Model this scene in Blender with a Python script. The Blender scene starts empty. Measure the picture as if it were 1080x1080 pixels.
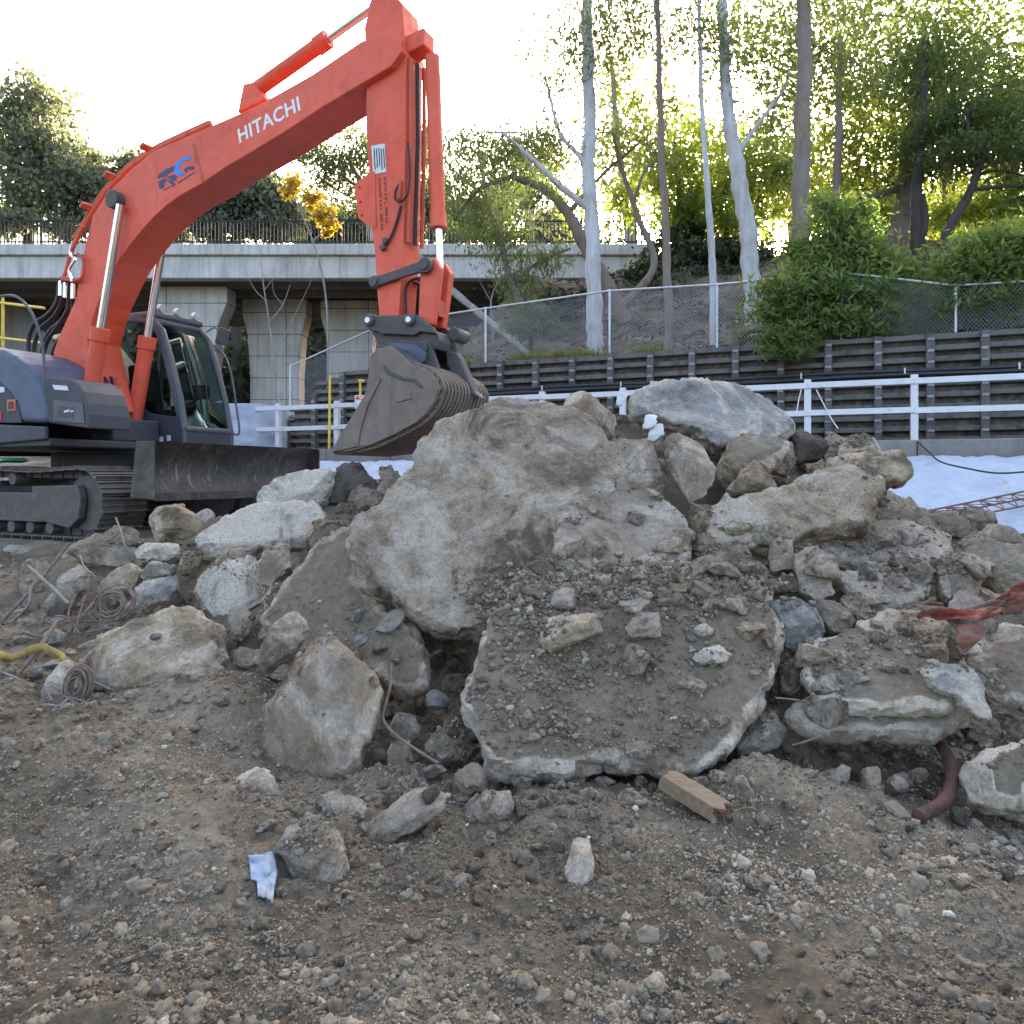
import bpy, bmesh, math, random
import numpy as np
from mathutils import Vector, Matrix
random.seed(7)
RNG = np.random.default_rng(11)
R = math.radians
SC = bpy.context.scene
COL = SC.collection

# ------------------------------------------------------------------ survey
# The photograph's picture frame is 1080 units wide; a level camera at 1.5 m looks along +Y.
F, CX, HY, CZ = 780.0, 540.0, 500.0, 1.5
def at(x, y, d):
    """point at ground distance d seen at picture position x, y"""
    return Vector(((x-CX)/F*d, d, CZ+(HY-y)/F*d))

cam_d = bpy.data.cameras.new('camera'); cam = bpy.data.objects.new('camera', cam_d); COL.objects.link(cam)
cam.location = (0, 0, CZ); cam.rotation_euler = (R(90), 0, 0)
cam_d.sensor_width = 36; cam_d.lens = 36*F/1080; cam_d.shift_y = -(540-HY)/1080
cam_d.clip_start = .05; cam_d.clip_end = 3000
SC.camera = cam

# ------------------------------------------------------------------ noise
_perm = np.random.default_rng(3).permutation(512).astype(np.int64)
_grad = np.random.default_rng(4).normal(size=(512, 3)); _grad /= np.linalg.norm(_grad, axis=1)[:, None]
def _h(i, j, k): return _perm[(_perm[(_perm[i & 511]+j) & 511]+k) & 511]
def perlin(p):
    p = np.asarray(p, float); i = np.floor(p).astype(np.int64); f = p-i
    u = f*f*f*(f*(f*6-15)+10); r = 0
    for dx in (0, 1):
        wx = u[:, 0] if dx else 1-u[:, 0]
        for dy in (0, 1):
            wy = u[:, 1] if dy else 1-u[:, 1]
            for dz in (0, 1):
                wz = u[:, 2] if dz else 1-u[:, 2]
                g = _grad[_h(i[:, 0]+dx, i[:, 1]+dy, i[:, 2]+dz)]
                r = r + wx*wy*wz*(g[:, 0]*(f[:, 0]-dx)+g[:, 1]*(f[:, 1]-dy)+g[:, 2]*(f[:, 2]-dz))
    return r*1.5
def fbm(p, o=4, lac=2.03, gain=.5):
    a, s, r = 1., 1., 0
    for k in range(o):
        r = r+a*perlin(np.asarray(p)*s+17.3*k); a *= gain; s *= lac
    return r
def ridge(p, o=3):
    a, s, r = 1., 1., 0
    for k in range(o):
        r = r+a*(1-2*np.abs(perlin(np.asarray(p)*s+9.1*k))); a *= .5; s *= 2.1
    return r
def cells(p, full=False):
    """distance to the nearest jittered cell point and a random number of that cell"""
    p = np.asarray(p, float); i0 = np.floor(p).astype(np.int64); best = np.full(len(p), 9.); idv = np.zeros(len(p)); off = np.zeros((len(p), 3)); gi = np.zeros(len(p), int)
    for dx in (-1, 0, 1):
        for dy in (-1, 0, 1):
            for dz in (-1, 0, 1):
                c = i0+np.array((dx, dy, dz)); h = _h(c[:, 0], c[:, 1], c[:, 2])
                q = c+.5+.55*_grad[h]
                d = np.linalg.norm(q-p, axis=1); m = d < best
                best[m] = d[m]; idv[m] = h[m]/512.; off[m] = (p-q)[m]; gi[m] = h[m]
    return (best, idv, off, gi) if full else (best, idv)
def sstep(a, b, x):
    t = np.clip((np.asarray(x, float)-a)/(b-a), 0, 1); return t*t*(3-2*t)

# ------------------------------------------------------------------ objects
def tag(o, label=None, cat=None, group=None, kind=None):
    if label: o['label'] = label
    if cat: o['category'] = cat
    if group: o['group'] = group
    if kind: o['kind'] = kind
    return o
def link(name, me, parent=None):
    o = bpy.data.objects.new(name, me); COL.objects.link(o)
    if parent: o.parent = parent
    return o
def empty(name, loc, rz=0):
    o = link(name, None); o.location = loc; o.rotation_euler = (0, 0, rz); o.empty_display_size = .2; return o
def pymesh(name, v, f, m=None, smooth=False):
    me = bpy.data.meshes.new(name); me.from_pydata([tuple(x) for x in v], [], f)
    if m: me.materials.append(m)
    if smooth: me.shade_smooth()
    return me
def npmesh(name, V, Fq, m=None, smooth=True):
    """fast mesh from arrays; Fq n x k faces"""
    V = np.asarray(V, np.float32); Fq = np.asarray(Fq, np.int32); n, k = Fq.shape
    me = bpy.data.meshes.new(name); me.vertices.add(len(V)); me.vertices.foreach_set('co', V.ravel())
    me.loops.add(n*k); me.loops.foreach_set('vertex_index', Fq.ravel())
    me.polygons.add(n); me.polygons.foreach_set('loop_start', np.arange(0, n*k, k, dtype=np.int32))
    try: me.polygons.foreach_set('loop_total', np.full(n, k, np.int32))
    except Exception: pass
    me.update(calc_edges=True)
    if smooth: me.shade_smooth()
    if m: me.materials.append(m)
    return me

class MB:
    """collects simple solids and links them as ONE mesh object"""
    def __init__(s): s.v, s.f = [], []
    def add(s, v, f):
        b = len(s.v); s.v += [Vector(x) for x in v]; s.f += [[b+i for i in q] for q in f]; return s
    def box(s, x0, x1, y0, y1, z0, z1):
        return s.add([(x0,y0,z0),(x1,y0,z0),(x1,y1,z0),(x0,y1,z0),(x0,y0,z1),(x1,y0,z1),(x1,y1,z1),(x0,y1,z1)],
                     [(3,2,1,0),(4,5,6,7),(0,1,5,4),(1,2,6,5),(2,3,7,6),(3,0,4,7)])
    def obox(s, c, ax, ay, az):
        """box with centre c and half axis vectors"""
        c, ax, ay, az = map(Vector, (c, ax, ay, az)); v = []
        for k in (-1, 1):
            for i, j in ((-1,-1),(1,-1),(1,1),(-1,1)): v.append(c+i*ax+j*ay+k*az)
        return s.add(v, [(3,2,1,0),(4,5,6,7),(0,1,5,4),(1,2,6,5),(2,3,7,6),(3,0,4,7)])
    def prism(s, prof, y0, y1, y1prof=None):
        """profile of (x, z) pulled from y0 to y1"""
        n = len(prof); q = y1prof or prof
        v = [(x, y0, z) for x, z in prof]+[(x, y1, z) for x, z in q]
        return s.add(v, [list(range(n)), list(range(2*n-1, n-1, -1))]+[(i, n+i, n+(i+1) % n, (i+1) % n) for i in range(n)])
    def tube(s, pts, r, n=8, cap=True):
        pts = [Vector(p) for p in pts]; m = len(pts); rr = r if isinstance(r, (list, tuple)) else [r]*m
        up = None; v = []
        for i, p in enumerate(pts):
            t = (pts[min(i+1, m-1)]-pts[max(i-1, 0)]).normalized()
            if up is None:
                up = Vector((0, 0, 1)) if abs(t.z) < .9 else Vector((1, 0, 0))
            a = (up-t*up.dot(t)).normalized(); up = a; b = t.cross(a)
            for k in range(n):
                w = 2*math.pi*k/n; v.append(p+(a*math.cos(w)+b*math.sin(w))*rr[i])
        f = [(i*n+k, i*n+(k+1) % n, (i+1)*n+(k+1) % n, (i+1)*n+k) for i in range(m-1) for k in range(n)]
        if cap: f += [list(range(n-1, -1, -1)), list(range((m-1)*n, m*n))]
        return s.add(v, f)
    def cyl(s, a, b, r, n=20, r2=None): return s.tube([a, b], [r, r if r2 is None else r2], n)
    def build(s, name, m, parent=None, bevel=0, smooth=False, seg=2, angle=35):
        me = pymesh(name, s.v, s.f, m)
        bm = bmesh.new(); bm.from_mesh(me); bmesh.ops.recalc_face_normals(bm, faces=bm.faces); bm.to_mesh(me); bm.free()
        if smooth:
            me.shade_smooth()
            try: me.set_sharp_from_angle(angle=R(angle))
            except Exception: pass
        o = link(name, me, parent)
        if bevel:
            b = o.modifiers.new('bevel', 'BEVEL'); b.width = bevel; b.segments = seg; b.limit_method = 'ANGLE'; b.angle_limit = R(30)
        return o
def curve_pts(pts, n=6):
    """Catmull-Rom through points"""
    P = [Vector(p) for p in pts]; P = [2*P[0]-P[1]]+P+[2*P[-1]-P[-2]]; out = []
    for i in range(1, len(P)-2):
        a, b, c, d = P[i-1:i+3]
        for k in range(n):
            t = k/n; out.append(.5*((2*b)+(c-a)*t+(2*a-5*b+4*c-d)*t*t+(3*b-a-3*c+d)*t**3))
    return out+[P[-2]]
def copy_tree(o, parent=None):
    c = o.copy(); COL.objects.link(c)
    if parent: c.parent = parent
    for ch in [x for x in COL.objects if x.parent == o]: copy_tree(ch, c)
    return c

# ------------------------------------------------------------------ materials
class NT:
    def __init__(s, name):
        s.m = bpy.data.materials.new(name); s.m.use_nodes = True; s.t = s.m.node_tree; s.t.nodes.clear()
        s.out = s.n('ShaderNodeOutputMaterial')
    def n(s, typ, **kw):
        x = s.t.nodes.new(typ)
        for k, v in kw.items():
            if k.startswith('i_'): x.inputs[k[2:].replace('_', ' ')].default_value = v
            else: setattr(x, k, v)
        return x
    def l(s, a, b): s.t.links.new(a, b)
    def coord(s, which='Object', rnd=True):
        c = s.n('ShaderNodeTexCoord')
        if not rnd: return c.outputs[which]
        oi = s.n('ShaderNodeObjectInfo'); sc = s.n('ShaderNodeMath', operation='MULTIPLY'); sc.inputs[1].default_value = 57.
        s.l(oi.outputs['Random'], sc.inputs[0])
        v = s.n('ShaderNodeVectorMath', operation='ADD'); s.l(c.outputs[which], v.inputs[0]); s.l(sc.outputs[0], v.inputs[1])
        return v.outputs[0]
    def noise(s, vec, scale, detail=4, rough=.55, dist=0):
        x = s.n('ShaderNodeTexNoise'); x.inputs['Scale'].default_value = scale; x.inputs['Detail'].default_value = detail
        x.inputs['Roughness'].default_value = rough; x.inputs['Distortion'].default_value = dist; s.l(vec, x.inputs['Vector']); return x.outputs['Fac']
    def ramp(s, fac, stops, interp='LINEAR'):
        r = s.n('ShaderNodeValToRGB'); r.color_ramp.interpolation = interp; e = r.color_ramp.elements
        while len(e) < len(stops): e.new(.5)
        for i, (p, c) in enumerate(stops): e[i].position = p; e[i].color = (*c, 1) if len(c) == 3 else c
        s.l(fac, r.inputs[0]); return r.outputs[0]
    def mix(s, fac, a, b, mode='MIX'):
        x = s.n('ShaderNodeMix', data_type='RGBA', blend_type=mode, clamp_factor=True)
        for sock, val in ((x.inputs[0], fac), (x.inputs[6], a), (x.inputs[7], b)):
            if hasattr(val, 'links') or isinstance(val, bpy.types.NodeSocket): s.l(val, sock)
            else: sock.default_value = val if not isinstance(val, tuple) else ((*val, 1) if len(val) == 3 else val)
        return x.outputs[2]
    def math(s, op, a, b=None, clamp=False):
        x = s.n('ShaderNodeMath', operation=op, use_clamp=clamp)
        for i, v in enumerate((a, b)):
            if v is None: continue
            if isinstance(v, bpy.types.NodeSocket): s.l(v, x.inputs[i])
            else: x.inputs[i].default_value = v
        return x.outputs[0]
    def bump(s, h, strength=.5, dist=.02, prev=None):
        b = s.n('ShaderNodeBump'); b.inputs['Strength'].default_value = strength; b.inputs['Distance'].default_value = dist
        s.l(h, b.inputs['Height'])
        if prev is not None: s.l(prev, b.inputs['Normal'])
        return b.outputs[0]
    def bsdf(s, col, rough=.9, metal=0, normal=None, spec=.3, **kw):
        b = s.n('ShaderNodeBsdfPrincipled')
        for k, v in (('Base Color', col), ('Roughness', rough), ('Metallic', metal), ('Specular IOR Level', spec)):
            if isinstance(v, bpy.types.NodeSocket): s.l(v, b.inputs[k])
            else: b.inputs[k].default_value = (*v, 1) if isinstance(v, tuple) else v
        if normal is not None: s.l(normal, b.inputs['Normal'])
        for k, v in kw.items(): b.inputs[k.replace('_', ' ')].default_value = v
        s.l(b.outputs[0], s.out.inputs[0]); return b

def simple(name, col, rough=.6, metal=0, var=.25, scale=6, dirt=None, dirt_amt=.0, bump=.0, bscale=60, spec=.4, dscale=3):
    """one material with a little colour variation, wear and grime"""
    t = NT(name); c = t.coord('Object'); nz = t.noise(c, scale, 6, .6)
    dk = tuple(x*(1-var) for x in col); lt = tuple(min(1, x*(1+var)) for x in col)
    col_ = t.ramp(nz, [(.3, dk), (.7, lt)])
    if dirt:
        d = t.noise(c, dscale, 8, .7); m = t.ramp(d, [(.62-.35*dirt_amt, (0, 0, 0)), (.78-.3*dirt_amt, (1, 1, 1))])
        col_ = t.mix(m, col_, dirt)
    nrm = t.bump(t.noise(c, bscale, 5, .6), bump, .01) if bump else None
    t.bsdf(col_, rough, metal, nrm, spec); return t.m

DIRT = (.145, .115, .081); DIRT2 = (.345, .28, .20)
def rock_mat(name, cols, dirt=.5, pits=0, speck=0, rough=.92, pale=(.61,.54,.455)):
    """broken concrete or stone; the mesh attribute 'cover' says where soil lies on it"""
    t = NT(name); c = t.coord('Object')
    n1 = t.noise(c, 2.1, 12, .70, .5); n2 = t.noise(c, 8, 10, .72, .3); n3 = t.noise(c, 55, 6, .75); n4 = t.noise(c, 1.1, 10, .68, .7)
    base = t.ramp(n1, [(.36, cols[0]), (.46, cols[1]), (.54, cols[2]), (.64, cols[3] if len(cols) > 3 else cols[0])])
    base = t.mix(t.ramp(n2, [(.50, (0, 0, 0)), (.70, (.8, .8, .8))]), base, cols[-1]); base = t.mix(t.ramp(n2, [(.30, (.8, .8, .8)), (.46, (0, 0, 0))]), base, cols[0])
    n5 = t.noise(c, 1.7, 10, .7, 1.2); n6 = t.noise(t.coord('Object'), 3.4, 10, .7, .8)
    base = t.mix(t.ramp(n5, [(.515, (0, 0, 0)), (.60, (.85, .85, .85))]), base, pale)
    base = t.mix(t.ramp(n5, [(.385, (.9, .9, .9)), (.47, (0, 0, 0))]), base, tuple(x*.55 for x in cols[0]))
    rim = t.n('ShaderNodeAttribute', attribute_name='rim'); rf = t.math('MULTIPLY', rim.outputs['Fac'], t.ramp(n2, [(.42, (.0,.0,.0)), (.60, (.85,.85,.85))]))
    base = t.mix(rf, base, pale)
    base = t.mix(.7, base, t.ramp(n3, [(.28, (.35, .34, .33)), (.5, (.85, .84, .83)), (.72, (1.35, 1.31, 1.26))]), 'MULTIPLY')
    if speck:
        v = t.n('ShaderNodeTexVoronoi'); v.inputs['Scale'].default_value = 55; t.l(c, v.inputs['Vector'])
        base = t.mix(t.ramp(v.outputs['Distance'], [(.12, (1, 1, 1)), (.24, (0, 0, 0))]), base, tuple(x*.35 for x in cols[0]))
    oi = t.n('ShaderNodeObjectInfo'); base = t.mix(1., base, t.ramp(oi.outputs['Random'], [(0, (.82, .79, .76)), (.5, (1.08, 1.06, 1.03)), (1., (1.3, 1.27, 1.22))]), 'MULTIPLY')
    at_ = t.n('ShaderNodeAttribute', attribute_name='cover')
    f = t.math('ADD', t.math('MULTIPLY', at_.outputs['Fac'], 1.15), t.math('MULTIPLY', t.math('SUBTRACT', t.math('ADD', t.math('MULTIPLY', n2, .45), t.math('MULTIPLY', n4, .75)), .6), 2.2))
    f = t.math('ADD', f, dirt-.85)
    f = t.math('SUBTRACT', f, t.math('MULTIPLY', rf, .55)); f = t.ramp(f, [(.15, (0, 0, 0)), (.55, (1, 1, 1))])
    soil = t.ramp(t.noise(c, 22, 8, .7), [(.3, DIRT), (.55, (.23, .184, .132)), (.75, DIRT2)])
    col = t.mix(t.math('MULTIPLY', f, .9), base, soil)
    h = t.math('ADD', t.math('MULTIPLY', n2, .8), t.math('MULTIPLY', n3, .45))
    b = t.bump(h, .9, .045); b = t.bump(t.noise(c, 24, 10, .75), .6, .02, b); b = t.bump(t.noise(c, 160, 4, .7), .5, .006, b)
    if pits:
        v = t.n('ShaderNodeTexVoronoi'); v.inputs['Scale'].default_value = 38; t.l(c, v.inputs['Vector'])
        b = t.bump(t.ramp(v.outputs['Distance'], [(.0, (0, 0, 0)), (.35, (1, 1, 1))]), .5*pits, .012, b)
    t.bsdf(col, rough, 0, b, .25); return t.m

M = {}
M['tan'] = rock_mat('concrete_tan', [(.23,.175,.12), (.37,.295,.205), (.49,.39,.27), (.41,.365,.305)], .22)
M['bigslab'] = rock_mat('concrete_weathered', [(.19,.143,.102), (.29,.233,.17), (.40,.325,.235), (.34,.32,.295)], .30, pale=(.50,.445,.37))
M['grey'] = rock_mat('concrete_grey', [(.23,.188,.142), (.32,.268,.21), (.41,.35,.28), (.36,.32,.27)], .22)
M['blue'] = rock_mat('stone_blue_grey', [(.23,.225,.21), (.315,.315,.305), (.38,.38,.365), (.33,.32,.295)], .2)
M['pale'] = rock_mat('concrete_pale', [(.40,.36,.29), (.54,.50,.43), (.60,.56,.49), (.42,.38,.31)], .20, 1, 1)
M['brown'] = rock_mat('stone_brown', [(.20,.15,.108), (.29,.222,.16), (.37,.295,.215), (.30,.255,.205)], .40)
M['brownslab'] = rock_mat('slab_brown', [(.19,.137,.092), (.28,.21,.147), (.40,.30,.20), (.31,.27,.222)], .48)
M['dirty'] = rock_mat('slab_soil_covered', [(.20,.155,.115), (.31,.255,.195), (.40,.335,.255), (.36,.34,.31)], .66)
M['edge'] = rock_mat('slab_pale_edge', [(.34,.28,.21), (.46,.41,.33), (.52,.47,.39), (.40,.38,.34)], .50)
M['dark'] = rock_mat('stone_dark', [(.09,.08,.07), (.13,.115,.098), (.17,.15,.13), (.12,.108,.10)], .3, pale=(.2,.18,.15))

def soil_mat(name, k=1.0, far=False):
    t = NT(name); c = t.coord('Object', False)
    n1 = t.noise(c, .9, 6, .6, .4); n2 = t.noise(c, 6, 8, .7); n3 = t.noise(c, 40, 6, .75)
    s = lambda q: tuple(x*k for x in q)
    col = t.ramp(n1, [(.36, s((.118,.096,.070))), (.5, s((.208,.170,.123))), (.63, s((.34,.282,.208)))])
    col = t.mix(.65, col, t.ramp(n2, [(.3, (.55, .55, .56)), (.7, (1.3, 1.27, 1.22))]), 'MULTIPLY')
    col = t.mix(.7, col, t.ramp(n3, [(.3, (.5, .5, .5)), (.55, (1, 1, 1)), (.78, (1.7, 1.65, 1.55))]), 'MULTIPLY')
    b = t.bump(t.math('ADD', n3, t.math('MULTIPLY', n2, .6)), .9, .03); b = t.bump(t.noise(c, 170, 4, .7), .7, .008, b)
    t.bsdf(col, .97, 0, b, .15); return t.m
M['soil'] = soil_mat('soil')
def clod_mat(name, stops):
    t = NT(name); at_ = t.n('ShaderNodeAttribute', attribute_name='tone'); c = t.coord('Object', False)
    col = t.ramp(at_.outputs['Fac'], stops, 'LINEAR'); n = t.noise(c, 70, 5, .7)
    col = t.mix(.6, col, t.ramp(n, [(.3, (.6, .6, .6)), (.7, (1.3, 1.28, 1.25))]), 'MULTIPLY')
    t.bsdf(col, .95, 0, t.bump(n, .6, .01), .2); return t.m
M['clod'] = clod_mat('soil_clods', [(0, (.100,.080,.057)), (.35, (.180,.147,.106)), (.7, (.295,.245,.18)), (.9, (.42,.355,.27)), (.955, (.33,.28,.22)), (.985, (.44,.39,.32)), (1., (.62,.58,.51))])

# ------------------------------------------------------------------ lines of the place
RA, RD, RN = Vector((6.2, 11.4, 0)), Vector((-.924, .383, 0)), Vector((.383, .924, 0))   # white rail: a point, its run, away from the camera
def rail_v(X, Y): return (X-RA.x)*RN.x+(Y-RA.y)*RN.y
def along(s, v, z): return RA+RD*s+RN*v+Vector((0, 0, z))
PAD, ROAD, WTOP = .69, 2.0, 3.94

# ------------------------------------------------------------------ ground
_cp = [(0,945,2.6),(135,945,2.62),(270,945,2.66),(400,945,2.68),(540,945,2.66),(680,945,2.64),(800,945,2.6),(940,945,2.66),(1080,945,2.7),
 (0,850,3.15),(135,850,3.1),(250,850,3.15),(330,850,3.2),(420,880,3.1),(560,850,3.3),(600,836,3.62),(520,838,3.6),(640,840,3.4),(700,850,3.25),(800,800,3.5),(850,850,3.2),(900,900,2.92),(960,870,3.35),(950,830,3.85),(1060,880,3.3),
 (0,760,3.8),(100,760,3.85),(200,745,4.0),(250,720,4.15),(330,780,4.3),(420,800,4.15),(460,740,4.6),(510,820,3.75),(560,808,4.3),(660,800,4.3),(760,830,3.55),(890,795,4.25),(1000,800,4.2),(1050,770,4.3),
 (330,700,4.9),(480,690,5.0),(650,700,4.5),(760,690,4.9),(860,620,5.35),(650,600,4.95),(800,640,5.3),(505,600,5.5),(505,500,6.0),(560,440,6.4),(620,480,5.95),(690,455,6.4),(760,445,6.8),(700,540,5.3),(800,540,5.8),(870,485,6.5),(900,600,5.75),(950,630,5.35),(1000,605,5.85),(1070,640,5.25),(960,570,5.9),(850,700,4.8),(920,720,4.75),(1040,700,4.75),
 (1000,565,6.4),(1080,580,6.2),(960,535,6.9),
 (380,580,6.2),(300,580,6.6),(330,525,7.3),(400,505,7.4),(440,510,7.3),(230,610,6.2),(150,620,6.3),(60,640,6.2),(0,640,6.3),(0,700,4.7),(100,705,5.05),(160,712,5.05),(240,665,5.25),(300,640,5.3),(270,800,3.65),
 (0,590,8.0),(60,588,8.0),(120,580,8.0),(200,560,8.0),(265,540,8.0)]
_C = [tuple(at(*q)) for q in _cp]
for x in (-3.2, -2, -1, 0, 1, 2, 3.2): _C += [(x, 2.0, .0), (x, 1.2, -.02)]
for x, y in ((-9,9.5),(-6,9.6),(-3,9.6),(0,9.6),(3,9.8),(-9,8.6),(-2,8.9),(1,8.9),(-9,7),(-8,5),(-7,3),(4,8.7),(6,8.6),(7,7)):
    _C.append((x, y, PAD if y > 8 else (.45 if y > 4 else .2)))
_C += [(4.6, 4.8, .35), (5.5, 3.2, .1)]
_C = np.array(_C)
def _phi(r): return np.where(r > 1e-9, r*r*np.log(np.maximum(r, 1e-9)), 0)
_n = len(_C); _K = _phi(np.linalg.norm(_C[:, None, :2]-_C[None, :, :2], axis=2))+np.eye(_n)*.02
_Pm = np.c_[np.ones(_n), _C[:, :2]]; _A = np.block([[_K, _Pm], [_Pm.T, np.zeros((3, 3))]])
_w = np.linalg.solve(_A, np.r_[_C[:, 2], 0, 0, 0])
def mound(X, Y):
    r = np.empty(len(X))
    for i in range(0, len(X), 20000):
        q = np.c_[X[i:i+20000], Y[i:i+20000]]
        r[i:i+20000] = _phi(np.linalg.norm(q[:, None]-_C[None, :, :2], axis=2))@_w[:_n]+_w[_n]+q@_w[_n+1:]
    return r
def far_z(X, Y):
    v = (X-RA.x)*RN.x+(Y-RA.y)*RN.y
    z = PAD+(1.64-PAD)*sstep(-3.4, -.6, v)+(ROAD-1.64)*sstep(-.14, -.02, v)
    return z
def ground_z(X, Y, fine=True):
    X = np.asarray(X, float); Y = np.asarray(Y, float)
    inn = sstep(9.4, 8.0, Y)*sstep(9, 6.5, np.abs(X))
    z = far_z(X, Y)
    m = inn > 0
    zm = z.copy()
    if m.any(): zm[m] = np.clip(mound(X[m], Y[m]), -.35, 2.6)
    z = z*(1-inn)+zm*inn
    if fine:
        p = np.c_[X, Y, z]
        near = sstep(10, 7, Y)*sstep(8, 6, np.abs(X))
        d = .085*fbm(p*1.5, 3)
        c1, i1 = cells(p*7.+.12*perlin(p*9)[:, None]); c2, i2 = cells(p*19.)
        d = d+.045*np.clip(.62-c1, 0, 1)*(.3+i1)+.030*np.clip(.6-c2, 0, 1)*(i2 > .25)+.020*fbm(p*11, 4)+.012*ridge(p*23, 2)*.5
        z = z+d*near+(1-near)*.03*fbm(p*.5, 2)*(z < 1.9)
    return z
def axis(*segs):
    o = []
    for a, b, s in segs: o += list(np.arange(a, b, s))
    return np.array(o+[segs[-1][1]])
gx = axis((-900,-60,70),(-60,-14,4),(-14,-6,.25),(-6,-3.2,.06),(-3.2,3.2,.021),(3.2,6,.05),(6,14,.25),(14,60,4),(60,900,70))
gy = axis((-40,-2,4),(-2,1.2,.2),(1.2,4.4,.016),(4.4,8.6,.032),(8.6,18,.2),(18,60,3),(60,2000,90))
GX, GY = np.meshgrid(gx, gy); shp = GX.shape
GZ = ground_z(GX.ravel(), GY.ravel()).reshape(shp)
def grid_faces(ny, nx):
    i = np.arange((ny-1)*nx).reshape(ny-1, nx)[:, :-1].ravel(); return np.c_[i, i+1, i+1+nx, i+nx]
ground = link('ground', npmesh('ground', np.c_[GX.ravel(), GY.ravel(), GZ.ravel()], grid_faces(*shp), M['soil']))
tag(ground, 'brown rubbly soil of the demolition site rising into the mound', kind='structure')

# ------------------------------------------------------------------ rocks
DG = bpy.context.evaluated_depsgraph_get
ROCKS = []
def norm3(n): return Vector(n).normalized()
def rock(label, poly, d, n, T, mat, cat='rubble slab', name='concrete_slab', inset=.035, back=.85, amp=1., cover=1., vox=None, sm=1, group=None, seed=None, front=0., facets=0, rim=.7):
    """a broken slab: its face outline at its real distance and tilt, its thickness T behind it, worn edges and a rough skin"""
    seed = seed if seed is not None else len(ROCKS)*7.31
    rr = random.Random(int(seed*100))
    n = norm3(n); c2 = Vector((sum(p[0] for p in poly)/len(poly), sum(p[1] for p in poly)/len(poly)))
    o = at(c2.x, c2.y, d); cam0 = Vector((0, 0, CZ)); pts = []
    for x, y in poly:
        v = Vector(((x-CX)/F, 1, (HY-y)/F)); den = n.dot(v)
        t = n.dot(o-cam0)/den if abs(den) > .06 else d
        t = min(max(t, d*.72), d*1.35); pts.append(cam0+v*t)
    c = sum(pts, Vector())/len(pts)
    size = max((p-q).length for p in pts for q in pts)
    # denser outline with a broken, uneven line
    P = []
    for i, p in enumerate(pts):
        q = pts[(i+1) % len(pts)]; k = max(1, int((q-p).length/max(.05, size*.07)))
        for j in range(k):
            s = p.lerp(q, j/k)
            if j: s += (q-p).cross(n).normalized()*rr.uniform(-1, 1)*.020*min(1, size)*amp
            P.append(s)
    m = len(P); bm = bmesh.new(); ins = min(inset, size*.2)
    def ring(sc, depth, jit):
        out = []
        for p in P:
            r = p-c; L = max(r.length, 1e-4); q = c+r*max(.3, (L-sc)/L)-n*depth
            out.append(bm.verts.new(q+Vector((rr.uniform(-1,1), rr.uniform(-1,1), rr.uniform(-1,1)))*jit))
        return out
    rs = [ring(ins, -front*T, .004), ring(0, min(ins*.7, T*.3), .0), ring(T*.10, T*.75, .01*amp), ring((1-back)*size*.5+T*.15, T, .01*amp)]
    f0 = bm.faces.new(rs[0]); f1 = bm.faces.new(rs[-1][::-1])
    for a, b in zip(rs, rs[1:]):
        for i in range(m): bm.faces.new((a[i], b[i], b[(i+1) % m], a[(i+1) % m]))
    bmesh.ops.triangulate(bm, faces=[f0, f1], ngon_method='EAR_CLIP')
    bmesh.ops.recalc_face_normals(bm, faces=bm.faces)
    me = bpy.data.meshes.new('tmp'); bm.to_mesh(me); bm.free()
    tmp = link('tmp', me); rm = tmp.modifiers.new('r', 'REMESH'); rm.mode = 'VOXEL'
    rm.voxel_size = vox or min(.018, max(.0055, size/55)); bpy.context.view_layer.update()
    m2 = bpy.data.meshes.new_from_object(tmp.evaluated_get(DG())); bpy.data.objects.remove(tmp); bpy.data.meshes.remove(me)
    nv = len(m2.vertices); V = np.empty(nv*3, np.float32); m2.vertices.foreach_get('co', V); V = V.reshape(-1, 3).astype(float)
    E = np.empty(len(m2.edges)*2, np.int32); m2.edges.foreach_get('vertices', E); E = E.reshape(-1, 2)
    cnt = np.bincount(E.ravel(), minlength=nv)[:, None]
    def lap(A):
        S = np.zeros_like(A); np.add.at(S, E[:, 0], A[E[:, 1]]); np.add.at(S, E[:, 1], A[E[:, 0]]); return S/np.maximum(cnt, 1)
    if facets:
        rg = np.random.default_rng(int(seed*10)+5); cv = V.mean(0); nn_ = np.array(n)
        for _ in range(facets):
            mm = nn_*rg.uniform(.5, 1.1)+rg.normal(size=3)*.75; mm /= np.linalg.norm(mm); s = (V-cv)@mm; h = s.max()*rg.uniform(.70, .93); ov = s > h; V[ov] -= np.outer((s[ov]-h)*.93, mm)
    else:
        rg = np.random.default_rng(int(seed*10)+9); cv = V.mean(0); nn_ = np.array(n); e1 = np.cross(nn_, (.3,.2,1.)); e1 /= np.linalg.norm(e1); e2 = np.cross(nn_, e1)
        for _ in range(22):
            th = rg.uniform(0, 6.28); mm = e1*math.cos(th)+e2*math.sin(th)+nn_*rg.uniform(.05, 1.1); mm /= np.linalg.norm(mm); s = (V-cv)@mm; h = s.max()-size*rg.uniform(.003, .016); ov = s > h; V[ov] -= np.outer((s[ov]-h)*.95, mm)
    for _ in range(sm): V = V*.4+lap(V)*.6
    m2.vertices.foreach_set('co', V.astype(np.float32).ravel()); m2.update()
    N = np.empty(nv*3, np.float32); m2.vertices.foreach_get('normal', N); N = N.reshape(-1, 3).astype(float)
    fl = sstep(.55, .9, N@np.array(n)); p = V+seed
    S = min(1.2, size); a = amp*((.3 if not facets else .5)+.5*(1-fl))
    disp = a*(.026*S*fbm(p*2.0/max(.35, S), 3)+.010*S*ridge(p*6/max(.4, S), 2))
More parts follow.
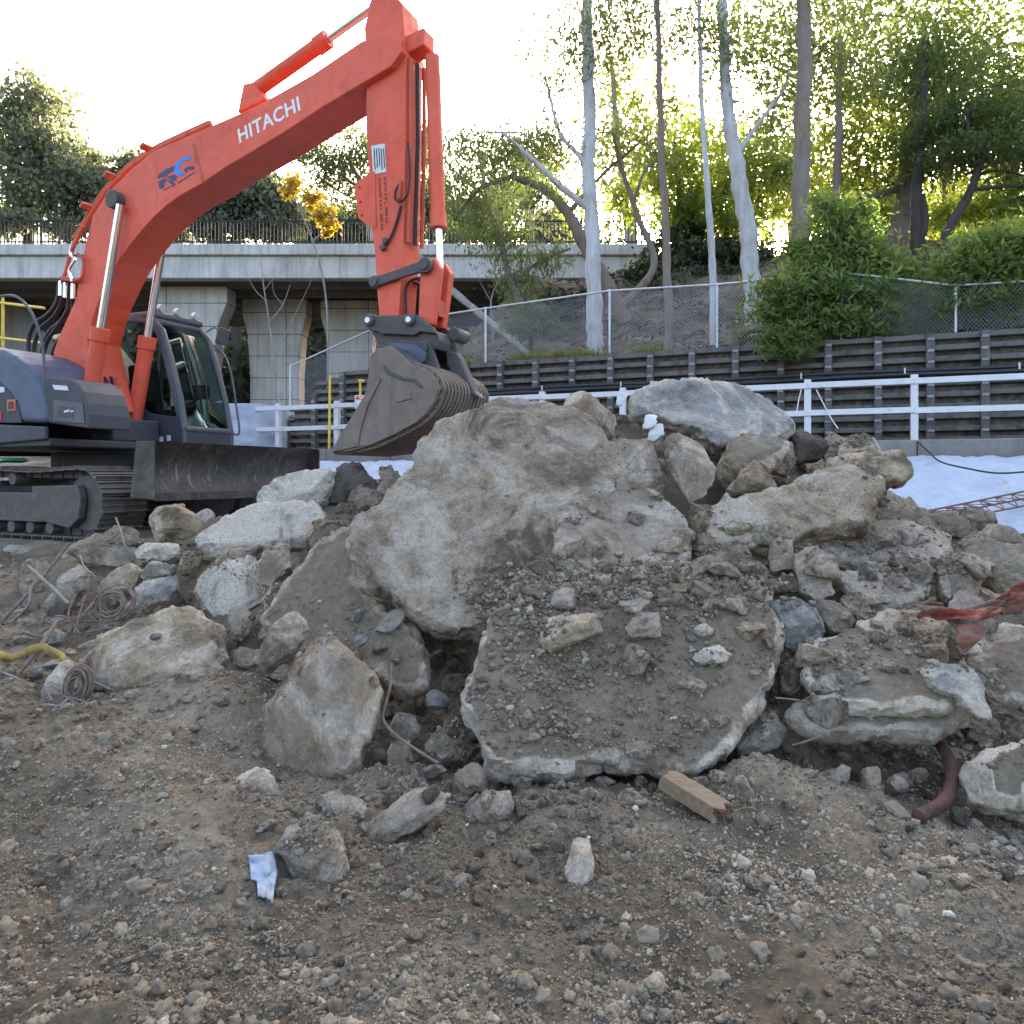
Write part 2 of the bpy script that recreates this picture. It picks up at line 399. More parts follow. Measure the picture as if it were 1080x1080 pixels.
    cd, ci = cells(p*(7.0/max(.5, S))+.5*np.c_[perlin(p*3), perlin(p*3+9), perlin(p*3+21)])
    disp += a*.028*S*(ci-.5)*sstep(.75, .25, cd)*(1.2-fl*.8)
    disp += amp*(.0075*fbm(p*14, 4, 2.1, .62)+.005*ridge(p*11+3, 3)*(1.3-fl)+.004*np.minimum(0, fbm(p*40, 2)))
    # broken faces: each cell of the skin is tilted its own way and set in or out
    for fq, ka, ko in ((4.2, .22, .014), (10.5, .24, .008)):
        q = p*(fq/max(.45, S))+.35*np.c_[perlin(p*4), perlin(p*4+9), perlin(p*4+21)]
        cd, ci, of, gi = cells(q, True); tl = np.einsum('ij,ij->i', of, _grad[(gi*7+3) & 511])*max(.45, S)/fq
        disp += a*((.10 if not facets else .4)+.65*(1-fl))*(ka*tl*.8+ko*S*(ci-.5))
    V = V+N*disp[:, None]
    # distance to the rim of the face
    Pn = np.array([tuple(x) for x in P]); n3_ = np.array(n); W2 = V-np.outer((V-np.array(c))@n3_, n3_); A2 = Pn; B2 = np.roll(Pn, -1, 0); dist = np.full(len(V), 9.)
    for a3, b3 in zip(A2, B2):
        ab3 = b3-a3; tt = np.clip(((W2-a3)@ab3)/max(1e-9, ab3@ab3), 0, 1); dist = np.minimum(dist, np.linalg.norm(W2-a3-tt[:, None]*ab3, axis=1))
    rimv = rim*sstep(.06, .008, dist+.045*fbm(p*5, 3))
    cov = np.clip(np.maximum(sstep(.45, .85, N@np.array(n))*.9, sstep(.35, .8, N[:, 2])), 0, 1)*cover*(1-.75*rimv)
    cz = c+(-n)*T*.5; org = np.array((cz.x, cz.y, V[:, 2].min()))
    m2.vertices.foreach_set('co', (V-org).astype(np.float32).ravel()); m2.update()
    at_ = m2.attributes.new('cover', 'FLOAT', 'POINT'); at_.data.foreach_set('value', cov.astype(np.float32))
    at2 = m2.attributes.new('rim', 'FLOAT', 'POINT'); at2.data.foreach_set('value', rimv.astype(np.float32))
    m2.materials.clear(); m2.materials.append(M[mat]); m2.shade_smooth(); m2.set_sharp_from_angle(angle=R(38)); m2.name = name
    ob = link(name, m2); ob.location = org; tag(ob, label, cat, group); ROCKS.append((ob, n)); return ob
UP = (0, -.3, .95)
RK = 'concrete_chunk'; BO = 'boulder'; ST = 'stone'
def slab(*a, **k): return rock(*a, **k)
def chunk(label, poly, d, n, T, mat, **k):
    k.setdefault('name', RK); k.setdefault('cat', 'rubble chunk'); k.setdefault('inset', .09); k.setdefault('back', .6); k.setdefault('front', .18); k.setdefault('sm', 0); k.setdefault('facets', 9); k.setdefault('rim', .15); k['amp'] = k.get('amp', 1.)*.55
    return rock(label, poly, d, n, T, mat, **k)

slab('largest weathered concrete slab, leaning upright in the middle of the heap', [(443,462),(468,434),(520,418),(560,412),(602,425),(640,448),(652,470),(645,515),(628,545),(604,562),(592,600),(560,628),(530,645),(508,664),(470,656),(440,646),(425,632),(412,620),(382,614),(373,592),(366,566),(372,548),(402,532),(422,500),(438,482)], 4.85, (.05,-.77,.63), .30, 'bigslab', cover=.45, amp=1.1)
slab('wide soil-covered concrete slab lying in front of the heap, pale broken rim', [(512,650),(545,604),(600,592),(700,588),(790,600),(815,634),(828,664),(827,690),(812,730),(775,775),(735,810),(700,810),(662,802),(640,800),(600,807),(560,810),(520,804),(493,776),(489,740),(500,700),(508,672)], 3.88, (.0,-.62,.78), .15, 'dirty', cover=1.15, rim=1.)
slab('dusty flat grey stone lying between the upright slab and the front slab', [(590,540),(625,510),(680,508),(720,540),(735,565),(718,590),(690,594),(640,600),(602,602),(583,580)], 4.75, (.1,-.62,.78), .25, 'grey', cover=.75)
slab('blue-grey slab on the very top of the heap', [(665,410),(690,399),(730,397),(775,402),(805,414),(828,432),(842,447),(828,458),(795,464),(760,466),(735,450),(703,440),(668,430)], 5.9, (.12,-.78,.62), .24, 'blue', cat='rubble slab', name='stone_slab', cover=.0)
chunk('flat-topped brown block under the blue-grey top slab', [(629,464),(660,457),(692,462),(704,488),(712,514),(702,526),(665,512),(640,496),(628,478)], 5.2, (.3,-.72,.62), .22, 'brown', cover=.6)
chunk('rounded upright stone with white specks below the top slab', [(706,458),(718,451),(742,466),(758,490),(758,514),(737,534),(722,512),(707,484)], 5.15, (.15,-.9,.35), .2, 'grey', name=BO, cat='boulder', cover=.3)
chunk('tan angular block right of the speckled upright stone', [(755,488),(765,466),(800,447),(832,455),(836,476),(822,492),(792,502),(770,500)], 5.5, (.1,-.8,.6), .25, 'tan')
chunk('small tan pyramid-shaped block above the long overhanging slab', [(768,512),(796,480),(812,485),(824,512),(792,518)], 5.25, (0,-.85,.5), .18, 'tan', cover=.3)
slab('long overhanging tan slab with a hollow broken face, right of the middle', [(741,536),(780,518),(840,508),(880,490),(932,494),(938,520),(925,542),(880,550),(846,560),(826,570),(790,572),(752,566)], 5.0, (-.05,-.72,.69), .34, 'tan', cover=.55, amp=1.2)
chunk('tan ledge stone poking out over the white sheeting', [(878,478),(915,470),(955,473),(972,490),(962,502),(938,507),(905,500),(880,494)], 5.55, (.1,-.8,.6), .25, 'tan', cover=.6)
chunk('dark blackish rock beside the top slab under the rail', [(832,456),(850,447),(872,455),(884,466),(870,480),(842,484),(832,472)], 5.9, (0,-.9,.4), .2, 'dark', name=BO, cat='boulder', cover=0)
chunk('brown lump at the heap top right, below the white rail post', [(888,463),(906,455),(934,461),(930,474),(906,481),(890,476)], 5.8, (0,-.85,.5), .18, 'brown', name=BO, cat='boulder')
chunk('low brown lump between dark rock and white rail post', [(866,464),(880,454),(896,462),(894,480),(872,482)], 5.95, (0,-.85,.5), .16, 'brown', name=BO, cat='boulder')
chunk('layered tan rock tucked under the long overhanging slab', [(720,576),(745,566),(788,570),(802,590),(814,606),(812,626),(790,616),(760,602),(735,592)], 4.72, (-.1,-.7,.7), .26, 'tan', amp=1.5)
chunk('upper of two square brick-sized blocks stacked under the overhang', [(816,570),(840,568),(842,602),(817,605)], 4.62, (.05,-.97,.2), .14, 'grey', inset=.02, cover=.7, front=0, name='concrete_block', cat='block')
chunk('lower of two square brick-sized blocks stacked under the overhang', [(815,607),(846,604),(850,622),(816,623)], 4.55, (.05,-.9,.4), .14, 'grey', inset=.02, cover=.7, front=0, name='concrete_block', cat='block')
chunk('upright rounded grey stone right of the two stacked blocks', [(843,576),(860,569),(873,590),(884,624),(870,631),(852,622),(845,600)], 4.5, (.1,-.9,.4), .16, 'grey', name=BO, cat='boulder', cover=.7)
chunk('smooth blue-grey boulder below the two stacked blocks', [(815,634),(838,627),(862,640),(872,660),(866,682),(846,690),(826,676)], 4.2, (-.1,-.9,.4), .22, 'blue', name=BO, cat='boulder', cover=.2)
chunk('angular tan stone right of the smooth blue-grey boulder', [(861,629),(880,632),(907,646),(900,666),(886,673),(872,662)], 4.25, (0,-.9,.4), .18, 'grey', name=BO, cat='boulder')
chunk('wedge stone with a tan point above the right layered slabs', [(890,628),(908,622),(930,660),(925,667),(905,650)], 4.35, (0,-.8,.5), .12, 'tan', name=BO, cat='boulder')
slab('flat soil-covered slab under the white sheeting, right of the overhang', [(850,556),(882,546),(952,548),(1002,562),(1006,576),(975,594),(955,600),(915,592),(870,580)], 5.05, (0,-.42,.91), .14, 'grey', cover=.6)
chunk('tan broken rock with a dark side at the right picture edge', [(1000,574),(1030,561),(1095,575),(1095,614),(1062,613),(1045,597),(1020,592)], 4.9, (-.2,-.8,.55), .3, 'tan', amp=1.3)
chunk('dark grey rounded stone under the tan rock near the red cloth', [(985,608),(1005,588),(1030,592),(1046,612),(1040,628),(1000,634)], 4.65, (0,-.8,.5), .2, 'grey', name=BO, cat='boulder')
chunk('grey stone lying just above the red cloth', [(998,642),(1016,618),(1045,632),(1056,645),(1020,655)], 4.45, (0,-.8,.5), .14, 'grey', name=BO, cat='boulder')
chunk('low rock on the skyline beside the steel lattice', [(968,548),(985,536),(1008,535),(1030,550),(1028,562),(990,560)], 6.2, (0,-.8,.5), .2, 'brown', name=BO, cat='boulder')
chunk('far right lump on the skyline below the steel lattice', [(1032,560),(1050,549),(1070,552),(1085,566),(1080,575),(1040,572)], 6.0, (0,-.8,.5), .2, 'grey', name=BO, cat='boulder')
slab('upper of two layered slabs at the right, with a pale front edge', [(846,706),(855,682),(882,664),(922,654),(990,668),(1002,674),(987,692),(997,722),(1012,742),(960,746),(902,744),(866,734)], 3.95, (0,-.5,.87), .13, 'edge', cover=1.05, inset=.03, rim=1.)
slab('lower of two layered slabs at the right, with a pale front edge', [(826,742),(850,730),(1000,735),(1022,748),(1002,766),(972,772),(900,770),(852,762)], 3.8, (0,-.45,.89), .12, 'edge', cover=.8, inset=.03, rim=1.)
slab('flat grey slab between the smooth blue-grey boulder and the red cloth', [(884,602),(925,594),(965,597),(992,612),(962,634),(905,630)], 4.7, (0,-.5,.86), .10, 'grey', cover=.5)
slab('thin tan slab tilted just behind the upper layered slab', [(902,656),(935,642),(980,640),(1002,652),(986,668),(930,672)], 4.25, (.05,-.55,.83), .07, 'tan', cover=.45)
slab('thin slab with a pale lip sticking out under the red cloth', [(1012,670),(1045,656),(1092,660),(1090,686),(1030,690)], 4.1, (-.05,-.5,.86), .08, 'edge', cover=.5, inset=.02)
slab('grey slab piece lying between the long overhang and the front slab', [(742,602),(770,590),(808,606),(816,628),(786,632),(755,622)], 4.55, (.05,-.6,.8), .10, 'grey', cover=.45)
slab('thin pointed flake leaning over the end of the layered slabs', [(976,706),(990,698),(1024,704),(1040,724),(1048,760),(1032,752),(1015,736),(986,726)], 3.72, (.2,-.8,.5), .05, 'blue', name='stone_flake', inset=.015, cover=.15)
slab('small soil-topped slab with a pale lip above the layered slabs', [(950,676),(970,664),(998,668),(1002,684),(966,694),(958,688)], 4.1, (0,-.5,.85), .1, 'edge', cover=.8, inset=.03)
slab('brown slab with a pale underside at the right edge, level with the layered slabs', [(1022,690),(1052,672),(1100,668),(1100,738),(1044,732),(1032,712)], 3.9, (-.1,-.55,.83), .2, 'dirty', cover=1., rim=1.)
chunk('soil-topped boulder with a pale underside in the lower right corner', [(1021,802),(1040,786),(1098,772),(1098,852),(1052,846),(1030,832)], 3.35, (-.1,-.7,.7), .25, 'edge', cover=1.1, rim=1.)
slab('brown slab leaning under the largest slab, pale lower corner', [(272,656),(290,620),(330,576),(366,552),(378,612),(402,645),(432,655),(444,690),(447,724),(416,727),(394,706),(360,692),(300,682)], 4.55, (-.2,-.75,.63), .22, 'brownslab', cover=.95)
chunk('tall smooth boulder in the left foreground with tan streaks', [(268,790),(274,740),(292,698),(335,656),(346,660),(372,690),(399,718),(392,752),(376,790),(368,822),(354,836),(320,833),(285,822)], 3.72, (-.08,-.87,.48), .36, 'brownslab', name=BO, cat='boulder', cover=.8, amp=1., inset=.12, front=.1)
chunk('grey wedge resting against the tall smooth boulder', [(264,690),(286,655),(311,638),(323,655),(302,685),(272,703)], 4.0, (-.1,-.8,.6), .16, 'grey', cover=.4)
slab('whitish concrete slab lying flat below the dozer blade', [(203,566),(230,545),(272,530),(336,528),(341,545),(320,565),(280,573),(240,576),(212,576)], 6.2, (0,-.62,.78), .16, 'pale', cover=.15)
chunk('whitish concrete lump beside the dark clods under the bucket', [(262,522),(276,508),(310,492),(340,486),(356,495),(350,510),(335,526),(300,531),(275,533)], 6.9, (0,-.75,.6), .25, 'pale', cover=.1)
chunk('rounded beige boulder directly under the dozer blade', [(150,546),(166,532),(190,530),(207,545),(211,560),(196,571),(166,571),(152,560)], 7.0, (0,-.9,.4), .3, 'tan', name=BO, cat='boulder', cover=.1, front=.3)
chunk('grey slab fragment in front of the crawler track', [(68,576),(98,560),(135,561),(145,585),(122,593),(90,591)], 6.8, (0,-.75,.65), .16, 'grey')
chunk('flat whitish stone in front of the crawler track', [(140,576),(150,570),(185,571),(190,580),(170,588),(144,586)], 6.5, (0,-.8,.6), .12, 'pale', cover=.1)
chunk('pitted pale grey block left of the whitish flat slab', [(190,626),(216,595),(252,577),(271,590),(278,632),(262,651),(235,656),(200,641)], 5.6, (-.1,-.85,.5), .36, 'pale', cover=.75)
chunk('small upright grey stone wedged below the pitted block', [(237,638),(248,633),(266,648),(258,676),(242,673)], 4.95, (0,-.9,.4), .14, 'grey', cover=.3)
chunk('small pale chip above the coil of steel wire', [(142,600),(158,590),(182,594),(178,606),(150,610)], 6.05, (0,-.85,.5), .13, 'pale', cover=.2)
chunk('bluish flat block beside the coil of steel wire', [(135,622),(148,611),(182,604),(184,616),(170,630),(145,636)], 5.7, (-.1,-.8,.6), .16, 'blue', cover=.1)
chunk('elongated whitish block standing among the bent bars at left', [(36,650),(54,620),(69,588),(86,594),(83,616),(70,636),(50,654)], 5.8, (-.1,-.9,.4), .18, 'pale', cover=.1)
chunk('buried pale lump behind the coil of steel wire', [(96,620),(115,600),(142,588),(150,600),(138,615),(112,626)], 6.0, (0,-.8,.6), .18, 'tan', cover=.5)
chunk('large tan rubble block on the left slope, ochre patches', [(75,680),(80,667),(105,667),(126,655),(165,644),(200,634),(206,648),(226,656),(240,682),(232,706),(215,716),(186,721),(160,731),(126,746),(108,722),(84,711)], 4.65, (-.05,-.75,.66), .36, 'tan', cover=.3, amp=1.4)
chunk('brown root-like lump left of the large tan block', [(38,742),(44,716),(64,694),(78,698),(72,735),(56,753)], 4.4, (0,-.9,.4), .2, 'brown', name=BO, cat='boulder', cover=.2)
chunk('brown stone at the left picture edge under the yellow strap', [(-14,745),(-8,718),(16,712),(30,728),(28,748),(5,756)], 4.3, (0,-.9,.4), .2, 'brown', name=BO, cat='boulder')
chunk('long grey kerb-like block lying slantwise in the foreground', [(372,880),(390,858),(430,834),(452,824),(471,834),(466,850),(432,875),(402,891),(382,893)], 3.1, (.05,-.7,.7), .13, 'grey', cover=.35, inset=.04, name='concrete_block', cat='block')
chunk('grey block near the bottom beside the pale scrap', [(291,890),(300,870),(330,856),(352,870),(366,910),(351,930),(326,944),(309,930)], 2.78, (.0,-.75,.66), .16, 'grey', cover=.5, inset=.04)
chunk('small square grey block at the foot of the tall smooth boulder', [(241,815),(270,807),(281,812),(291,835),(256,843),(243,832)], 3.3, (-.1,-.7,.7), .12, 'grey', cover=.2, inset=.03, name='concrete_block', cat='block')
slab('flat stone tile between the tall boulder and the kerb-like block', [(334,838),(352,834),(384,842),(383,858),(362,860),(340,850)], 3.2, (0,-.5,.85), .07, 'grey', cover=.6, inset=.02)
chunk('rounded brown stone in the hollow left of the front slab', [(404,800),(412,783),(430,780),(437,806),(430,830),(408,828)], 3.75, (0,-.9,.4), .18, 'brown', name=BO, cat='boulder')
chunk('rust-brown crumbly rock touching the front slab at left', [(446,790),(455,775),(485,758),(491,775),(488,800),(458,806)], 3.85, (0,-.85,.5), .16, 'brown', amp=1.5)
chunk('grey stone in the hollow under the bent steel bar', [(408,772),(420,750),(438,752),(442,775),(430,786)], 4.0, (0,-.9,.4), .16, 'grey', name=BO, cat='boulder')
chunk('small pale stone below the broken corner of the leaning slab', [(446,735),(458,726),(474,734),(470,745),(452,745)], 4.2, (0,-.8,.5), .1, 'blue', name=ST, cat='stone', cover=.1)
chunk('grey cube-like rock under the left end of the front slab', [(478,815),(500,800),(515,818),(512,834),(488,836)], 3.45, (0,-.8,.6), .15, 'grey', name=BO, cat='boulder')
chunk('broad tan-grey rock in front of the front slab, left end', [(486,850),(500,836),(538,832),(540,855),(520,866),(495,864)], 3.15, (0,-.75,.65), .16, 'grey', name=BO, cat='boulder')
chunk('brown stone propping the front slab from below', [(588,830),(594,812),(614,808),(622,826),(612,845),(592,845)], 3.55, (0,-.95,.3), .14, 'brown', name=BO, cat='boulder')
chunk('dark upright stone in the gap under the front slab', [(540,845),(546,822),(560,820),(564,845),(552,852)], 3.5, (0,-.95,.3), .12, 'dark', name=BO, cat='boulder')
chunk('upright tan stone standing in the soil at the bottom', [(596,918),(606,886),(622,880),(628,905),(622,940),(604,946)], 2.75, (-.1,-.85,.5), .1, 'tan', name=BO, cat='boulder', cover=.3)
chunk('grey block half buried at the bottom right', [(968,926),(995,916),(1032,951),(1010,968),(978,962)], 2.66, (0,-.7,.7), .12, 'blue', cover=.4)
chunk('elongated tan stone lying on the front slab', [(565,670),(572,652),(600,644),(640,642),(646,656),(620,668),(585,680),(566,680)], 4.0, (0,-.75,.65), .12, 'tan', name=ST, cat='stone', cover=.1)
chunk('grey cobble at the back of the front slab', [(653,628),(668,617),(684,620),(686,632),(674,642),(660,640)], 4.15, (0,-.8,.6), .1, 'blue', name=ST, cat='stone', cover=.1)
chunk('round flat grey cobble in the middle of the front slab', [(660,655),(672,643),(696,644),(703,656),(698,668),(665,668)], 4.0, (0,-.75,.65), .1, 'grey', name=ST, cat='stone', cover=.3)
chunk('egg-shaped tan pebble near the back rim of the front slab', [(710,614),(714,601),(725,601),(729,612),(724,623),(713,622)], 4.2, (0,-.9,.4), .08, 'tan', name=ST, cat='stone', cover=0)
chunk('pale cream stone on the right half of the front slab', [(732,690),(742,680),(768,679),(774,688),(768,696),(742,698)], 3.9, (0,-.8,.6), .08, 'pale', name=ST, cat='stone', cover=.0)
chunk('reddish-brown cobble in the centre of the front slab', [(657,690),(664,678),(682,678),(687,692),(678,706),(662,706)], 3.85, (0,-.8,.6), .09, 'brown', name=ST, cat='stone', cover=.1)
chunk('thin pale chip above the cream stone on the front slab', [(733,661),(742,657),(754,660),(752,667),(738,668)], 4.05, (0,-.7,.7), .05, 'pale', name=ST, cat='stone', cover=.0)
chunk('brown curved block leaning on the skyline left of the top slab', [(597,420),(606,404),(626,414),(650,434),(652,448),(636,458),(616,440)], 5.6, (.2,-.85,.5), .22, 'brown', cover=.2)
chunk('dark clod heap directly under the bucket tip', [(340,522),(350,500),(362,484),(378,480),(384,496),(400,508),(402,525),(372,530)], 7.0, (0,-.85,.5), .3, 'dark', name='soil_clod', cat='clod', amp=1.8, cover=0)
chunk('brown clod leaning beside the bucket in front of the white sheet', [(398,492),(408,488),(420,502),(422,515),(408,518)], 6.8, (0,-.9,.4), .15, 'brown', name='soil_clod', cat='clod', amp=1.5)
chunk('rough brown clod in front of the dark clods', [(360,530),(378,508),(400,516),(410,530),(392,545),(368,546)], 6.7, (0,-.85,.5), .22, 'brown', name='soil_clod', cat='clod', amp=1.6)
chunk('mossy grey rubble lump left of the brown leaning slab', [(268,592),(282,570),(302,572),(305,598),(288,615),(270,612)], 5.5, (0,-.85,.5), .22, 'grey', amp=1.3)
chunk('dusty block in the dip between pitted block and leaning slab', [(270,640),(282,616),(300,612),(304,634),(286,652)], 5.2, (0,-.85,.5), .18, 'brown')
chunk('grey rubble piece under the whitish flat slab', [(320,560),(345,545),(362,552),(350,572),(330,580)], 5.9, (0,-.85,.5), .2, 'grey')
chunk('tan sharp stone on the left slope near the track', [(186,592),(196,582),(212,584),(205,600),(190,604)], 6.2, (0,-.85,.5), .14, 'tan', name=BO, cat='boulder')
chunk('bluish rubble piece under the track front', [(104,562),(118,552),(140,553),(142,566),(118,570)], 7.2, (0,-.85,.5), .2, 'blue')
chunk('brown rock on the right slope below the blue-grey boulder', [(775,790),(800,752),(826,742),(836,765),(822,785),(795,795)], 3.85, (-.1,-.8,.5), .2, 'grey', name=BO, cat='boulder', cover=.8)
chunk('tan lump left of the layered slabs', [(825,705),(835,690),(850,696),(855,725),(840,735),(828,728)], 4.1, (0,-.9,.4), .16, 'brown', name=BO, cat='boulder')
chunk('grey cobble in the hollow under the layered slabs', [(878,818),(888,804),(900,810),(898,824),(884,826)], 3.5, (0,-.8,.5), .1, 'grey', name=ST, cat='stone', cover=.2)
chunk('greenish-grey stone beside the rusty bent pipe', [(938,826),(950,812),(966,822),(960,834),(944,834)], 3.6, (0,-.8,.5), .1, 'grey', name=ST, cat='stone', cover=.1)
chunk('broken brick standing in the hollow under the layered slabs', [(914,838),(916,812),(930,809),(933,834),(926,842)], 3.55, (.1,-.95,.2), .08, 'brown', name='brick', cat='brick', inset=.015, cover=0, front=0)
chunk('flat grey shard in front of the hollow', [(934,846),(944,842),(966,862),(960,868),(944,860)], 3.3, (0,-.6,.8), .04, 'grey', name='stone_flake', cat='stone', inset=.012)
chunk('dusty lump bridging flat slab and red cloth', [(915,640),(935,620),(962,618),(975,636),(950,650)], 4.6, (0,-.7,.7), .16, 'grey', cover=1., name=BO, cat='boulder')
chunk('mid-grey block behind the dusty flat stone', [(722,546),(736,528),(758,536),(752,560),(735,566)], 5.0, (0,-.85,.5), .2, 'brown')
chunk('grey lump holding up the blue-grey top slab', [(815,470),(835,462),(842,480),(836,496),(820,492)], 5.7, (0,-.85,.5), .2, 'grey')

# ================================================================== THE SETTING
for o, n in ROCKS: o['kind'] = 'thing'
def conc_mat(name, c0, c1, stain=(.09, .088, .08), joints=None, streak=.5):
    t = NT(name); c = t.coord('Object'); n1 = t.noise(c, .8, 8, .65); n2 = t.noise(c, 14, 6, .65)
    mp = t.n('ShaderNodeMapping'); mp.inputs['Scale'].default_value = (3.2, 3.2, .22); t.l(c, mp.inputs[0]); n3 = t.noise(mp.outputs[0], 1.4, 6, .7)
    col = t.ramp(n1, [(.3, c0), (.7, c1)])
    col = t.mix(t.math('MULTIPLY', t.ramp(n3, [(.45, (0,0,0)), (.72, (1,1,1))]), streak), col, stain)
    col = t.mix(.35, col, t.ramp(n2, [(.3, (.6,.6,.6)), (.7, (1.2,1.2,1.2))]), 'MULTIPLY')
    if joints:
        b = t.n('ShaderNodeTexBrick'); b.inputs['Scale'].default_value = 1; b.inputs['Mortar Size'].default_value = .02; b.offset = 0
        b.inputs['Brick Width'].default_value = joints[0]; b.inputs['Row Height'].default_value = joints[1]
        b.inputs['Color1'].default_value = b.inputs['Color2'].default_value = (1,1,1,1); b.inputs['Mortar'].default_value = (.25,.25,.25,1)
        cx = t.n('ShaderNodeSeparateXYZ'); cb = t.n('ShaderNodeCombineXYZ'); t.l(c, cx.inputs[0]); t.l(cx.outputs[0], cb.inputs[0]); t.l(cx.outputs[2], cb.inputs[1]); t.l(cb.outputs[0], b.inputs[0])
        col = t.mix(1., col, b.outputs[0], 'MULTIPLY')
    t.bsdf(col, .88, 0, t.bump(n2, .3, .02), .2); return t.m
M['bridge'] = conc_mat('bridge_concrete', (.46,.45,.41), (.62,.605,.56))
M['pier'] = conc_mat('pier_concrete', (.40,.38,.34), (.55,.53,.48), joints=(3.4, 1.05), streak=.45)
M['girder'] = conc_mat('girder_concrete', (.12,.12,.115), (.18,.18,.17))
M['strip'] = conc_mat('kerb_concrete', (.20,.19,.175), (.29,.275,.25), (.10,.09,.08))
M['timber_wall'] = simple('wall_beam_weathered', (.15,.143,.13), .9, var=.55, scale=3, dirt=(.05,.048,.044), dirt_amt=.4, bump=.5, bscale=25)
M['wall_post'] = simple('wall_post_concrete', (.12,.115,.107), .9, var=.3, scale=5, dirt=(.06,.058,.05), dirt_amt=.4, bump=.4, bscale=25)
M['wall_end'] = simple('header_end_concrete', (.27,.27,.26), .85, var=.3)
M['fill'] = simple('wall_fill_stone', (.11,.096,.078), .95, var=.6, scale=9, bump=1., bscale=14)
M['white_paint'] = simple('white_paint', (.60,.605,.61), .5, var=.06, dirt=(.40,.38,.34), dirt_amt=.18, dscale=5)
M['galv'] = simple('galvanised_steel', (.50,.52,.54), .45, .6, var=.15)
M['wire'] = simple('chain_link_wire', (.34,.35,.36), .5, .5, var=.1)
M['rail_steel'] = simple('bridge_rail_steel', (.045,.047,.05), .95, 0, var=.2, spec=.1)
M['black_pipe'] = simple('black_poly_pipe', (.022,.024,.028), .4, var=.2)
M['yellow'] = simple('yellow_paint', (.70,.50,.06), .5, var=.1, dirt=(.30,.22,.06), dirt_amt=.2)
M['bank'] = soil_mat('bank_litter', .62)

# embankment behind the retaining wall -------------------------------------------
def wall_top(s): return 2.75+(WTOP-2.75)*sstep(13.6, 11.4, s)
ex = axis((-120,-30,6),(-30,30,.45),(30,120,6)); ev = axis((1.74,6,.3),(6,34,.7),(34,120,6))
SX, EV = np.meshgrid(ex, ev); SS = SX.ravel(); VV = EV.ravel()
BX = RA.x+RD.x*SS+RN.x*VV; BY = RA.y+RD.y*SS+RN.y*VV
rise = .9+4.3*sstep(-6.0, .5, BX-0.05*(BY-24))
EZ = wall_top(SS)-.03+rise*sstep(2.0, 15.5, VV)+12.5*sstep(47, 66, BY)*sstep(10, -4, BX)
EZ += sstep(1.9, 4, VV)*(.28*fbm(np.c_[BX, BY, EZ]*.45, 4)+.08*fbm(np.c_[BX, BY, EZ]*1.9, 3))
emb = link('embankment', npmesh('embankment', np.c_[BX, BY, EZ], grid_faces(len(ev), len(ex))[:, ::-1], M['bank'])); tag(emb, kind='structure')
def bank_z(x, y):
    v = rail_v(x, y); s = (x-RA.x)*RD.x+(y-RA.y)*RD.y
    i = np.argmin((BX-x)**2+(BY-y)**2); return float(EZ[i])

# retaining wall --------------------------------------------------------------
rw = empty('retaining_wall', along(4, 1.6, ROAD)); tag(rw, 'dark crib retaining wall of stacked beams and posts below the chain-link fence', 'retaining wall', kind='thing')
def W(p): return Vector(p)-rw.location
S0, S1 = -14., 13.6
fb = MB()
for k in range(56):
    s0 = S0+(S1-S0)*k/56; s1 = S0+(S1-S0)*(k+1)/56; h = float(wall_top((s0+s1)/2))-.02
    c = along((s0+s1)/2, 1.75, (ROAD-.3+h)/2)
    fb.obox(W(c), RD*(s1-s0)/2, RN*.10, Vector((0,0,(h-ROAD+.3)/2)))
fb.build('fill', M['fill'], rw)
for r_ in range(10):
    z = ROAD+.06+r_*.195; b = MB(); s = S0
    while s < S1:
        L = .8; top = float(wall_top(s+.4))
        if z < top:
            dz = random.uniform(-.012, .012); dv = random.uniform(-.015, .015)
            b.obox(W(along(s+L/2, 1.60+dv, z+dz+.03)), RD*(L/2-.012), RN*.075, Vector((0,0,.044)))
        s += L
    b.build('beam', M['timber_wall'], rw, bevel=.008, seg=1)
s = S0
while s <= S1:
    top = float(wall_top(s)); b = MB(); e = MB()
    b.obox(W(along(s, 1.52, (ROAD+top-.04)/2)), RD*.062, RN*.07, Vector((0,0,(top-ROAD-.04)/2)))
    for r_ in range(1, 10):
        z = ROAD+.045+r_*.195
        if z < top-.1: e.obox(W(along(s+random.uniform(-.01,.01), 1.445, z)), RD*.05, RN*.012, Vector((0,0,.022)))
    p = b.build('post', M['wall_post'], rw); nf = len(b.f); b.add(e.v, e.f); me = pymesh('post', b.v, b.f, M['wall_post']); me.materials.append(M['wall_end'])
    me.polygons.foreach_set('material_index', [0]*nf+[1]*(len(b.f)-nf)); p.data = me; s += .8

# pipes along the wall
for k, (dz, dv, lab) in enumerate(((0, 1.38, 'upper black poly pipe running along the retaining wall'), (-.075, 1.36, 'lower black poly pipe running along the retaining wall'))):
    pts = [along(s, dv, 3.27+dz+.012*math.sin(s*1.3+k)) for s in np.arange(-14, 11, .5)]
    o = MB().tube(pts, .034, 10).build('poly_pipe', M['black_pipe'], None, smooth=True); tag(o, lab, 'pipe', kind='thing')
    if k == 0:
        for s in np.arange(-13.2, 10, 1.65):
            b = MB(); b.obox(along(s, dv-.04, 3.26), RD*.012, RN*.012, Vector((0,0,.055))); b.build('clip', M['white_paint'], o)

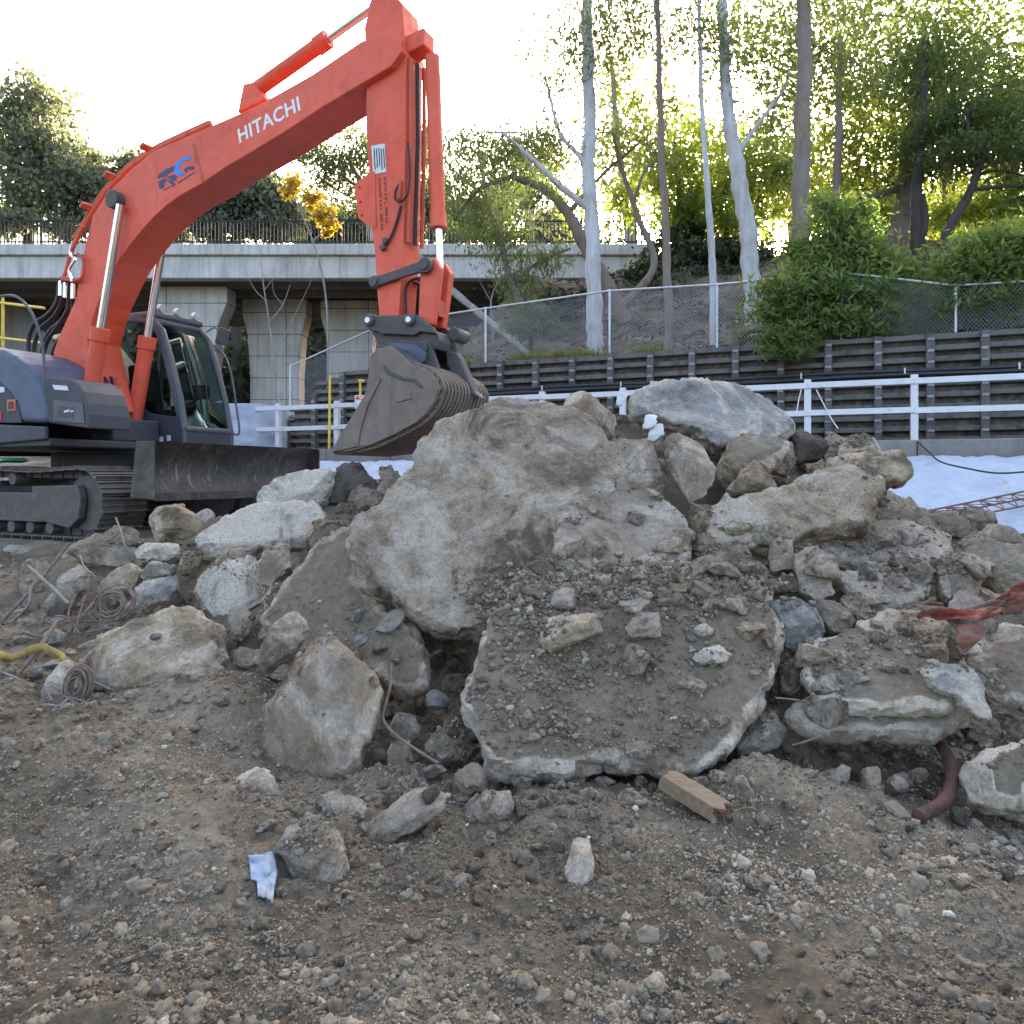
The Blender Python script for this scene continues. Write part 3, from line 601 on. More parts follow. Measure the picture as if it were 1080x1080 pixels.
# white post and rail fence --------------------------------------------------
wf = empty('rail_fence', along(0, 0, ROAD)); tag(wf, 'white post-and-rail fence with two rails in front of the retaining wall', 'rail fence', kind='thing')
def Wf(p): return Vector(p)-wf.location
for k in range(-6, 12):
    s = k*1.525
    MB().obox(Wf(along(s, .0, ROAD+.5)), RD*.052, RN*.052, Vector((0,0,.53))).build('post', M['white_paint'], wf, bevel=.008)
for z in (.93, .48):
    b = MB()
    for k in range(-6, 11): b.obox(Wf(along((k+.5)*1.525, -.066, ROAD+z+random.uniform(-.006,.006))), RD*.761, RN*.014, Vector((0,0,.045)))
    b.build('rail', M['white_paint'], wf, bevel=.004, seg=1)
kb = MB()
for k in range(-6, 11): kb.obox(along((k+.5)*1.525, -.14, ROAD-.23), RD*.757, RN*.24, Vector((0,0,.245)))
ks = kb.build('kerb_strip', M['strip'], None, bevel=.02); tag(ks, kind='structure')

# chain-link fence --------------------------------------------------------------
cf = empty('chain_link_fence', along(4, 1.8, WTOP)); tag(cf, 'galvanised chain-link fence on top of the dark retaining wall', 'fence', kind='thing')
def Wc(p): return Vector(p)-cf.location
FP = [(-9.3,4.7),(-6.6,4.7),(-3.4,4.68),(-.82,4.75),(.98,5.16),(3.17,5.16),(5.3,5.24),(8.08,5.12),(10.66,4.98),(13.35,4.15)]
for s, zt in FP:
    zb = float(wall_top(s))-.05 if s < 13 else ROAD
    b = MB().cyl(Wc(along(s, 1.8, zb)), Wc(along(s, 1.8, zt+.03)), .024, 10); p = b.build('post', M['galv'], cf, smooth=True)
for (s0, z0), (s1, z1) in zip(FP, FP[1:]):
    MB().cyl(Wc(along(s0, 1.8, z0)), Wc(along(s1, 1.8, z1)), .021, 8).build('top_rail', M['galv'], cf, smooth=True)
    b = MB(); L = s1-s0; bt = lambda s: (float(wall_top(s)) if s < 13.3 else ROAD+.1); top = lambda s: z0+(z1-z0)*(s-s0)/L
    st = .062
    for sg in (1, -1):
        k = -3.0
        while k < L+3.0:
            # a wire rising at 55 degrees, clipped to the bay
            m_ = 1.25*sg; best = []
            for t in np.linspace(0, L, 40):
                z = (t-k)*m_+3.6; 
                if bt(s0+t)-.02 <= z <= top(s0+t): best.append((t, z))
            if len(best) > 1:
                (ta, za), (tb, zb2) = best[0], best[-1]
                b.tube([Wc(along(s0+ta, 1.8+.004*sg, za)), Wc(along(s0+tb, 1.8+.004*sg, zb2))], .0028, 3, cap=False)
            k += st
    b.build('mesh_panel', M['wire'], cf)

# overpass ----------------------------------------------------------------------
br = empty('overpass_bridge', (-14, 32, 4)); tag(br, 'concrete road overpass on flared piers with a dark steel railing', 'bridge', kind='thing')
def Wb(p): return Vector(p)-br.location
BXa, BXb = -62, 6.3
def bb(name, x0, x1, y0, y1, z0, z1, m, bev=.03):
    return MB().box(*(v-o for v, o in zip((x0,x1,y0,y1,z0,z1), (br.location.x,)*2+(br.location.y,)*2+(br.location.z,)*2))).build(name, M[m], br, bevel=bev, seg=1)
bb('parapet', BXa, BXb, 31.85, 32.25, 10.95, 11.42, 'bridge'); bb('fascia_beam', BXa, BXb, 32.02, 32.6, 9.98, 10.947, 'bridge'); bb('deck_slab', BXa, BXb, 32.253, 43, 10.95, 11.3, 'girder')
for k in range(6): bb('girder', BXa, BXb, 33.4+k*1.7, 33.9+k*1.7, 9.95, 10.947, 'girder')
rb = MB()
for x in np.arange(-62, 6.3, .16): rb.obox(Wb((x, 32.05, 11.95)), Vector((.019,0,0)), Vector((0,.019,0)), Vector((0,0,.5)))
for z in (11.56, 12.46): rb.obox(Wb(((BXa+BXb)/2, 32.05, z)), Vector(((BXb-BXa)/2,0,0)), Vector((0,.03,0)), Vector((0,0,.028)))
for x in np.arange(-62, 6.3, 2.6): rb.obox(Wb((x, 32.05, 11.97)), Vector((.04,0,0)), Vector((0,.04,0)), Vector((0,0,.56)))
rb.build('railing', M['rail_steel'], br)
r2 = MB()
for x in np.arange(-62, 6.3, .16): r2.obox(Wb((x, 42.6, 11.95)), Vector((.011,0,0)), Vector((0,.011,0)), Vector((0,0,.62)))
r2.obox(Wb(((BXa+BXb)/2, 42.6, 12.5)), Vector(((BXb-BXa)/2,0,0)), Vector((0,.03,0)), Vector((0,0,.028))); r2.build('railing', M['rail_steel'], br)
for x0, x1, y, zt, fl in ((-15.9, -12.9, 33.2, 9.94, .55), (-12.9, -10.0, 35.6, 9.94, .28), (-9.2, -6.6, 35.9, 9.94, .3), (-31, -28, 33.2, 9.94, .5), (-28.5, -25.5, 38, 9.94, .4)):
    b = MB(); yb = br.location.y
    prof = [(x0+fl, 1.0), (x1-fl, 1.0), (x1-fl, 6.3), (x1-fl*.55, 8.2), (x1+.1, 9.2), (x1+.1, zt), (x0-.1, zt), (x0-.1, 9.2), (x0+fl*.55, 8.2), (x0+fl, 6.3)]
    b.prism([(px-br.location.x, pz-br.location.z) for px, pz in prof], y-yb, y+1.1-yb); b.build('pier', M['pier'], br, bevel=.05)
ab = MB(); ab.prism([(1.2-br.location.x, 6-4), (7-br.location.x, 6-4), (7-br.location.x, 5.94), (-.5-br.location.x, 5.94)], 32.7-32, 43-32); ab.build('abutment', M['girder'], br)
al = MB(); al.prism([(-40-br.location.x, -2), (-17.5-br.location.x, -2), (-24-br.location.x, 5.94), (-40-br.location.x, 5.94)], 36-32, 44-32); al.build('abutment', M['strip'], br)

# white sheeting, kerbside sign, posts, tarpaulin -----------------------------------------
t = NT('white_geotextile'); c = t.coord('Object', False); n1 = t.noise(c, 3, 6, .6); n2 = t.noise(c, 5, 10, .75)
col = t.mix(t.ramp(n2, [(.56, (0,0,0)), (.70, (.75,.75,.75))]), t.ramp(n1, [(.3, (.34,.39,.46)), (.7, (.44,.49,.56))]), (.30,.26,.21))
t.bsdf(col, .8, 0, t.bump(n1, .4, .05), .3); M['sheet'] = t.m
sx = np.arange(-3.2, 12.5, .09); sv = np.linspace(-3.9, -.46, 42); A_, B_ = np.meshgrid(sx, sv)
X = RA.x+RD.x*A_.ravel()+RN.x*B_.ravel(); Y = RA.y+RD.y*A_.ravel()+RN.y*B_.ravel(); q = np.c_[A_.ravel(), B_.ravel(), 0*X]
Z = far_z(X, Y)+.05+.07*ridge(q*np.array((1.1, 2.2, 1)), 3)*.5+.04*fbm(q*3, 3)+.04*ridge(q*4.3+4, 3)*.5
Z = np.maximum(Z, ground_z(X, Y, False)*0+far_z(X, Y)+.02)
sh = link('sheeting', npmesh('sheeting', np.c_[X, Y, Z], grid_faces(len(sv), len(sx))[:, ::-1], M['sheet'])); sm_ = sh.modifiers.new('t', 'SOLIDIFY'); sm_.thickness = .004
tag(sh, 'wrinkled white ground sheeting spread down the slope below the kerb', 'sheeting', kind='thing')

def plank_tri(name, label, a, b, r, m, cat, kind='thing', n=10):
    o = MB().cyl(a, b, r, n).build(name, m, None, smooth=True); tag(o, label, cat, kind=kind); return o
# yellow posts and the site sign stand on the road in front of the wall
d = 17.0
plank_tri('marker_post', 'tall thin yellow post left of the small site sign', at(347, 487, 15.2), at(348, 396, 15.2), .026, M['yellow'], 'post')
sg = empty('site_sign', at(380, 470, 15.6)); tag(sg, 'small red, white and blue site sign on a yellow star-picket with cap', 'sign', kind='thing')
o0 = sg.location
MB().cyl(Vector((0,0,-.2)), at(380, 403, 15.6)-o0, .025, 8).add([], []).build('post', M['yellow'], sg)
MB().obox(at(381, 401.5, 15.6)-o0, (.06,0,0), (0,.03,0), (0,0,.025)).build('cap', M['yellow'], sg, bevel=.005)
c0 = at(382, 424, 15.57)-o0
M['sign_white'] = simple('sign_white', (.72,.75,.78), .5, var=.04); M['sign_red'] = simple('sign_red', (.55,.05,.07), .5, var=.05); M['sign_blue'] = simple('sign_blue', (.33,.52,.66), .5, var=.05)
MB().obox(c0, (.155,0,0), (0,.008,0), (0,0,.14)).build('board', M['sign_white'], sg)
MB().obox(c0+Vector((0,-.012,.085)), (.135,0,0), (0,.003,0), (0,0,.035)).build('heading_band', M['sign_red'], sg)
MB().obox(c0+Vector((0,-.012,-.04)), (.135,0,0), (0,.003,0), (0,0,.07)).build('text_panel', M['sign_blue'], sg)
b = MB()
for k, wd in enumerate((.075,.06)): b.obox(c0+Vector((0,-.017,.096-.022*k)), (wd,0,0), (0,.002,0), (0,0,.006))
for k, wd in enumerate((.11,.10,.11,.07)): b.obox(c0+Vector((0,-.017,.0-.026*k)), (wd,0,0), (0,.002,0), (0,0,.005))
b.build('lettering', M['sign_white'], sg)

# tarpaulin-wrapped stack by the rail, far left
tp = np.array([[u, w_] for w_ in np.linspace(0, 1, 26) for u in np.linspace(0, 1, 34)]); u, w_ = tp[:, 0], tp[:, 1]
ctr = at(250, 475, 15.9)
ang = (u-.5)*math.pi*1.3; rx, ry = .78, .6
tX = ctr.x+rx*np.sin(ang)*(1-.05*w_); tY = ctr.y+.9-ry*np.cos(ang)*(1-.05*w_); tZ = ctr.z+w_*1.05-.05*(u-.3)
nz = ridge(np.c_[u*5, w_*2.5, 0*u], 3)*.035; tY -= nz; tX += nz*.5
me = npmesh('tarpaulin', np.c_[tX, tY, tZ], grid_faces(26, 34), M['sheet'])
ta = link('tarpaulin_stack', None); ta.location = (0,0,0); bpy.data.objects.remove(ta)
ta = empty('wrapped_stack', (ctr.x, ctr.y+.9, ctr.z)); tag(ta, 'waist-high stack wrapped in white sheeting behind the excavator cab', 'wrapped stack', kind='thing')
tb = link('wrapping', me, ta); tb.matrix_parent_inverse = Matrix.Translation(-ta.location)
tc = MB(); tc.v = []
top = [Vector((rx*math.sin(a)*.95, -ry*math.cos(a)*.95, 1.03-.05*((a/(math.pi*1.3)+.5)-.3))) for a in np.linspace(-math.pi*.65, math.pi*.65, 30)]
tc.add(top, [list(range(30))]); tc.build('top_cover', M['sheet'], ta)

# ================================================================== TREES
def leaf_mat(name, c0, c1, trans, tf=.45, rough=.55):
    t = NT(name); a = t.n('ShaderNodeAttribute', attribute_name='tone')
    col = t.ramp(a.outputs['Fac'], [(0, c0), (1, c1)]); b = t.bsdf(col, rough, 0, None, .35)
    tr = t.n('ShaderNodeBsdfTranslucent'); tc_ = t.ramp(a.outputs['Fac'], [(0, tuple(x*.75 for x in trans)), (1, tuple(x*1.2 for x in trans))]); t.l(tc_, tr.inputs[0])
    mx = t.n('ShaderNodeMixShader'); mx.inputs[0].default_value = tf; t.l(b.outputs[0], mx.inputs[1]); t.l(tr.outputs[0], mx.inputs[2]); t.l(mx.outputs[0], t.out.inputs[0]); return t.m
M['lf_gum'] = leaf_mat('gum_leaves', (.085,.11,.055), (.18,.205,.11), (.21,.27,.07))
M['lf_haze'] = leaf_mat('hazy_distant_leaves', (.12,.145,.105), (.21,.23,.165), (.21,.24,.10))  # haze over the far trees is put into these pale leaf colours
M['lf_yel'] = leaf_mat('sunlit_leaves', (.08,.11,.022), (.18,.21,.05), (.34,.42,.04), .5)  # sunlight partly put into these yellow-green leaf colours
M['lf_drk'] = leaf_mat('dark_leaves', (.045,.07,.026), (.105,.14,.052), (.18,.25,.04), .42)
M['lf_shr'] = leaf_mat('shrub_leaves', (.05,.085,.025), (.19,.26,.075), (.26,.36,.06), .45)
M['lf_gold'] = leaf_mat('golden_leaves', (.35,.24,.03), (.60,.42,.06), (.6,.42,.04), .5)
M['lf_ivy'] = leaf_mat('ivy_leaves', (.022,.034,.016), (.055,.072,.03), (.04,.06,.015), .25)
M['lf_grass'] = leaf_mat('grass_blades', (.10,.13,.03), (.22,.24,.07), (.25,.26,.05), .4)
def bark(name, c0, c1, c2, sc=1.):
    t = NT(name); c = t.coord('Object'); mp = t.n('ShaderNodeMapping'); mp.inputs['Scale'].default_value = (9*sc, 9*sc, 1.1*sc); t.l(c, mp.inputs[0])
    n = t.noise(mp.outputs[0], 1, 8, .7, .4); n2 = t.noise(c, 1.2, 6, .6, .5)
    col = t.mix(t.ramp(n2, [(.45, (0,0,0)), (.62, (1,1,1))]), t.ramp(n, [(.3, c0), (.7, c1)]), t.ramp(n, [(.3, c2), (.7, c1)]))
    t.bsdf(col, .9, 0, t.bump(n, .6, .03), .2); return t.m
M['bk_pale'] = bark('pale_gum_bark', (.36,.37,.37), (.56,.57,.56), (.25,.21,.17))
M['bk_brown'] = bark('brown_bark', (.13,.10,.08), (.25,.20,.16), (.19,.17,.155))
M['bk_dark'] = bark('dark_bark', (.035,.03,.026), (.085,.072,.06), (.05,.045,.04))
M['bk_grey'] = bark('grey_bark', (.20,.185,.17), (.34,.32,.30), (.17,.14,.12))

def leaves(name, mat, clusters, n, size, parent, elong=2.6, droop=.4, clump=.28, base=None):
    """leaf-sized faces in clumps; clusters: (centre, rx, ry, rz)"""
    base = base or Vector(); vol = np.array([c[1]*c[2]*c[3] for c in clusters])**.72; vol /= vol.sum(); P = []; T = []
    for (c, rx, ry, rz), f in zip(clusters, vol):
        k = max(8, int(n*f)); m = max(4, int(k/38)); q = RNG.normal(size=(m, 3)); q /= np.linalg.norm(q, axis=1)[:, None]; q *= (RNG.random((m, 1))**.38)
        cl = q[RNG.integers(0, m, k)]+RNG.normal(size=(k, 3))*clump*(.5+RNG.random((k, 1)))
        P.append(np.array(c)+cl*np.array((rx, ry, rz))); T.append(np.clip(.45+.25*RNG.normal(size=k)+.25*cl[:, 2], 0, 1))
    P = np.concatenate(P)-np.array(base); T = np.concatenate(T); k = len(P)
    a = RNG.normal(size=(k, 3)); a[:, 2] -= droop*1.6; a /= np.linalg.norm(a, axis=1)[:, None]
    b = np.cross(a, RNG.normal(size=(k, 3))); b /= np.linalg.norm(b, axis=1)[:, None]; nn = np.cross(a, b)
    s = size*(.55+.9*RNG.random((k, 1))); wd = s/elong
    V = np.stack([P-a*s*.5, P+b*wd*.5+nn*wd*.18, P+a*s*.5, P-b*wd*.5+nn*wd*.18], 1).reshape(-1, 3)
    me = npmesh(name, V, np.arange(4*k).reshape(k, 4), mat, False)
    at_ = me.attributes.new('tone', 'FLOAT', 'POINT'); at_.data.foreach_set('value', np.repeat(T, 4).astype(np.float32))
    return link(name, me, parent)
def blob(x, y, d, rx, ry=None, depth=None):
    ry = ry or rx; k = d/F; return (at(x, y, d), rx*k, (depth or (rx+ry)/2*k), ry*k)
def wob(pts, r, amp, seed):
    out = []
    for i, p in enumerate(pts): out.append(Vector(p)+Vector((random.uniform(-1,1), random.uniform(-1,1), 0))*amp)
    return out
def tree(label, trunk, bark_m, branches=(), clusters=(), n=3000, size=.16, leaf='lf_gum', group=None, cat='tree', name='tree', elong=2.6, droop=.4, clump=.28, twig=True):
    """trunk and branches: lists of (x, y, d, radius); crown: clusters of leaves round the branch ends"""
    P = [at(*p[:3]) for p in trunk]; base = P[0].copy(); bz = bank_z(base.x, base.y) if base.y > 13.5 else base.z
    root = empty(name, base); tag(root, label, cat, group, 'thing')
    def limb(spec, nm):
        pts = [at(*p[:3]) for p in spec]; rr = [p[3] for p in spec]; m = len(pts); n_ = 7
        cp = curve_pts(pts, n_); rads = []
        for i in range(m-1): rads += [rr[i]+(rr[i+1]-rr[i])*k/n_ for k in range(n_)]
        rads.append(rr[-1]); cp = [p+Vector((perlin(np.array([[p.x*.9, p.y*.9, p.z*.9]]))[0], 0, 0))*rads[i]*.5-base for i, p in enumerate(cp)]
        rads = [r*(1+.10*math.sin(i*2.3+r*90)) for i, r in enumerate(rads)]
        MB().tube(cp, rads, 12).build(nm, M[bark_m], root, smooth=True, angle=80); return cp
    tr = [tuple(p) for p in trunk]
    if base.y > 13.5 and bz < base.z+3: # root it in the bank
        x0, y0, d0, r0 = tr[0]; yb = HY-(bz-.25-CZ)*F/d0
        if yb > y0: tr = [(x0, yb, d0, r0*1.15)]+tr
    limb(tr, 'trunk'); ends = []
    for bsp in branches: ends.append(limb(bsp, 'branch')[-1])
    if clusters:
        tip = P[-1]-base; src = ends+[tip]+[(P[len(P)//2]+P[-1])*.5-base]
        if twig:
            b = MB()
            for c, rx, ry, rz in clusters:
                c = Vector(c)-base; a = min(src, key=lambda q: (q-c).length)
                mid = (a+c)*.5+Vector((random.uniform(-.1,.1), random.uniform(-.1,.1), .08))*(c-a).length
                r = .012+.006*(c-a).length**.5
                b.tube(curve_pts([a, mid, c], 5), [r*1.6*(1-.8*i/10) for i in range(11)], 5)
                for _ in range(4):
                    e = c+Vector((random.uniform(-1,1)*rx, random.uniform(-1,1)*ry, random.uniform(-1,1)*rz))*.8
                    b.tube(curve_pts([c.lerp(mid, .3), (c+e)*.5+Vector((0,0,.05)), e], 4), [r*.6*(1-.8*i/8) for i in range(9)], 4)
            b.build('crown', M[bark_m], root, smooth=True, angle=80)
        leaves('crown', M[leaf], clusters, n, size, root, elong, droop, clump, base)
    return root
# the tall trunks behind the fence
tree('tall pale gum with torn bark at its foot, nearest the excavator stick', [(628,372,18,.20),(627,330,18,.20),(624,240,18.1,.175),(621,140,18.3,.16),(619,40,18.6,.14),(618,-60,19,.12)], 'bk_pale',
     [[(623,222,18.1,.09),(592,198,18,.08),(566,172,17.8,.06),(530,140,17.6,.04)], [(622,185,18.2,.07),(612,165,18.2,.06),(590,138,18.4,.05),(575,80,18.6,.03)]],
     [blob(560,150,18.4,40,26), blob(600,60,18.8,60,40), blob(655,30,19,60,40), blob(520,165,18,30,22), blob(575,215,18.3,26,20), blob(490,150,18.2,28,20)], 6500, .17, 'lf_gum', droop=.9, elong=4)
tree('brown tree leaning left over the bridge end with a long arching limb', [(662,345,20.5,.20),(640,300,20.6,.20),(618,262,20.8,.18),(598,225,21,.15),(574,200,21.2,.125),(540,186,21.4,.09)], 'bk_brown',
     [[(614,258,20.8,.13),(590,205,21,.10),(570,150,21.3,.08),(655,90,21.6,.05)] if 0 else [(650,330,20.5,.13),(690,280,20.6,.10),(672,225,20.9,.085),(655,175,21.1,.06),(646,140,21.3,.04)], [(540,186,21.4,.08),(505,200,21.5,.06),(478,232,21.6,.04)], [(598,225,21,.07),(640,180,21.2,.05),(676,150,21.4,.03)], [(668,214,20.9,.05),(680,180,21,.035),(695,170,21.2,.02)]],
     [blob(520,185,21.5,44,30), blob(482,200,21.6,34,38), blob(545,160,21.6,40,24), blob(660,150,21.3,34,30), blob(600,150,21.5,36,24), blob(690,160,21.4,22,22), blob(575,165,21.5,36,26), blob(505,240,21.6,26,26)], 6000, .17, 'lf_gum', droop=.9, elong=4)
tree('slim brown trunk standing between two fence posts, right of the torn gum', [(706,372,15.6,.092),(704,300,15.7,.092),(701,220,15.8,.082),(697,140,15.9,.075),(694,30,16.1,.06),(692,-50,16.2,.05)], 'bk_brown',
     [], [blob(690,20,16.5,70,34), blob(650,-20,16.5,60,40)], 2200, .15, 'lf_gum', droop=.8, elong=4)
tree('slimmest pale trunk just left of a fence post', [(753,345,17,.085),(751,280,17.1,.085),(747,210,17.2,.075),(742,142,17.4,.065),(738,40,17.6,.05),(736,-40,17.7,.04)], 'bk_pale',
     [], [blob(745,30,18,50,36), blob(780,80,18.2,40,26)], 2200, .15, 'lf_gum', droop=.8, elong=4)
tree('thick pale gum leaning left, right of the slim pale trunk', [(796,352,17.6,.22),(793,300,17.6,.215),(788,240,17.7,.20),(779,180,17.8,.19),(771,140,17.9,.16),(764,60,18.1,.13),(760,-40,18.4,.1)], 'bk_pale',
     [[(776,165,17.8,.07),(800,130,17.9,.05),(830,90,18.1,.03)]], [blob(830,70,18.4,60,36), blob(770,30,18.6,60,44), blob(812,140,18.8,26,22)], 3000, .16, 'lf_gum', droop=.7, elong=4)
tree('thick straight brown trunk behind the top of the big green shrub', [(846,318,16.2,.20),(845,250,16.3,.195),(846,190,16.4,.19),(847,140,16.5,.18),(848,40,16.8,.16),(848,-50,17,.14)], 'bk_brown',
     [], [blob(860,20,17.6,70,40), blob(900,70,17.8,50,32)], 2400, .16, 'lf_gum', droop=.7, elong=4)
tree('thin brown trunk behind the big green shrub, right of the thick brown one', [(884,300,21,.13),(882,240,21,.13),(883,180,21.2,.11),(884,140,21.3,.10),(886,40,21.6,.07)], 'bk_brown',
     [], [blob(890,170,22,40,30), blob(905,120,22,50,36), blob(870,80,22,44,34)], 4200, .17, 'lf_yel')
tree('stout brown trunk leaning right above the shrub tops', [(940,300,22,.34),(946,255,22,.32),(956,200,22.2,.28),(964,145,22.4,.25),(972,50,22.8,.2)], 'bk_brown',
     [[(958,195,22.2,.12),(915,210,22,.09),(870,225,21.8,.05)], [(962,150,22.4,.12),(1000,110,22.4,.08),(1040,60,22.6,.05)]],
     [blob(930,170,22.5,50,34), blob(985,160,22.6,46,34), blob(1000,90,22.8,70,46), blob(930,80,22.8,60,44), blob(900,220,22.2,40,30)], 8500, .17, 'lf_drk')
tree('dark twin-stemmed trunk right of the stout leaning trunk', [(966,310,20.2,.16),(966,250,20.2,.15),(967,190,20.3,.14),(972,140,20.4,.12),(976,40,20.8,.09)], 'bk_dark',
     [[(968,262,20.2,.12),(975,235,20.1,.10),(973,205,20.2,.07)]], [blob(965,150,20.8,40,26), blob(1010,150,21,50,28), blob(985,60,21,60,40)], 4800, .17, 'lf_drk')
tree('dark slanting tree with spreading limbs at the right edge', [(985,300,19.5,.14),(1000,246,19.5,.13),(1022,205,19.4,.11),(1032,178,19.3,.09),(1042,150,19.3,.07)], 'bk_dark',
     [[(1023,200,19.4,.07),(1055,197,19.2,.05),(1090,195,19,.04)], [(1028,186,19.4,.06),(1050,180,19.2,.04),(1085,186,19,.03)], [(1034,170,19.3,.06),(1022,150,19.2,.04),(1020,120,19.2,.03)]],
     [blob(1040,160,19.4,50,20), blob(1080,170,19.3,44,22), blob(1000,170,19.6,30,16), blob(1060,100,19.6,60,40), blob(1085,140,19.5,40,30), blob(1010,120,19.6,40,24)], 7500, .15, 'lf_drk')
tree('yellow-green sunlit tree in the gap at the right edge', [(1060,300,27,.12),(1052,250,27,.11),(1045,215,27,.09)], 'bk_grey',
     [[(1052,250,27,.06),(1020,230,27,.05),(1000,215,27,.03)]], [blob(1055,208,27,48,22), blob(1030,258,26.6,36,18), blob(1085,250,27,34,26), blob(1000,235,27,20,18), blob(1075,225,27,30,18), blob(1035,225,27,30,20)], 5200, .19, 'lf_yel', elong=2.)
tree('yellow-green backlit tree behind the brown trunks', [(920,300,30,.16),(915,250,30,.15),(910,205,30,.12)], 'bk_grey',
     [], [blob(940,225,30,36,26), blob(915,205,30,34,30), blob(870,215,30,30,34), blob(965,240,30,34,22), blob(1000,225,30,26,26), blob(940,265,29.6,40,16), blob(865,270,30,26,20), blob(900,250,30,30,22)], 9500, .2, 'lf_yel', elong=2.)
tree('yellow sunlit gum foliage between the two pale trunks', [(725,300,27,.13),(722,260,27,.12),(716,200,27,.1),(712,150,27,.07)], 'bk_dark',
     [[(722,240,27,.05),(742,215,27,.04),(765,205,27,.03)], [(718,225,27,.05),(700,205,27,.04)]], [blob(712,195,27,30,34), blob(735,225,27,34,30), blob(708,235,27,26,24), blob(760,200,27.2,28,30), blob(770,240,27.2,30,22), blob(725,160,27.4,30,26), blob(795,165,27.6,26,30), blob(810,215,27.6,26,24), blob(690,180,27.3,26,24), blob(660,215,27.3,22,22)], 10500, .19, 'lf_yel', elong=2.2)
tree('dark leafy understorey tree behind the thick leaning gum', [(780,300,29,.14),(785,260,29,.12),(800,210,29,.1)], 'bk_dark', [], [blob(800,190,29,34,30), blob(770,235,29,26,24), blob(825,180,29,26,30), blob(725,235,29,24,26), blob(770,180,29,22,22)], 4600, .2, 'lf_drk')
# left of the stick and behind the bridge
tree('gum with hanging foliage beside the excavator stick, in front of the bridge', [(560,345,24,.12),(540,300,24,.12),(530,260,24,.10),(515,210,24,.08),(505,160,24,.06)], 'bk_grey',
     [[(530,255,24,.05),(548,230,24,.04),(560,190,24,.02)], [(515,210,24,.05),(490,190,24,.04),(470,170,24,.02)], [(540,300,24,.06),(570,275,24,.05),(602,262,24,.03)]],
     [blob(505,165,24,36,26), blob(480,205,24,26,34), blob(535,240,24,34,44), blob(552,290,24,28,30), blob(500,240,24,20,24), blob(470,160,24,22,22), blob(585,275,24,22,18)], 9000, .18, 'lf_gum', droop=1.2, elong=5)
tree('fine-leaved gum crown between boom and stick above the bridge', [(395,330,38,.16),(392,270,38,.15),(385,210,38,.12),(370,170,38,.09)], 'bk_grey',
     [[(385,215,38,.07),(355,200,38,.05),(335,185,38,.03)]], [blob(345,170,38,34,24), blob(375,155,38,36,26), blob(400,180,38,26,30), blob(352,200,38,28,18), blob(370,215,38,16,12), blob(325,165,38,20,14)], 7500, .24, 'lf_gum', droop=.6, elong=3)
tree('golden shrub-tree leaning over the bridge railing', [(345,330,29,.04),(335,270,29,.035),(320,230,29,.03),(308,205,29,.02)], 'bk_grey', [[(330,255,29,.04),(345,240,29,.03),(352,228,29,.02)]],
     [blob(306,200,29,16,11), blob(325,212,29,15,12), blob(342,228,29,13,12), blob(345,243,29,8,6)], 900, .22, 'lf_gold', elong=1.8)
FARG = 'grey-green trees beyond the bridge'
far = [('large grey-green tree at the far left beyond the bridge', [(30,300,52,.4),(30,240,52,.35),(32,180,52,.2)], [blob(20,185,52,34,34), blob(55,160,52,34,26), blob(48,205,52,40,28), blob(88,190,52,32,28), blob(10,225,52,28,20), blob(15,140,52,34,36), blob(40,110,53,40,30), blob(75,222,52,34,16), blob(20,240,51,40,16), blob(80,242,51,36,14)]),
       ('rounded grey-green tree behind the boom foot, beyond the bridge', [(130,300,55,.35),(130,240,55,.3),(132,200,55,.2)], [blob(120,200,55,30,22), blob(150,185,55,30,22), blob(110,225,54,34,16), blob(160,215,55,30,20), blob(175,180,55,22,18), blob(98,175,56,18,16), blob(130,242,54,36,14), blob(180,238,54,30,16)]),
       ('blue-green rounded tree under the boom, beyond the bridge', [(250,300,50,.35),(250,250,50,.3),(250,215,50,.2)], [blob(245,215,50,34,22), blob(275,208,50,30,22), blob(220,225,50,26,18), blob(296,224,50,24,20), blob(258,196,50,28,16), blob(235,242,50,34,14), blob(285,243,50,32,12)]),
       ('low grey-green tree right of the golden shrub, beyond the bridge', [(370,300,58,.3),(370,260,58,.25),(368,235,58,.2)], [blob(330,232,58,24,14), blob(362,238,58,26,14), blob(390,230,58,22,16), blob(420,240,58,30,12), blob(340,248,58,34,10), blob(390,248,58,34,10)]),
       ('thin-crowned tree behind the stick, beyond the bridge', [(455,300,56,.25),(455,250,56,.22),(460,190,56,.15)], [blob(455,210,56,22,26), blob(490,228,56,30,18), blob(530,215,56,28,20), blob(575,235,56,30,14), blob(440,150,56,20,24), blob(470,248,56,34,9), blob(530,248,56,34,9), blob(590,250,56,34,9)])]
for lab, tr, cl in far: tree(lab, tr, 'bk_dark', [], cl, 14000, .38, 'lf_haze', None, elong=1.7, clump=.22)
tree('tall background gum with a thin stem right of the torn gum', [(668,300,34,.2),(660,220,34,.18),(652,150,34,.15),(645,60,34,.1)], 'bk_grey', [[(655,190,34,.1),(690,150,34,.06),(705,130,34,.04)]],
     [blob(640,160,34,26,22), blob(672,180,34,24,22), blob(660,90,34.5,50,34), blob(700,110,34.5,40,26), blob(610,215,34,20,26), blob(570,190,34.5,34,30)], 4500, .24, 'lf_yel', droop=.6, elong=2.6)
tree('high spreading crown above the right bank', [(1010,300,33,.3),(1000,200,33,.25),(990,100,33,.2),(985,20,33,.12)], 'bk_dark', [], [blob(960,20,33,80,40), blob(1050,40,33,80,44), blob(880,20,33.4,70,40), blob(1010,110,33,60,36), blob(1075,110,33,50,40), blob(820,110,33.6,40,34), blob(930,120,33.4,50,40), blob(800,40,33.6,60,34)], 10500, .28, 'lf_drk', elong=2.)
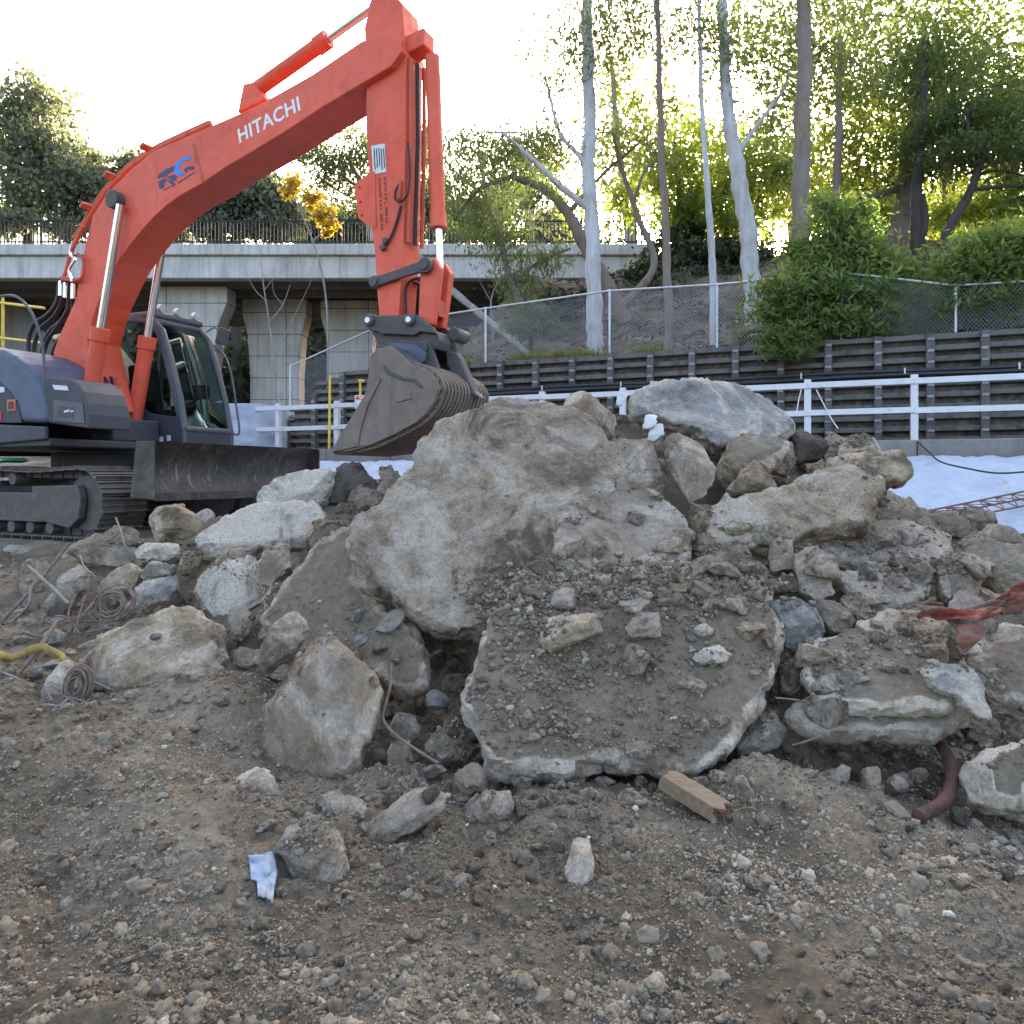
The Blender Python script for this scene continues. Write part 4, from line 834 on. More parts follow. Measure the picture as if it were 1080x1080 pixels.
tree('dense evergreen filling the right edge behind the slanting tree', [(1090,300,24,.2),(1090,220,24,.18),(1088,150,24,.12)], 'bk_dark', [], [blob(1095,180,24,36,40), blob(1065,130,24.4,50,30), blob(1090,100,24.4,50,34), blob(1030,135,24.4,34,20), blob(1110,240,24,40,40)], 6500, .2, 'lf_drk', elong=2.2)

for lab, tr, cl, lf in [('leafy green tree beyond the bank, between the torn gum and the slim brown trunk', [(668,310,40,.25),(668,250,40,.2),(668,190,40,.15)], [(650,175,30,30),(685,200,28,28),(640,215,28,22),(690,150,30,24),(665,130,36,26),(655,245,26,16)], 'lf_gum'),
        ('leafy green tree beyond the bank, behind the slimmest pale trunk', [(745,310,42,.25),(745,250,42,.2),(745,190,42,.15)], [(735,180,32,30),(765,165,30,28),(720,215,28,22),(750,225,30,22),(740,140,36,24),(775,205,24,24)], 'lf_yel'),
        ('broad green tree beyond the bank, behind the thick brown trunk', [(835,310,41,.25),(835,250,41,.2),(835,190,41,.15)], [(830,180,34,30),(810,215,28,24),(860,165,34,28),(850,225,34,26),(825,140,40,24),(880,200,30,26),(800,245,24,16)], 'lf_gum'),
        ('broad yellow-green tree beyond the bank, behind the stout leaning trunk', [(940,310,43,.25),(940,250,43,.2),(940,190,43,.15)], [(930,185,36,30),(970,170,36,30),(905,225,30,24),(960,230,36,26),(990,200,32,28),(945,140,44,24)], 'lf_yel'),
        ('broad green tree beyond the bank, behind the slanting dark tree', [(1040,310,42,.25),(1040,250,42,.2),(1040,190,42,.15)], [(1030,190,36,30),(1065,175,36,30),(1010,230,32,22),(1055,235,36,24),(1085,215,32,28),(1040,145,44,24)], 'lf_yel'),
        ('soft grey-green tree behind the bridge railing, right of the excavator stick', [(560,310,46,.25),(560,250,46,.2),(560,200,46,.15)], [(540,195,32,26),(575,180,32,28),(600,215,28,22),(510,225,28,16),(555,160,34,22),(590,245,30,12)], 'lf_haze')]:
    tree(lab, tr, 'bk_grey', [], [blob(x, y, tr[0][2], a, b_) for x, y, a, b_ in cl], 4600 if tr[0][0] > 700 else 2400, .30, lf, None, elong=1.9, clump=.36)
# shrubs -----------------------------------------------------------------------
def shrub(label, stem, clusters, n, size, leaf, elong=3.4, droop=.1, cat='shrub', name='shrub', clump=.3):
    return tree(label, stem, 'bk_dark', [], clusters, n, size, leaf, None, cat, name, elong, droop, clump)
shrub('tall bright green shrub spilling over the wall in front of the chain-link fence', [(888,362,14.0,.06),(886,320,13.9,.05),(884,270,13.8,.04),(885,232,13.8,.02)],
      [blob(878,236,13.9,22,16), blob(905,228,13.9,16,12), blob(868,258,13.8,20,12), blob(905,252,13.9,22,13), blob(848,282,13.7,20,11), blob(885,285,13.7,30,13), blob(925,278,13.8,20,12), blob(838,312,13.5,22,13), blob(878,310,13.6,26,12), blob(915,312,13.6,28,14), blob(950,318,13.6,20,12), blob(860,335,13.5,26,12), blob(900,338,13.5,34,12), blob(945,340,13.5,24,10), blob(985,322,13.5,20,14), blob(825,330,13.6,24,14), blob(900,270,13.8,30,18), blob(870,215,13.9,16,10), blob(950,290,13.7,20,14), blob(910,350,13.4,40,8), blob(840,262,13.8,14,10), blob(935,310,13.5,34,16), blob(975,335,13.4,26,14), blob(815,310,13.7,18,12), blob(860,300,13.6,40,16)], 17000, .15, 'lf_shr', clump=.5)
shrub('small light green bush hanging down the face of the retaining wall', [(846,368,13.4,.03),(840,358,13.3,.025),(836,352,13.2,.02)], [blob(832,352,13.3,22,10), blob(848,360,13.2,18,10), blob(828,366,13.2,20,10), blob(845,374,13.1,12,8), blob(815,358,13.4,12,8)], 3800, .10, 'lf_shr')
shrub('dark green shrub at the right edge in front of the fence', [(1040,350,12.9,.05),(1040,310,12.9,.04),(1045,270,12.9,.02)], [blob(1015,300,13,26,14), blob(1045,285,12.9,26,15), blob(1075,275,12.8,24,20), blob(1040,318,12.8,30,12), blob(1075,312,12.7,24,16), blob(1005,322,13,18,12), blob(1030,262,13.2,24,10), blob(1085,340,12.7,16,12), blob(998,296,13.3,16,8), blob(1055,338,12.8,12,7), blob(1060,255,13,30,14), blob(1020,275,13,28,14), blob(1070,300,12.8,26,20)], 11500, .14, 'lf_shr', clump=.5)
shrub('dark low undergrowth bush behind the fence at far right', [(960,345,14.8,.04),(960,330,14.8,.03),(960,322,14.8,.02)], [blob(955,330,14.8,30,14), blob(920,345,14.6,28,8), blob(985,340,14.6,24,10), blob(1010,342,14.4,20,8)], 2600, .12, 'lf_drk')
shrub('russet-leaved ground bush at the foot of the thick leaning gum', [(800,362,15,.03),(800,352,15,.02),(800,348,15,.02)], [blob(795,352,15,16,7), blob(815,356,14.8,14,6), blob(780,358,15,12,5)], 700, .11, 'lf_grass')
shrub('dark feathery bush behind the fence left of the torn gum', [(560,360,19,.05),(562,340,19,.04),(566,325,19,.02)], [blob(560,330,19,24,14), blob(580,345,18.6,20,10), blob(548,348,18.4,18,10)], 1600, .14, 'lf_drk', droop=.6)
# dark creeper over the top of the bank (nobody could count it)
iv = []
for x, y, d_, rx, ry in [(700,290,25,26,16),(735,280,26,34,16),(775,285,26,30,16),(815,290,25.5,30,14),(715,268,26.5,26,12),(760,266,27,30,10),(690,310,24,18,10),(860,295,25,30,12),(1010,290,24,40,10),(960,290,24.5,40,10),(900,292,25,34,10),(1060,290,24,40,12),(640,300,27,20,8)]: iv.append(blob(x, y, d_, rx, ry, 1.2))
for x, y, d_, rx, ry in [(900,338,15.6,34,14),(945,332,15.6,34,16),(995,330,15.4,36,18),(1045,330,15.2,36,18),(1075,315,15.4,26,20),(880,315,16.5,30,14),(960,305,17.5,40,16),(1030,300,17.5,40,16),(840,330,16,24,14),(720,250,27.5,26,8),(780,272,26,30,12),(680,295,25,22,12),(745,296,24.5,36,10),(810,300,24,30,10),(610,318,24,26,12),(590,340,22,26,10)]: iv.append(blob(x, y, d_, rx, ry, 1.0))
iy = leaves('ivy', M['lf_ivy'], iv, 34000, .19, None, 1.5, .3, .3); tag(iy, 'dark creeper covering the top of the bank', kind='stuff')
# bushes under and beyond the bridge, bridge shade put into the dark leaf colour
dk = []
for k in range(44):
    x = random.uniform(-48, -2); y = random.uniform(47, 62); dk.append((Vector((x, y, 5.0+12*max(0, (y-48)/15)+random.uniform(0, 2))), random.uniform(1.8,3.2), 1.8, random.uniform(1.5,2.6)))
tag(leaves('undergrowth', M['lf_ivy'], dk, 30000, .5, None, 1.6, .2, .3), 'bushes massed under the far side of the bridge, shade put into their colour', kind='stuff')
# leaf litter and dry twigs on the bank
k = 9000; s_ = RNG.uniform(-9, 12, k); v_ = 1.9+RNG.random(k)**1.3*11
lx = RA.x+RD.x*s_+RN.x*v_; ly = RA.y+RD.y*s_+RN.y*v_
from mathutils.bvhtree import BVHTree
_ev = [Vector(q) for q in np.c_[BX, BY, EZ].tolist()]; _bt = BVHTree.FromPolygons(_ev, grid_faces(len(ev), len(ex)).tolist())
def drop(bt, x, y, z=40):
    h = bt.ray_cast(Vector((x, y, z)), Vector((0,0,-1))); return h[0] if h[0] else None
V = []; T = []
for x, y in zip(lx, ly):
    h = drop(_bt, x, y)
    if h is None: continue
    a = Vector((random.gauss(0,1), random.gauss(0,1), random.gauss(0,.35))).normalized(); b = a.cross(Vector((random.gauss(0,.4), random.gauss(0,.4), 1))).normalized(); s = random.uniform(.05,.16); w_ = random.uniform(.012,.035); c = h+Vector((0,0,.03))
    V += [c-a*s, c+b*w_, c+a*s, c-b*w_]; T += [random.random()]*4
M['litter'] = leaf_mat('dry_litter', (.07,.052,.04), (.30,.235,.165), (.1,.08,.05), .1)
me = npmesh('leaf_litter', np.array([tuple(q) for q in V]), np.arange(len(V)).reshape(-1, 4), M['litter'], False)
at_ = me.attributes.new('tone', 'FLOAT', 'POINT'); at_.data.foreach_set('value', np.array(T, np.float32)); tag(link('leaf_litter', me), 'dry leaves and twigs lying on the bank', kind='stuff')
# grass tufts along the wall top
V = []; T = []
for s0, v0, n_ in ((7.1,1.75,260),(6.3,1.72,240),(5.75,1.72,160),(4.5,1.72,110),(8.7,1.75,150),(9.6,1.75,120)):
    for _ in range(n_):
        p = along(s0+random.gauss(0,.22), v0+random.uniform(-.04,.12), WTOP-.03); tip = p+Vector((random.gauss(0,.10), random.gauss(-.04,.08), random.uniform(.08,.24))); w_ = RD*.006
        V += [p-w_, p+w_, tip+w_*.3, tip-w_*.3]; T += [random.random()]*4
me = npmesh('grass', np.array([tuple(q) for q in V]), np.arange(len(V)).reshape(-1, 4), M['lf_grass'], False)
at_ = me.attributes.new('tone', 'FLOAT', 'POINT'); at_.data.foreach_set('value', np.array(T, np.float32)); tag(link('grass', me), 'tufts of yellow-green grass on the wall top', kind='stuff')
# bare sapling and fallen trunk
tree('leafless grey sapling standing in front of the bridge piers', [(294,440,21,.03),(290,390,21,.028),(284,340,21,.024),(278,300,21,.016),(274,262,21,.008)], 'bk_grey',
     [[(284,340,21,.016),(298,322,21,.012),(306,300,21,.006)], [(289,380,21,.016),(302,350,21,.013),(318,318,21,.008),(330,292,21,.004)], [(281,318,21,.012),(268,304,21,.008),(256,280,21,.004)], [(299,322,21,.01),(288,306,21,.006),(290,276,21,.003)], [(301,440,21,.02),(306,400,21,.016),(298,366,21,.01)], [(279,306,21,.01),(292,290,21,.006),(316,268,21,.003)]], [], name='bare_sapling', cat='sapling')
tree('leafless twiggy shrub right of the excavator stick', [(520,352,22,.03),(518,320,22,.025),(524,300,22,.015),(540,282,22,.008)], 'bk_grey', [[(518,318,22,.015),(506,296,22,.008),(500,275,22,.004)], [(524,300,22,.01),(520,280,22,.006),(526,262,22,.003)]], [], name='bare_sapling', cat='shrub')
fl = MB(); pts = [at(440,270,22.5), at(470,300,21.8), at(500,326,21), at(530,350,20), at(560,376,19)]; fl.tube(curve_pts(pts, 5), [.12-.002*i+.012*math.sin(i*1.9) for i in range(21)], 10)
o = fl.build('fallen_trunk', M['bk_grey'], None, smooth=True, angle=80); tag(o, 'bare grey trunk leaning diagonally behind the fence beside the bucket', 'fallen trunk', kind='thing')

# ================================================================== EXCAVATOR
XO = Vector((-6.15, 10.9, PAD)); XH = R(-25)
_inv = Matrix.Rotation(-XH, 3, 'Z')
def pl(x, y, c):
    """local (x, z) on the machine's upright plane local y = c seen at picture position x, y"""
    o = _inv@(Vector((0,0,CZ))-XO); v = _inv@Vector(((x-CX)/F, 1, (HY-y)/F)); t = (c-o.y)/v.y; p = o+v*t; return (p.x, p.z)
def plv(x, y, c): q = pl(x, y, c); return Vector((q[0], c, q[1]))
def paint(name, col, rough=.45, dirt=(.16,.12,.09), amt=.25, chips=True):
    t = NT(name); c = t.coord('Object', False); n = t.noise(c, 1.6, 8, .65); n2 = t.noise(c, 7, 8, .72); n3 = t.noise(c, 50, 4, .7)
    k = t.ramp(n, [(.3, tuple(x*.82 for x in col)), (.7, tuple(min(1, x*1.1+.012) for x in col))])
    k = t.mix(t.ramp(n2, [(.60-.3*amt, (0,0,0)), (.80-.1*amt, (.75,.75,.75))]), k, dirt)
    if chips: k = t.mix(t.ramp(n3, [(.70, (0,0,0)), (.74, (1,1,1))]), k, tuple(x*.35 for x in dirt))
    mp = t.n('ShaderNodeMapping'); mp.inputs['Scale'].default_value = (4, 4, .45); t.l(c, mp.inputs[0]); n4 = t.noise(mp.outputs[0], 2.2, 8, .7, .3); n5 = t.noise(c, .55, 6, .6)
    k = t.mix(t.math('MULTIPLY', t.ramp(n4, [(.52, (0,0,0)), (.74, (1,1,1))]), .30+.3*amt), k, tuple(x*.45+.02 for x in col))
    k = t.mix(t.math('MULTIPLY', t.ramp(n5, [(.45, (0,0,0)), (.65, (1,1,1))]), .10), k, tuple(x*.55+.22 for x in col))
    t.bsdf(k, t.ramp(n2, [(.3, (rough,)*3), (.7, (min(1, rough+.3),)*3)]), 0, t.bump(n3, .12, .01), .4); return t.m
M['red'] = paint('orange_red_paint', (.68,.090,.036), .40, (.24,.075,.05), .12)
M['red_w'] = paint('orange_red_worn', (.55,.09,.04), .5, (.16,.07,.045), .4)
M['hood'] = paint('blue_grey_paint', (.065,.088,.135), .35, (.13,.125,.12), .12)
M['charcoal'] = paint('charcoal_paint', (.040,.045,.055), .5, (.10,.095,.088), .25)
M['cabgrey'] = paint('cab_frame_paint', (.075,.082,.095), .4, (.12,.115,.11), .2)
M['track'] = paint('track_steel', (.062,.055,.05), .5, (.19,.15,.115), .5)
M['steel'] = paint('worn_bucket_steel', (.13,.10,.08), .55, (.27,.215,.165), .8)
M['steel_d'] = paint('dark_bucket_steel', (.06,.054,.052), .5, (.16,.13,.105), .4)
M['blade'] = paint('dozer_blade_steel', (.05,.047,.045), .42, (.22,.20,.18), .38)
t = NT('dozer_blade_scraped'); c = t.coord('Object', False); n1 = t.noise(c, 2.2, 10, .75, .8); n2 = t.noise(c, 6, 10, .8, .5); mp = t.n('ShaderNodeMapping'); mp.inputs['Scale'].default_value = (1, 5, .9); t.l(c, mp.inputs[0]); n3 = t.noise(mp.outputs[0], 3.5, 8, .75, .4)
k = t.ramp(n1, [(.35, (.028,.027,.027)), (.5, (.055,.05,.046)), (.65, (.11,.092,.075))]); k = t.mix(t.ramp(n3, [(.57, (0,0,0)), (.66, (.8,.8,.8))]), k, (.30,.29,.28)); k = t.mix(t.ramp(n2, [(.60, (0,0,0)), (.70, (.7,.7,.7))]), k, (.19,.15,.11))
t.bsdf(k, .5, .2, t.bump(n2, .4, .015), .4); M['blade'] = t.m
M['chrome'] = simple('chrome_rod', (.72,.72,.72), .18, 1., var=.05)
M['rubber'] = simple('hose_rubber', (.018,.018,.02), .5, var=.3)
M['glass'] = None
t = NT('cab_glass'); g = t.n('ShaderNodeBsdfPrincipled'); g.inputs['Base Color'].default_value = (.42,.52,.50,1); g.inputs['Roughness'].default_value = .03; g.inputs['Transmission Weight'].default_value = 1.; g.inputs['IOR'].default_value = 1.12
t.l(g.outputs[0], t.out.inputs[0]); M['glass'] = t.m
M['seat'] = simple('seat_fabric', (.03,.03,.035), .9, var=.2)
M['text_w'] = simple('white_lettering', (.72,.70,.68), .5, var=.05); M['text_k'] = simple('black_lettering', (.03,.025,.03), .6, var=.05)
M['navy'] = simple('navy_lettering', (.03,.04,.10), .5, var=.05); M['blue_l'] = simple('blue_lettering', (.02,.20,.62), .5, var=.05)
M['label'] = simple('plate_white', (.60,.62,.63), .5, var=.12, scale=30)
M['orange_box'] = simple('orange_recess', (.55,.13,.05), .5); M['red_l'] = simple('red_lamp', (.62,.03,.04), .3); M['hi_vis'] = simple('hi_vis_yellow', (.62,.75,.05), .6)
M['lamp'] = simple('lamp_glass', (.55,.56,.56), .15, .3)

ex_ = empty('excavator', XO, XH); tag(ex_, 'orange-red crawler excavator with a blue-grey body, slotted sieve bucket and dozer blade', 'excavator', kind='thing')
# tracks ------------------------------------------------------------------
TR, TX = .40, 1.80
per = 4*TX+2*math.pi*TR; NS = 48
def tpath(s):
    s %= per
    if s < 2*TX: return Vector((-TX+s, 0, 2*TR)), Vector((1,0,0))-Vector((0,0,0))
    s -= 2*TX
    if s < math.pi*TR:
        a = math.pi/2-s/TR; return Vector((TX+TR*math.cos(a), 0, TR+TR*math.sin(a))), Vector((math.sin(a), 0, -math.cos(a)))
    s -= math.pi*TR
    if s < 2*TX: return Vector((TX-s, 0, 0)), Vector((-1,0,0))
    s -= 2*TX; a = -math.pi/2-s/TR; return Vector((-TX+TR*math.cos(a), 0, TR+TR*math.sin(a))), Vector((math.sin(a), 0, -math.cos(a)))
sb = MB(); w2 = .30
prof = [(-.098,0),(.098,0),(.098,.014),(.082,.014),(.078,.055),(.066,.055),(.062,.014),(.006,.014),(.003,.034),(-.003,.034),(-.006,.014),(-.064,.014),(-.068,.034),(-.078,.034),(-.082,.014),(-.098,.014)]
sb.prism(prof, -w2, w2); shoe0 = sb.build('shoe', M['track'], None)
for side in (-1, 1):
    tr = empty('track', (0, side*1.195, .06)); tr.parent = ex_
    for k in range(NS):
        p, tg = tpath(k*per/NS); nrm = Vector((0,1,0)).cross(tg)*-1
        nrm = Vector((-tg.z, 0, tg.x)); o = shoe0.copy(); COL.objects.link(o); o.parent = tr
        sag = -.03*math.sin(min(1, max(0, (p.x+TX)/(2*TX)))*math.pi*2)**2 if p.z > 1.9*TR else 0
        o.matrix_local = Matrix(((tg.x, 0, nrm.x, p.x), (0, 1, 0, 0), (tg.z, 0, nrm.z, p.z+sag), (0,0,0,1)))
    y0 = side*.0; sgn = -1
    b = MB(); b.prism([(-1.55,.17),(1.15,.17),(1.3,.13),(1.68,.17),(1.70,.55),(1.25,.60),(.9,.52),(-1.5,.52),(-1.62,.4)], -.235, .235); b.build('track_frame', M['track'], tr, bevel=.02)
    b = MB(); b.prism([(.92,.20),(1.62,.10),(1.80,.22),(1.84,.48),(1.78,.62),(.92,.60)], -.300, -.215); b.prism([(.92,.20),(1.62,.10),(1.80,.22),(1.84,.48),(1.78,.62),(.92,.60)], .215, .30); b.build('idler_guard', M['track'], tr, bevel=.012)
    b = MB().box(-.2,.15,-.250,-.236,.26,.40);  b.build('frame_pocket', M['steel_d'], tr, bevel=.008)
    b = MB().box(-1.3,1.15,-.29,-.24,.16,.21); b.box(-1.3,1.15,.24,.29,.16,.21); b.build('frame_lip', M['track'], tr, bevel=.008)
    for x in np.linspace(-1.45, 1.2, 8): MB().cyl((x,-.26,.09), (x,.26,.09), .075, 16).build('roller', M['track'], tr, smooth=True)
    for x in (-.75, .45):
        MB().cyl((x,-.25,.69), (x,.25,.69), .075, 16).build('carrier_roller', M['track'], tr, smooth=True)
    MB().cyl((TX,-.19,TR), (TX,.19,TR), TR-.06, 28).build('idler', M['track'], tr, smooth=True, bevel=.01)
    sp = MB()
    pr = []
    for k in range(42):
        a = 2*math.pi*k/42; r = TR-.02 if k % 2 else TR-.09; pr.append((-TX+r*math.cos(a), TR+r*math.sin(a)))
    sp.prism(pr, -.05, .05); sp.cyl((-TX,-.22,TR), (-TX,.22,TR), .2, 24); sp.build('sprocket', M['track'], tr)
    ch = MB()
    for k in range(NS):
        p, tg = tpath((k+.5)*per/NS); nr = Vector((-tg.z,0,tg.x)); c = p-nr*.05
        for dy in (-.09, .09): ch.obox(c+Vector((0,dy,0)), tg*.085, (0,.022,0), nr*.048)
    ch.build('link_chain', M['track'], tr)
bpy.data.objects.remove(shoe0)
b = MB(); b.box(-.75,.75,-.9,.9,.42,.72); b.prism([(-.9,.40),(.9,.40),(.7,.66),(-.7,.66)], -.96, -.7); b.cyl((0,0,.7), (0,0,1.12), .55, 32); b.build('undercarriage', M['charcoal'], ex_, bevel=.02)
# dozer blade --------------------------------------------------------------
bl = MB(); zz = np.linspace(0, 1, 10); fr = [(2.78+.20*(2*z-1)**2, .52+.66*z) for z in zz]; bk = [(x-.05, z) for x, z in fr[::-1]]
bl.prism(fr+bk, -1.40, 1.40); bo = bl.build('blade', M['blade'], ex_, smooth=True)
for s in (-1, 1):
    e = MB(); e.prism([(2.60,.54),(2.99,.515),(2.99,1.185),(2.70,1.19)], s*1.40, s*1.425); e.build('end_plate', M['blade'], bo, bevel=.006)
e = MB().box(2.955,2.985,-1.39,1.39,.50,.60); e.build('cutting_edge', M['blade'], bo, bevel=.006)
e = MB()
for s in (-1, 1): e.prism([(.7,.42),(2.72,.58),(2.72,.78),(.7,.62)], s*.55-.07, s*.55+.07)
e.build('blade_arm', M['charcoal'], ex_, bevel=.01)
# upper body -------------------------------------------------------------
DZ = 1.16
b = MB(); b.box(-1.55,1.05,-1.36,1.30,DZ,DZ+.10); b.build('platform', M['charcoal'], ex_, bevel=.02)
b = MB(); b.prism([(-1.62,DZ+.02),(-.06,DZ+.02),(-.06,DZ+.30),(-1.62,DZ+.30)], -1.42, -1.362); b.build('side_skirt', M['hood'], ex_, bevel=.02)
b = MB(); b.prism([(-.055,DZ+.04),(1.06,DZ+.08),(1.06,DZ+.24),(-.055,DZ+.30)], -1.42, -1.362); b.build('step', M['charcoal'], ex_, bevel=.02)
# hood: rounded, traced on the near side
c_ = -1.36
hp = [pl(*q, c_) for q in [(-120,446),(50,446),(50,432),(47,420),(42,408),(34,395),(24,383),(12,374),(0,368),(-30,362),(-120,360)]]
b = MB(); b.prism(hp, c_, -.35, [(x*1.0, z) for x, z in hp]); hd = b.build('engine_hood', M['hood'], ex_, bevel=.07, seg=4)
b = MB(); gp = [pl(*q, c_) for q in [(-70,446),(52,446),(24,446),(20,428),(10,412),(-4,400),(-70,392)]]
b.prism([gp[0], gp[2], gp[3], gp[4], gp[5], gp[6]], c_-.016, c_-.004); b.build('side_door', M['charcoal'], hd, bevel=.006)
p0 = plv(12, 427.5, c_-.02)
b = MB(); b.obox(p0, (.088,0,0), (0,.006,0), (0,0,.075)); oo = b.build('tow_recess', M['orange_box'], hd, bevel=.01); b = MB(); b.obox(p0+Vector((.0,-.008,.0)), (.05,0,0), (0,.004,0), (0,0,.045)); b.build('latch', M['charcoal'], oo)
b = MB(); b.obox(plv(-1, 439, c_-.02), (.05,0,0), (0,.008,0), (0,0,.06)); b.build('reflector', M['red_l'], hd, bevel=.004)
b = MB(); b.obox(plv(2, 411, c_-.02), (.05,0,0), (0,.004,0), (0,0,.035)); b.build('sticker', M['label'], hd)
# fuel/tool box in front of the hood
tbp = [pl(*q, c_) for q in [(51,446),(93,452),(93,437),(91,425),(87,413),(81,404),(73,399.5),(48,397),(46,408)]]
b = MB(); b.prism(tbp, c_, -.78); tb_ = b.build('tank_box', M['charcoal'], ex_, bevel=.025, seg=3)
b = MB(); b.prism([pl(*q, c_) for q in [(57,422),(88,425),(90,447),(57,444)]], c_-.014, c_-.003); dd = b.build('step_recess', M['cabgrey'], tb_, bevel=.006)
b = MB(); b.prism([pl(*q, c_) for q in [(63,428),(78,429.5),(78,441),(63,439.5)]], c_-.02, c_-.0145); b.build('tread', M['steel_d'], dd)
b = MB(); b.obox(plv(70.5, 433.6, c_-.024), (.05,0,.006), (0,.003,0), (-.002,0,.012)); b.obox(plv(76, 433.8, c_-.024), (.02,0,0), (0,.003,0), (0,0,.012)); b.build('latch', M['label'], dd)
a0 = plv(56, 406, c_); b = MB(); b.prism([pl(*q, c_) for q in [(56,406),(71,407),(73,412),(58.5,411)]], c_-.012, c_-.003); b.build('sticker', M['label'], tb_)
# counterweight hull behind
b = MB(); b.prism([pl(*q, -1.30) for q in [(-150,470),(-100,470),(-100,366),(-150,372)]], -1.30, 1.3); b.build('counterweight', M['charcoal'], ex_, bevel=.08, seg=3)
# deck clutter between hood and boom
b = MB(); b.box(-1.2,-.2,-.75,.25,DZ+.10,DZ+.92); b.build('engine_bay', M['charcoal'], ex_, bevel=.04)
b = MB(); b.obox(plv(40.5, 383.5, -.77), (.045,0,0), (0,.02,0), (0,0,.042)); b.build('hi_vis_tag', M['hi_vis'], ex_, bevel=.01)
# yellow handrail
hr = MB(); cy = -.2
for zz in (316, 353): hr.tube([plv(-60, zz-4, cy), plv(47, zz+9, cy)], .02, 8)
for xx in (3, -55): hr.tube([plv(xx, 312, cy), plv(xx, 380, cy)], .022, 8)
hr.build('handrail', M['yellow'], ex_, smooth=True)
gr = MB().tube(curve_pts([plv(-6, 313.5, c_+.1), plv(14, 312, c_+.1), plv(28, 322, c_+.1), plv(40, 345, c_+.1), plv(46, 375, c_+.1), plv(46.5, 428, c_+.05)], 6), .019, 8); gr.build('grab_rail', M['cabgrey'], ex_, smooth=True)
# cab -------------------------------------------------------------------
cr, cl = .34, 1.30
side = [(122,470),(193,470),(193,452),(186,420),(176,378),(167,348),(158,337),(150,334),(128,333),(118,338),(114,352),(112,400),(114,440)]
sp_ = [pl(*q, cr) for q in side]
cb = empty('cab', (0,0,0)); cb.parent = ex_
def off(p, c=None, k=.0): return p
def frame(name, outer, inner, y0, y1, m):
    n = len(outer); b = MB(); v = [(x,y0,z) for x,z in outer]+[(x,y0,z) for x,z in inner]+[(x,y1,z) for x,z in outer]+[(x,y1,z) for x,z in inner]; f = []
    for i in range(n):
        j = (i+1) % n; f += [(i,j,n+j,n+i), (2*n+i,3*n+i,3*n+j,2*n+j), (i,2*n+i,2*n+j,j), (n+i,n+j,3*n+j,3*n+i)]
    return b.add(v, f).build(name, M[m], cb, bevel=.006, seg=1)
def inset(P, d):
    n = len(P); out = []; A = sum(P[i][0]*P[(i+1) % n][1]-P[(i+1) % n][0]*P[i][1] for i in range(n)); sg_ = 1 if A > 0 else -1
    for i in range(n):
        a, b_, c = Vector(P[i-1]), Vector(P[i]), Vector(P[(i+1) % n]); e1 = (b_-a).normalized(); e2 = (c-b_).normalized()
        nn = (Vector((-e1.y, e1.x))+Vector((-e2.y, e2.x)))
        nn = nn.normalized()*sg_; out.append(tuple(b_+nn*d/max(.5, nn.dot(Vector((-e1.y, e1.x))*sg_))))
    return out
for y0, y1, nm in ((cr, cr+.07, 'side_frame'), (cl-.07, cl, 'side_frame')): frame(nm, sp_, inset(sp_, .075), y0, y1, 'cabgrey')
zb = min(z for x, z in sp_); zt = max(z for x, z in sp_); xf = max(x for x, z in sp_); xr = min(x for x, z in sp_)
lowp = [pl(*q, cr) for q in [(122,470),(193,470),(193,452),(190,440),(160,436),(140,420),(134,400),(124,396),(113,398),(114,440)]]
b = MB(); b.prism(lowp, cr-.012, cr-.002); b.build('lower_panel', M['charcoal'], cb, bevel=.008)
b = MB(); b.box(xr+.03, xf-.02, cr+.075, cl-.075, zb, zb+.12); b.build('floor_pan', M['charcoal'], cb)
b = MB(); b.box(xr+.02, xf-.62, cr+.02, cl-.02, zt-.07, zt+.035); b.build('roof', M['cabgrey'], cb, bevel=.04, seg=3)
b = MB(); b.prism([(x, z) for x, z in inset(sp_, .078)], cr+.028, cr+.036); b.build('side_window', M['glass'], cb)
b = MB(); b.prism([(x, z) for x, z in inset(sp_, .078)], cl-.040, cl-.032); b.build('side_window', M['glass'], cb)
b = MB(); b.box(xr-.005, xr+.03, cr+.075, cl-.075, zb+.1, zb+1.0); b.build('rear_panel', M['charcoal'], cb)
# windscreen follows the front edge of the side outline
fe = [pl(*q, cr) for q in [(191,452),(186,420),(176,378),(167,348),(158,338)]]
g = MB(); v = [(x+.004, y, z) for y in (cr+.10, cl-.10) for x, z in fe]; n_ = len(fe); g.add(v, [(i, i+1, n_+i+1, n_+i) for i in range(n_-1)])
go = g.build('windscreen', M['glass'], cb, smooth=True, angle=60); so_ = go.modifiers.new('s', 'SOLIDIFY'); so_.thickness = .008
for y in (cr+.055, cl-.055):
    MB().tube([(x+.015, y, z) for x, z in fe], .048, 10).build('front_post', M['cabgrey'], cb, smooth=True)
MB().tube([(fe[0][0]+.015, cr+.05, fe[0][1]), (fe[0][0]+.015, cl-.05, fe[0][1])], .045, 10).build('front_sill', M['cabgrey'], cb, smooth=True)
MB().tube([(fe[-1][0]+.01, cr+.05, fe[-1][1]+.01), (fe[-1][0]+.01, cl-.05, fe[-1][1]+.01)], .05, 10).build('front_header', M['cabgrey'], cb, smooth=True)
b = MB(); b.box(fe[0][0]-.03, fe[0][0]+.03, cr+.02, cl-.02, zb, fe[0][1]-.02); b.build('front_panel', M['charcoal'], cb, bevel=.015)
mx = (xr+xf)/2-.25; my = (cr+cl)/2
b = MB(); b.box(mx-.25,mx+.28,my-.25,my+.25,zb+.45,zb+.58); b.prism([(mx-.32,zb+.55),(mx-.18,zb+.55),(mx-.30,zb+1.28),(mx-.40,zb+1.26)], my-.25, my+.25); b.box(mx-.15,mx+.15,my-.2,my+.2,zb+.12,zb+.45)
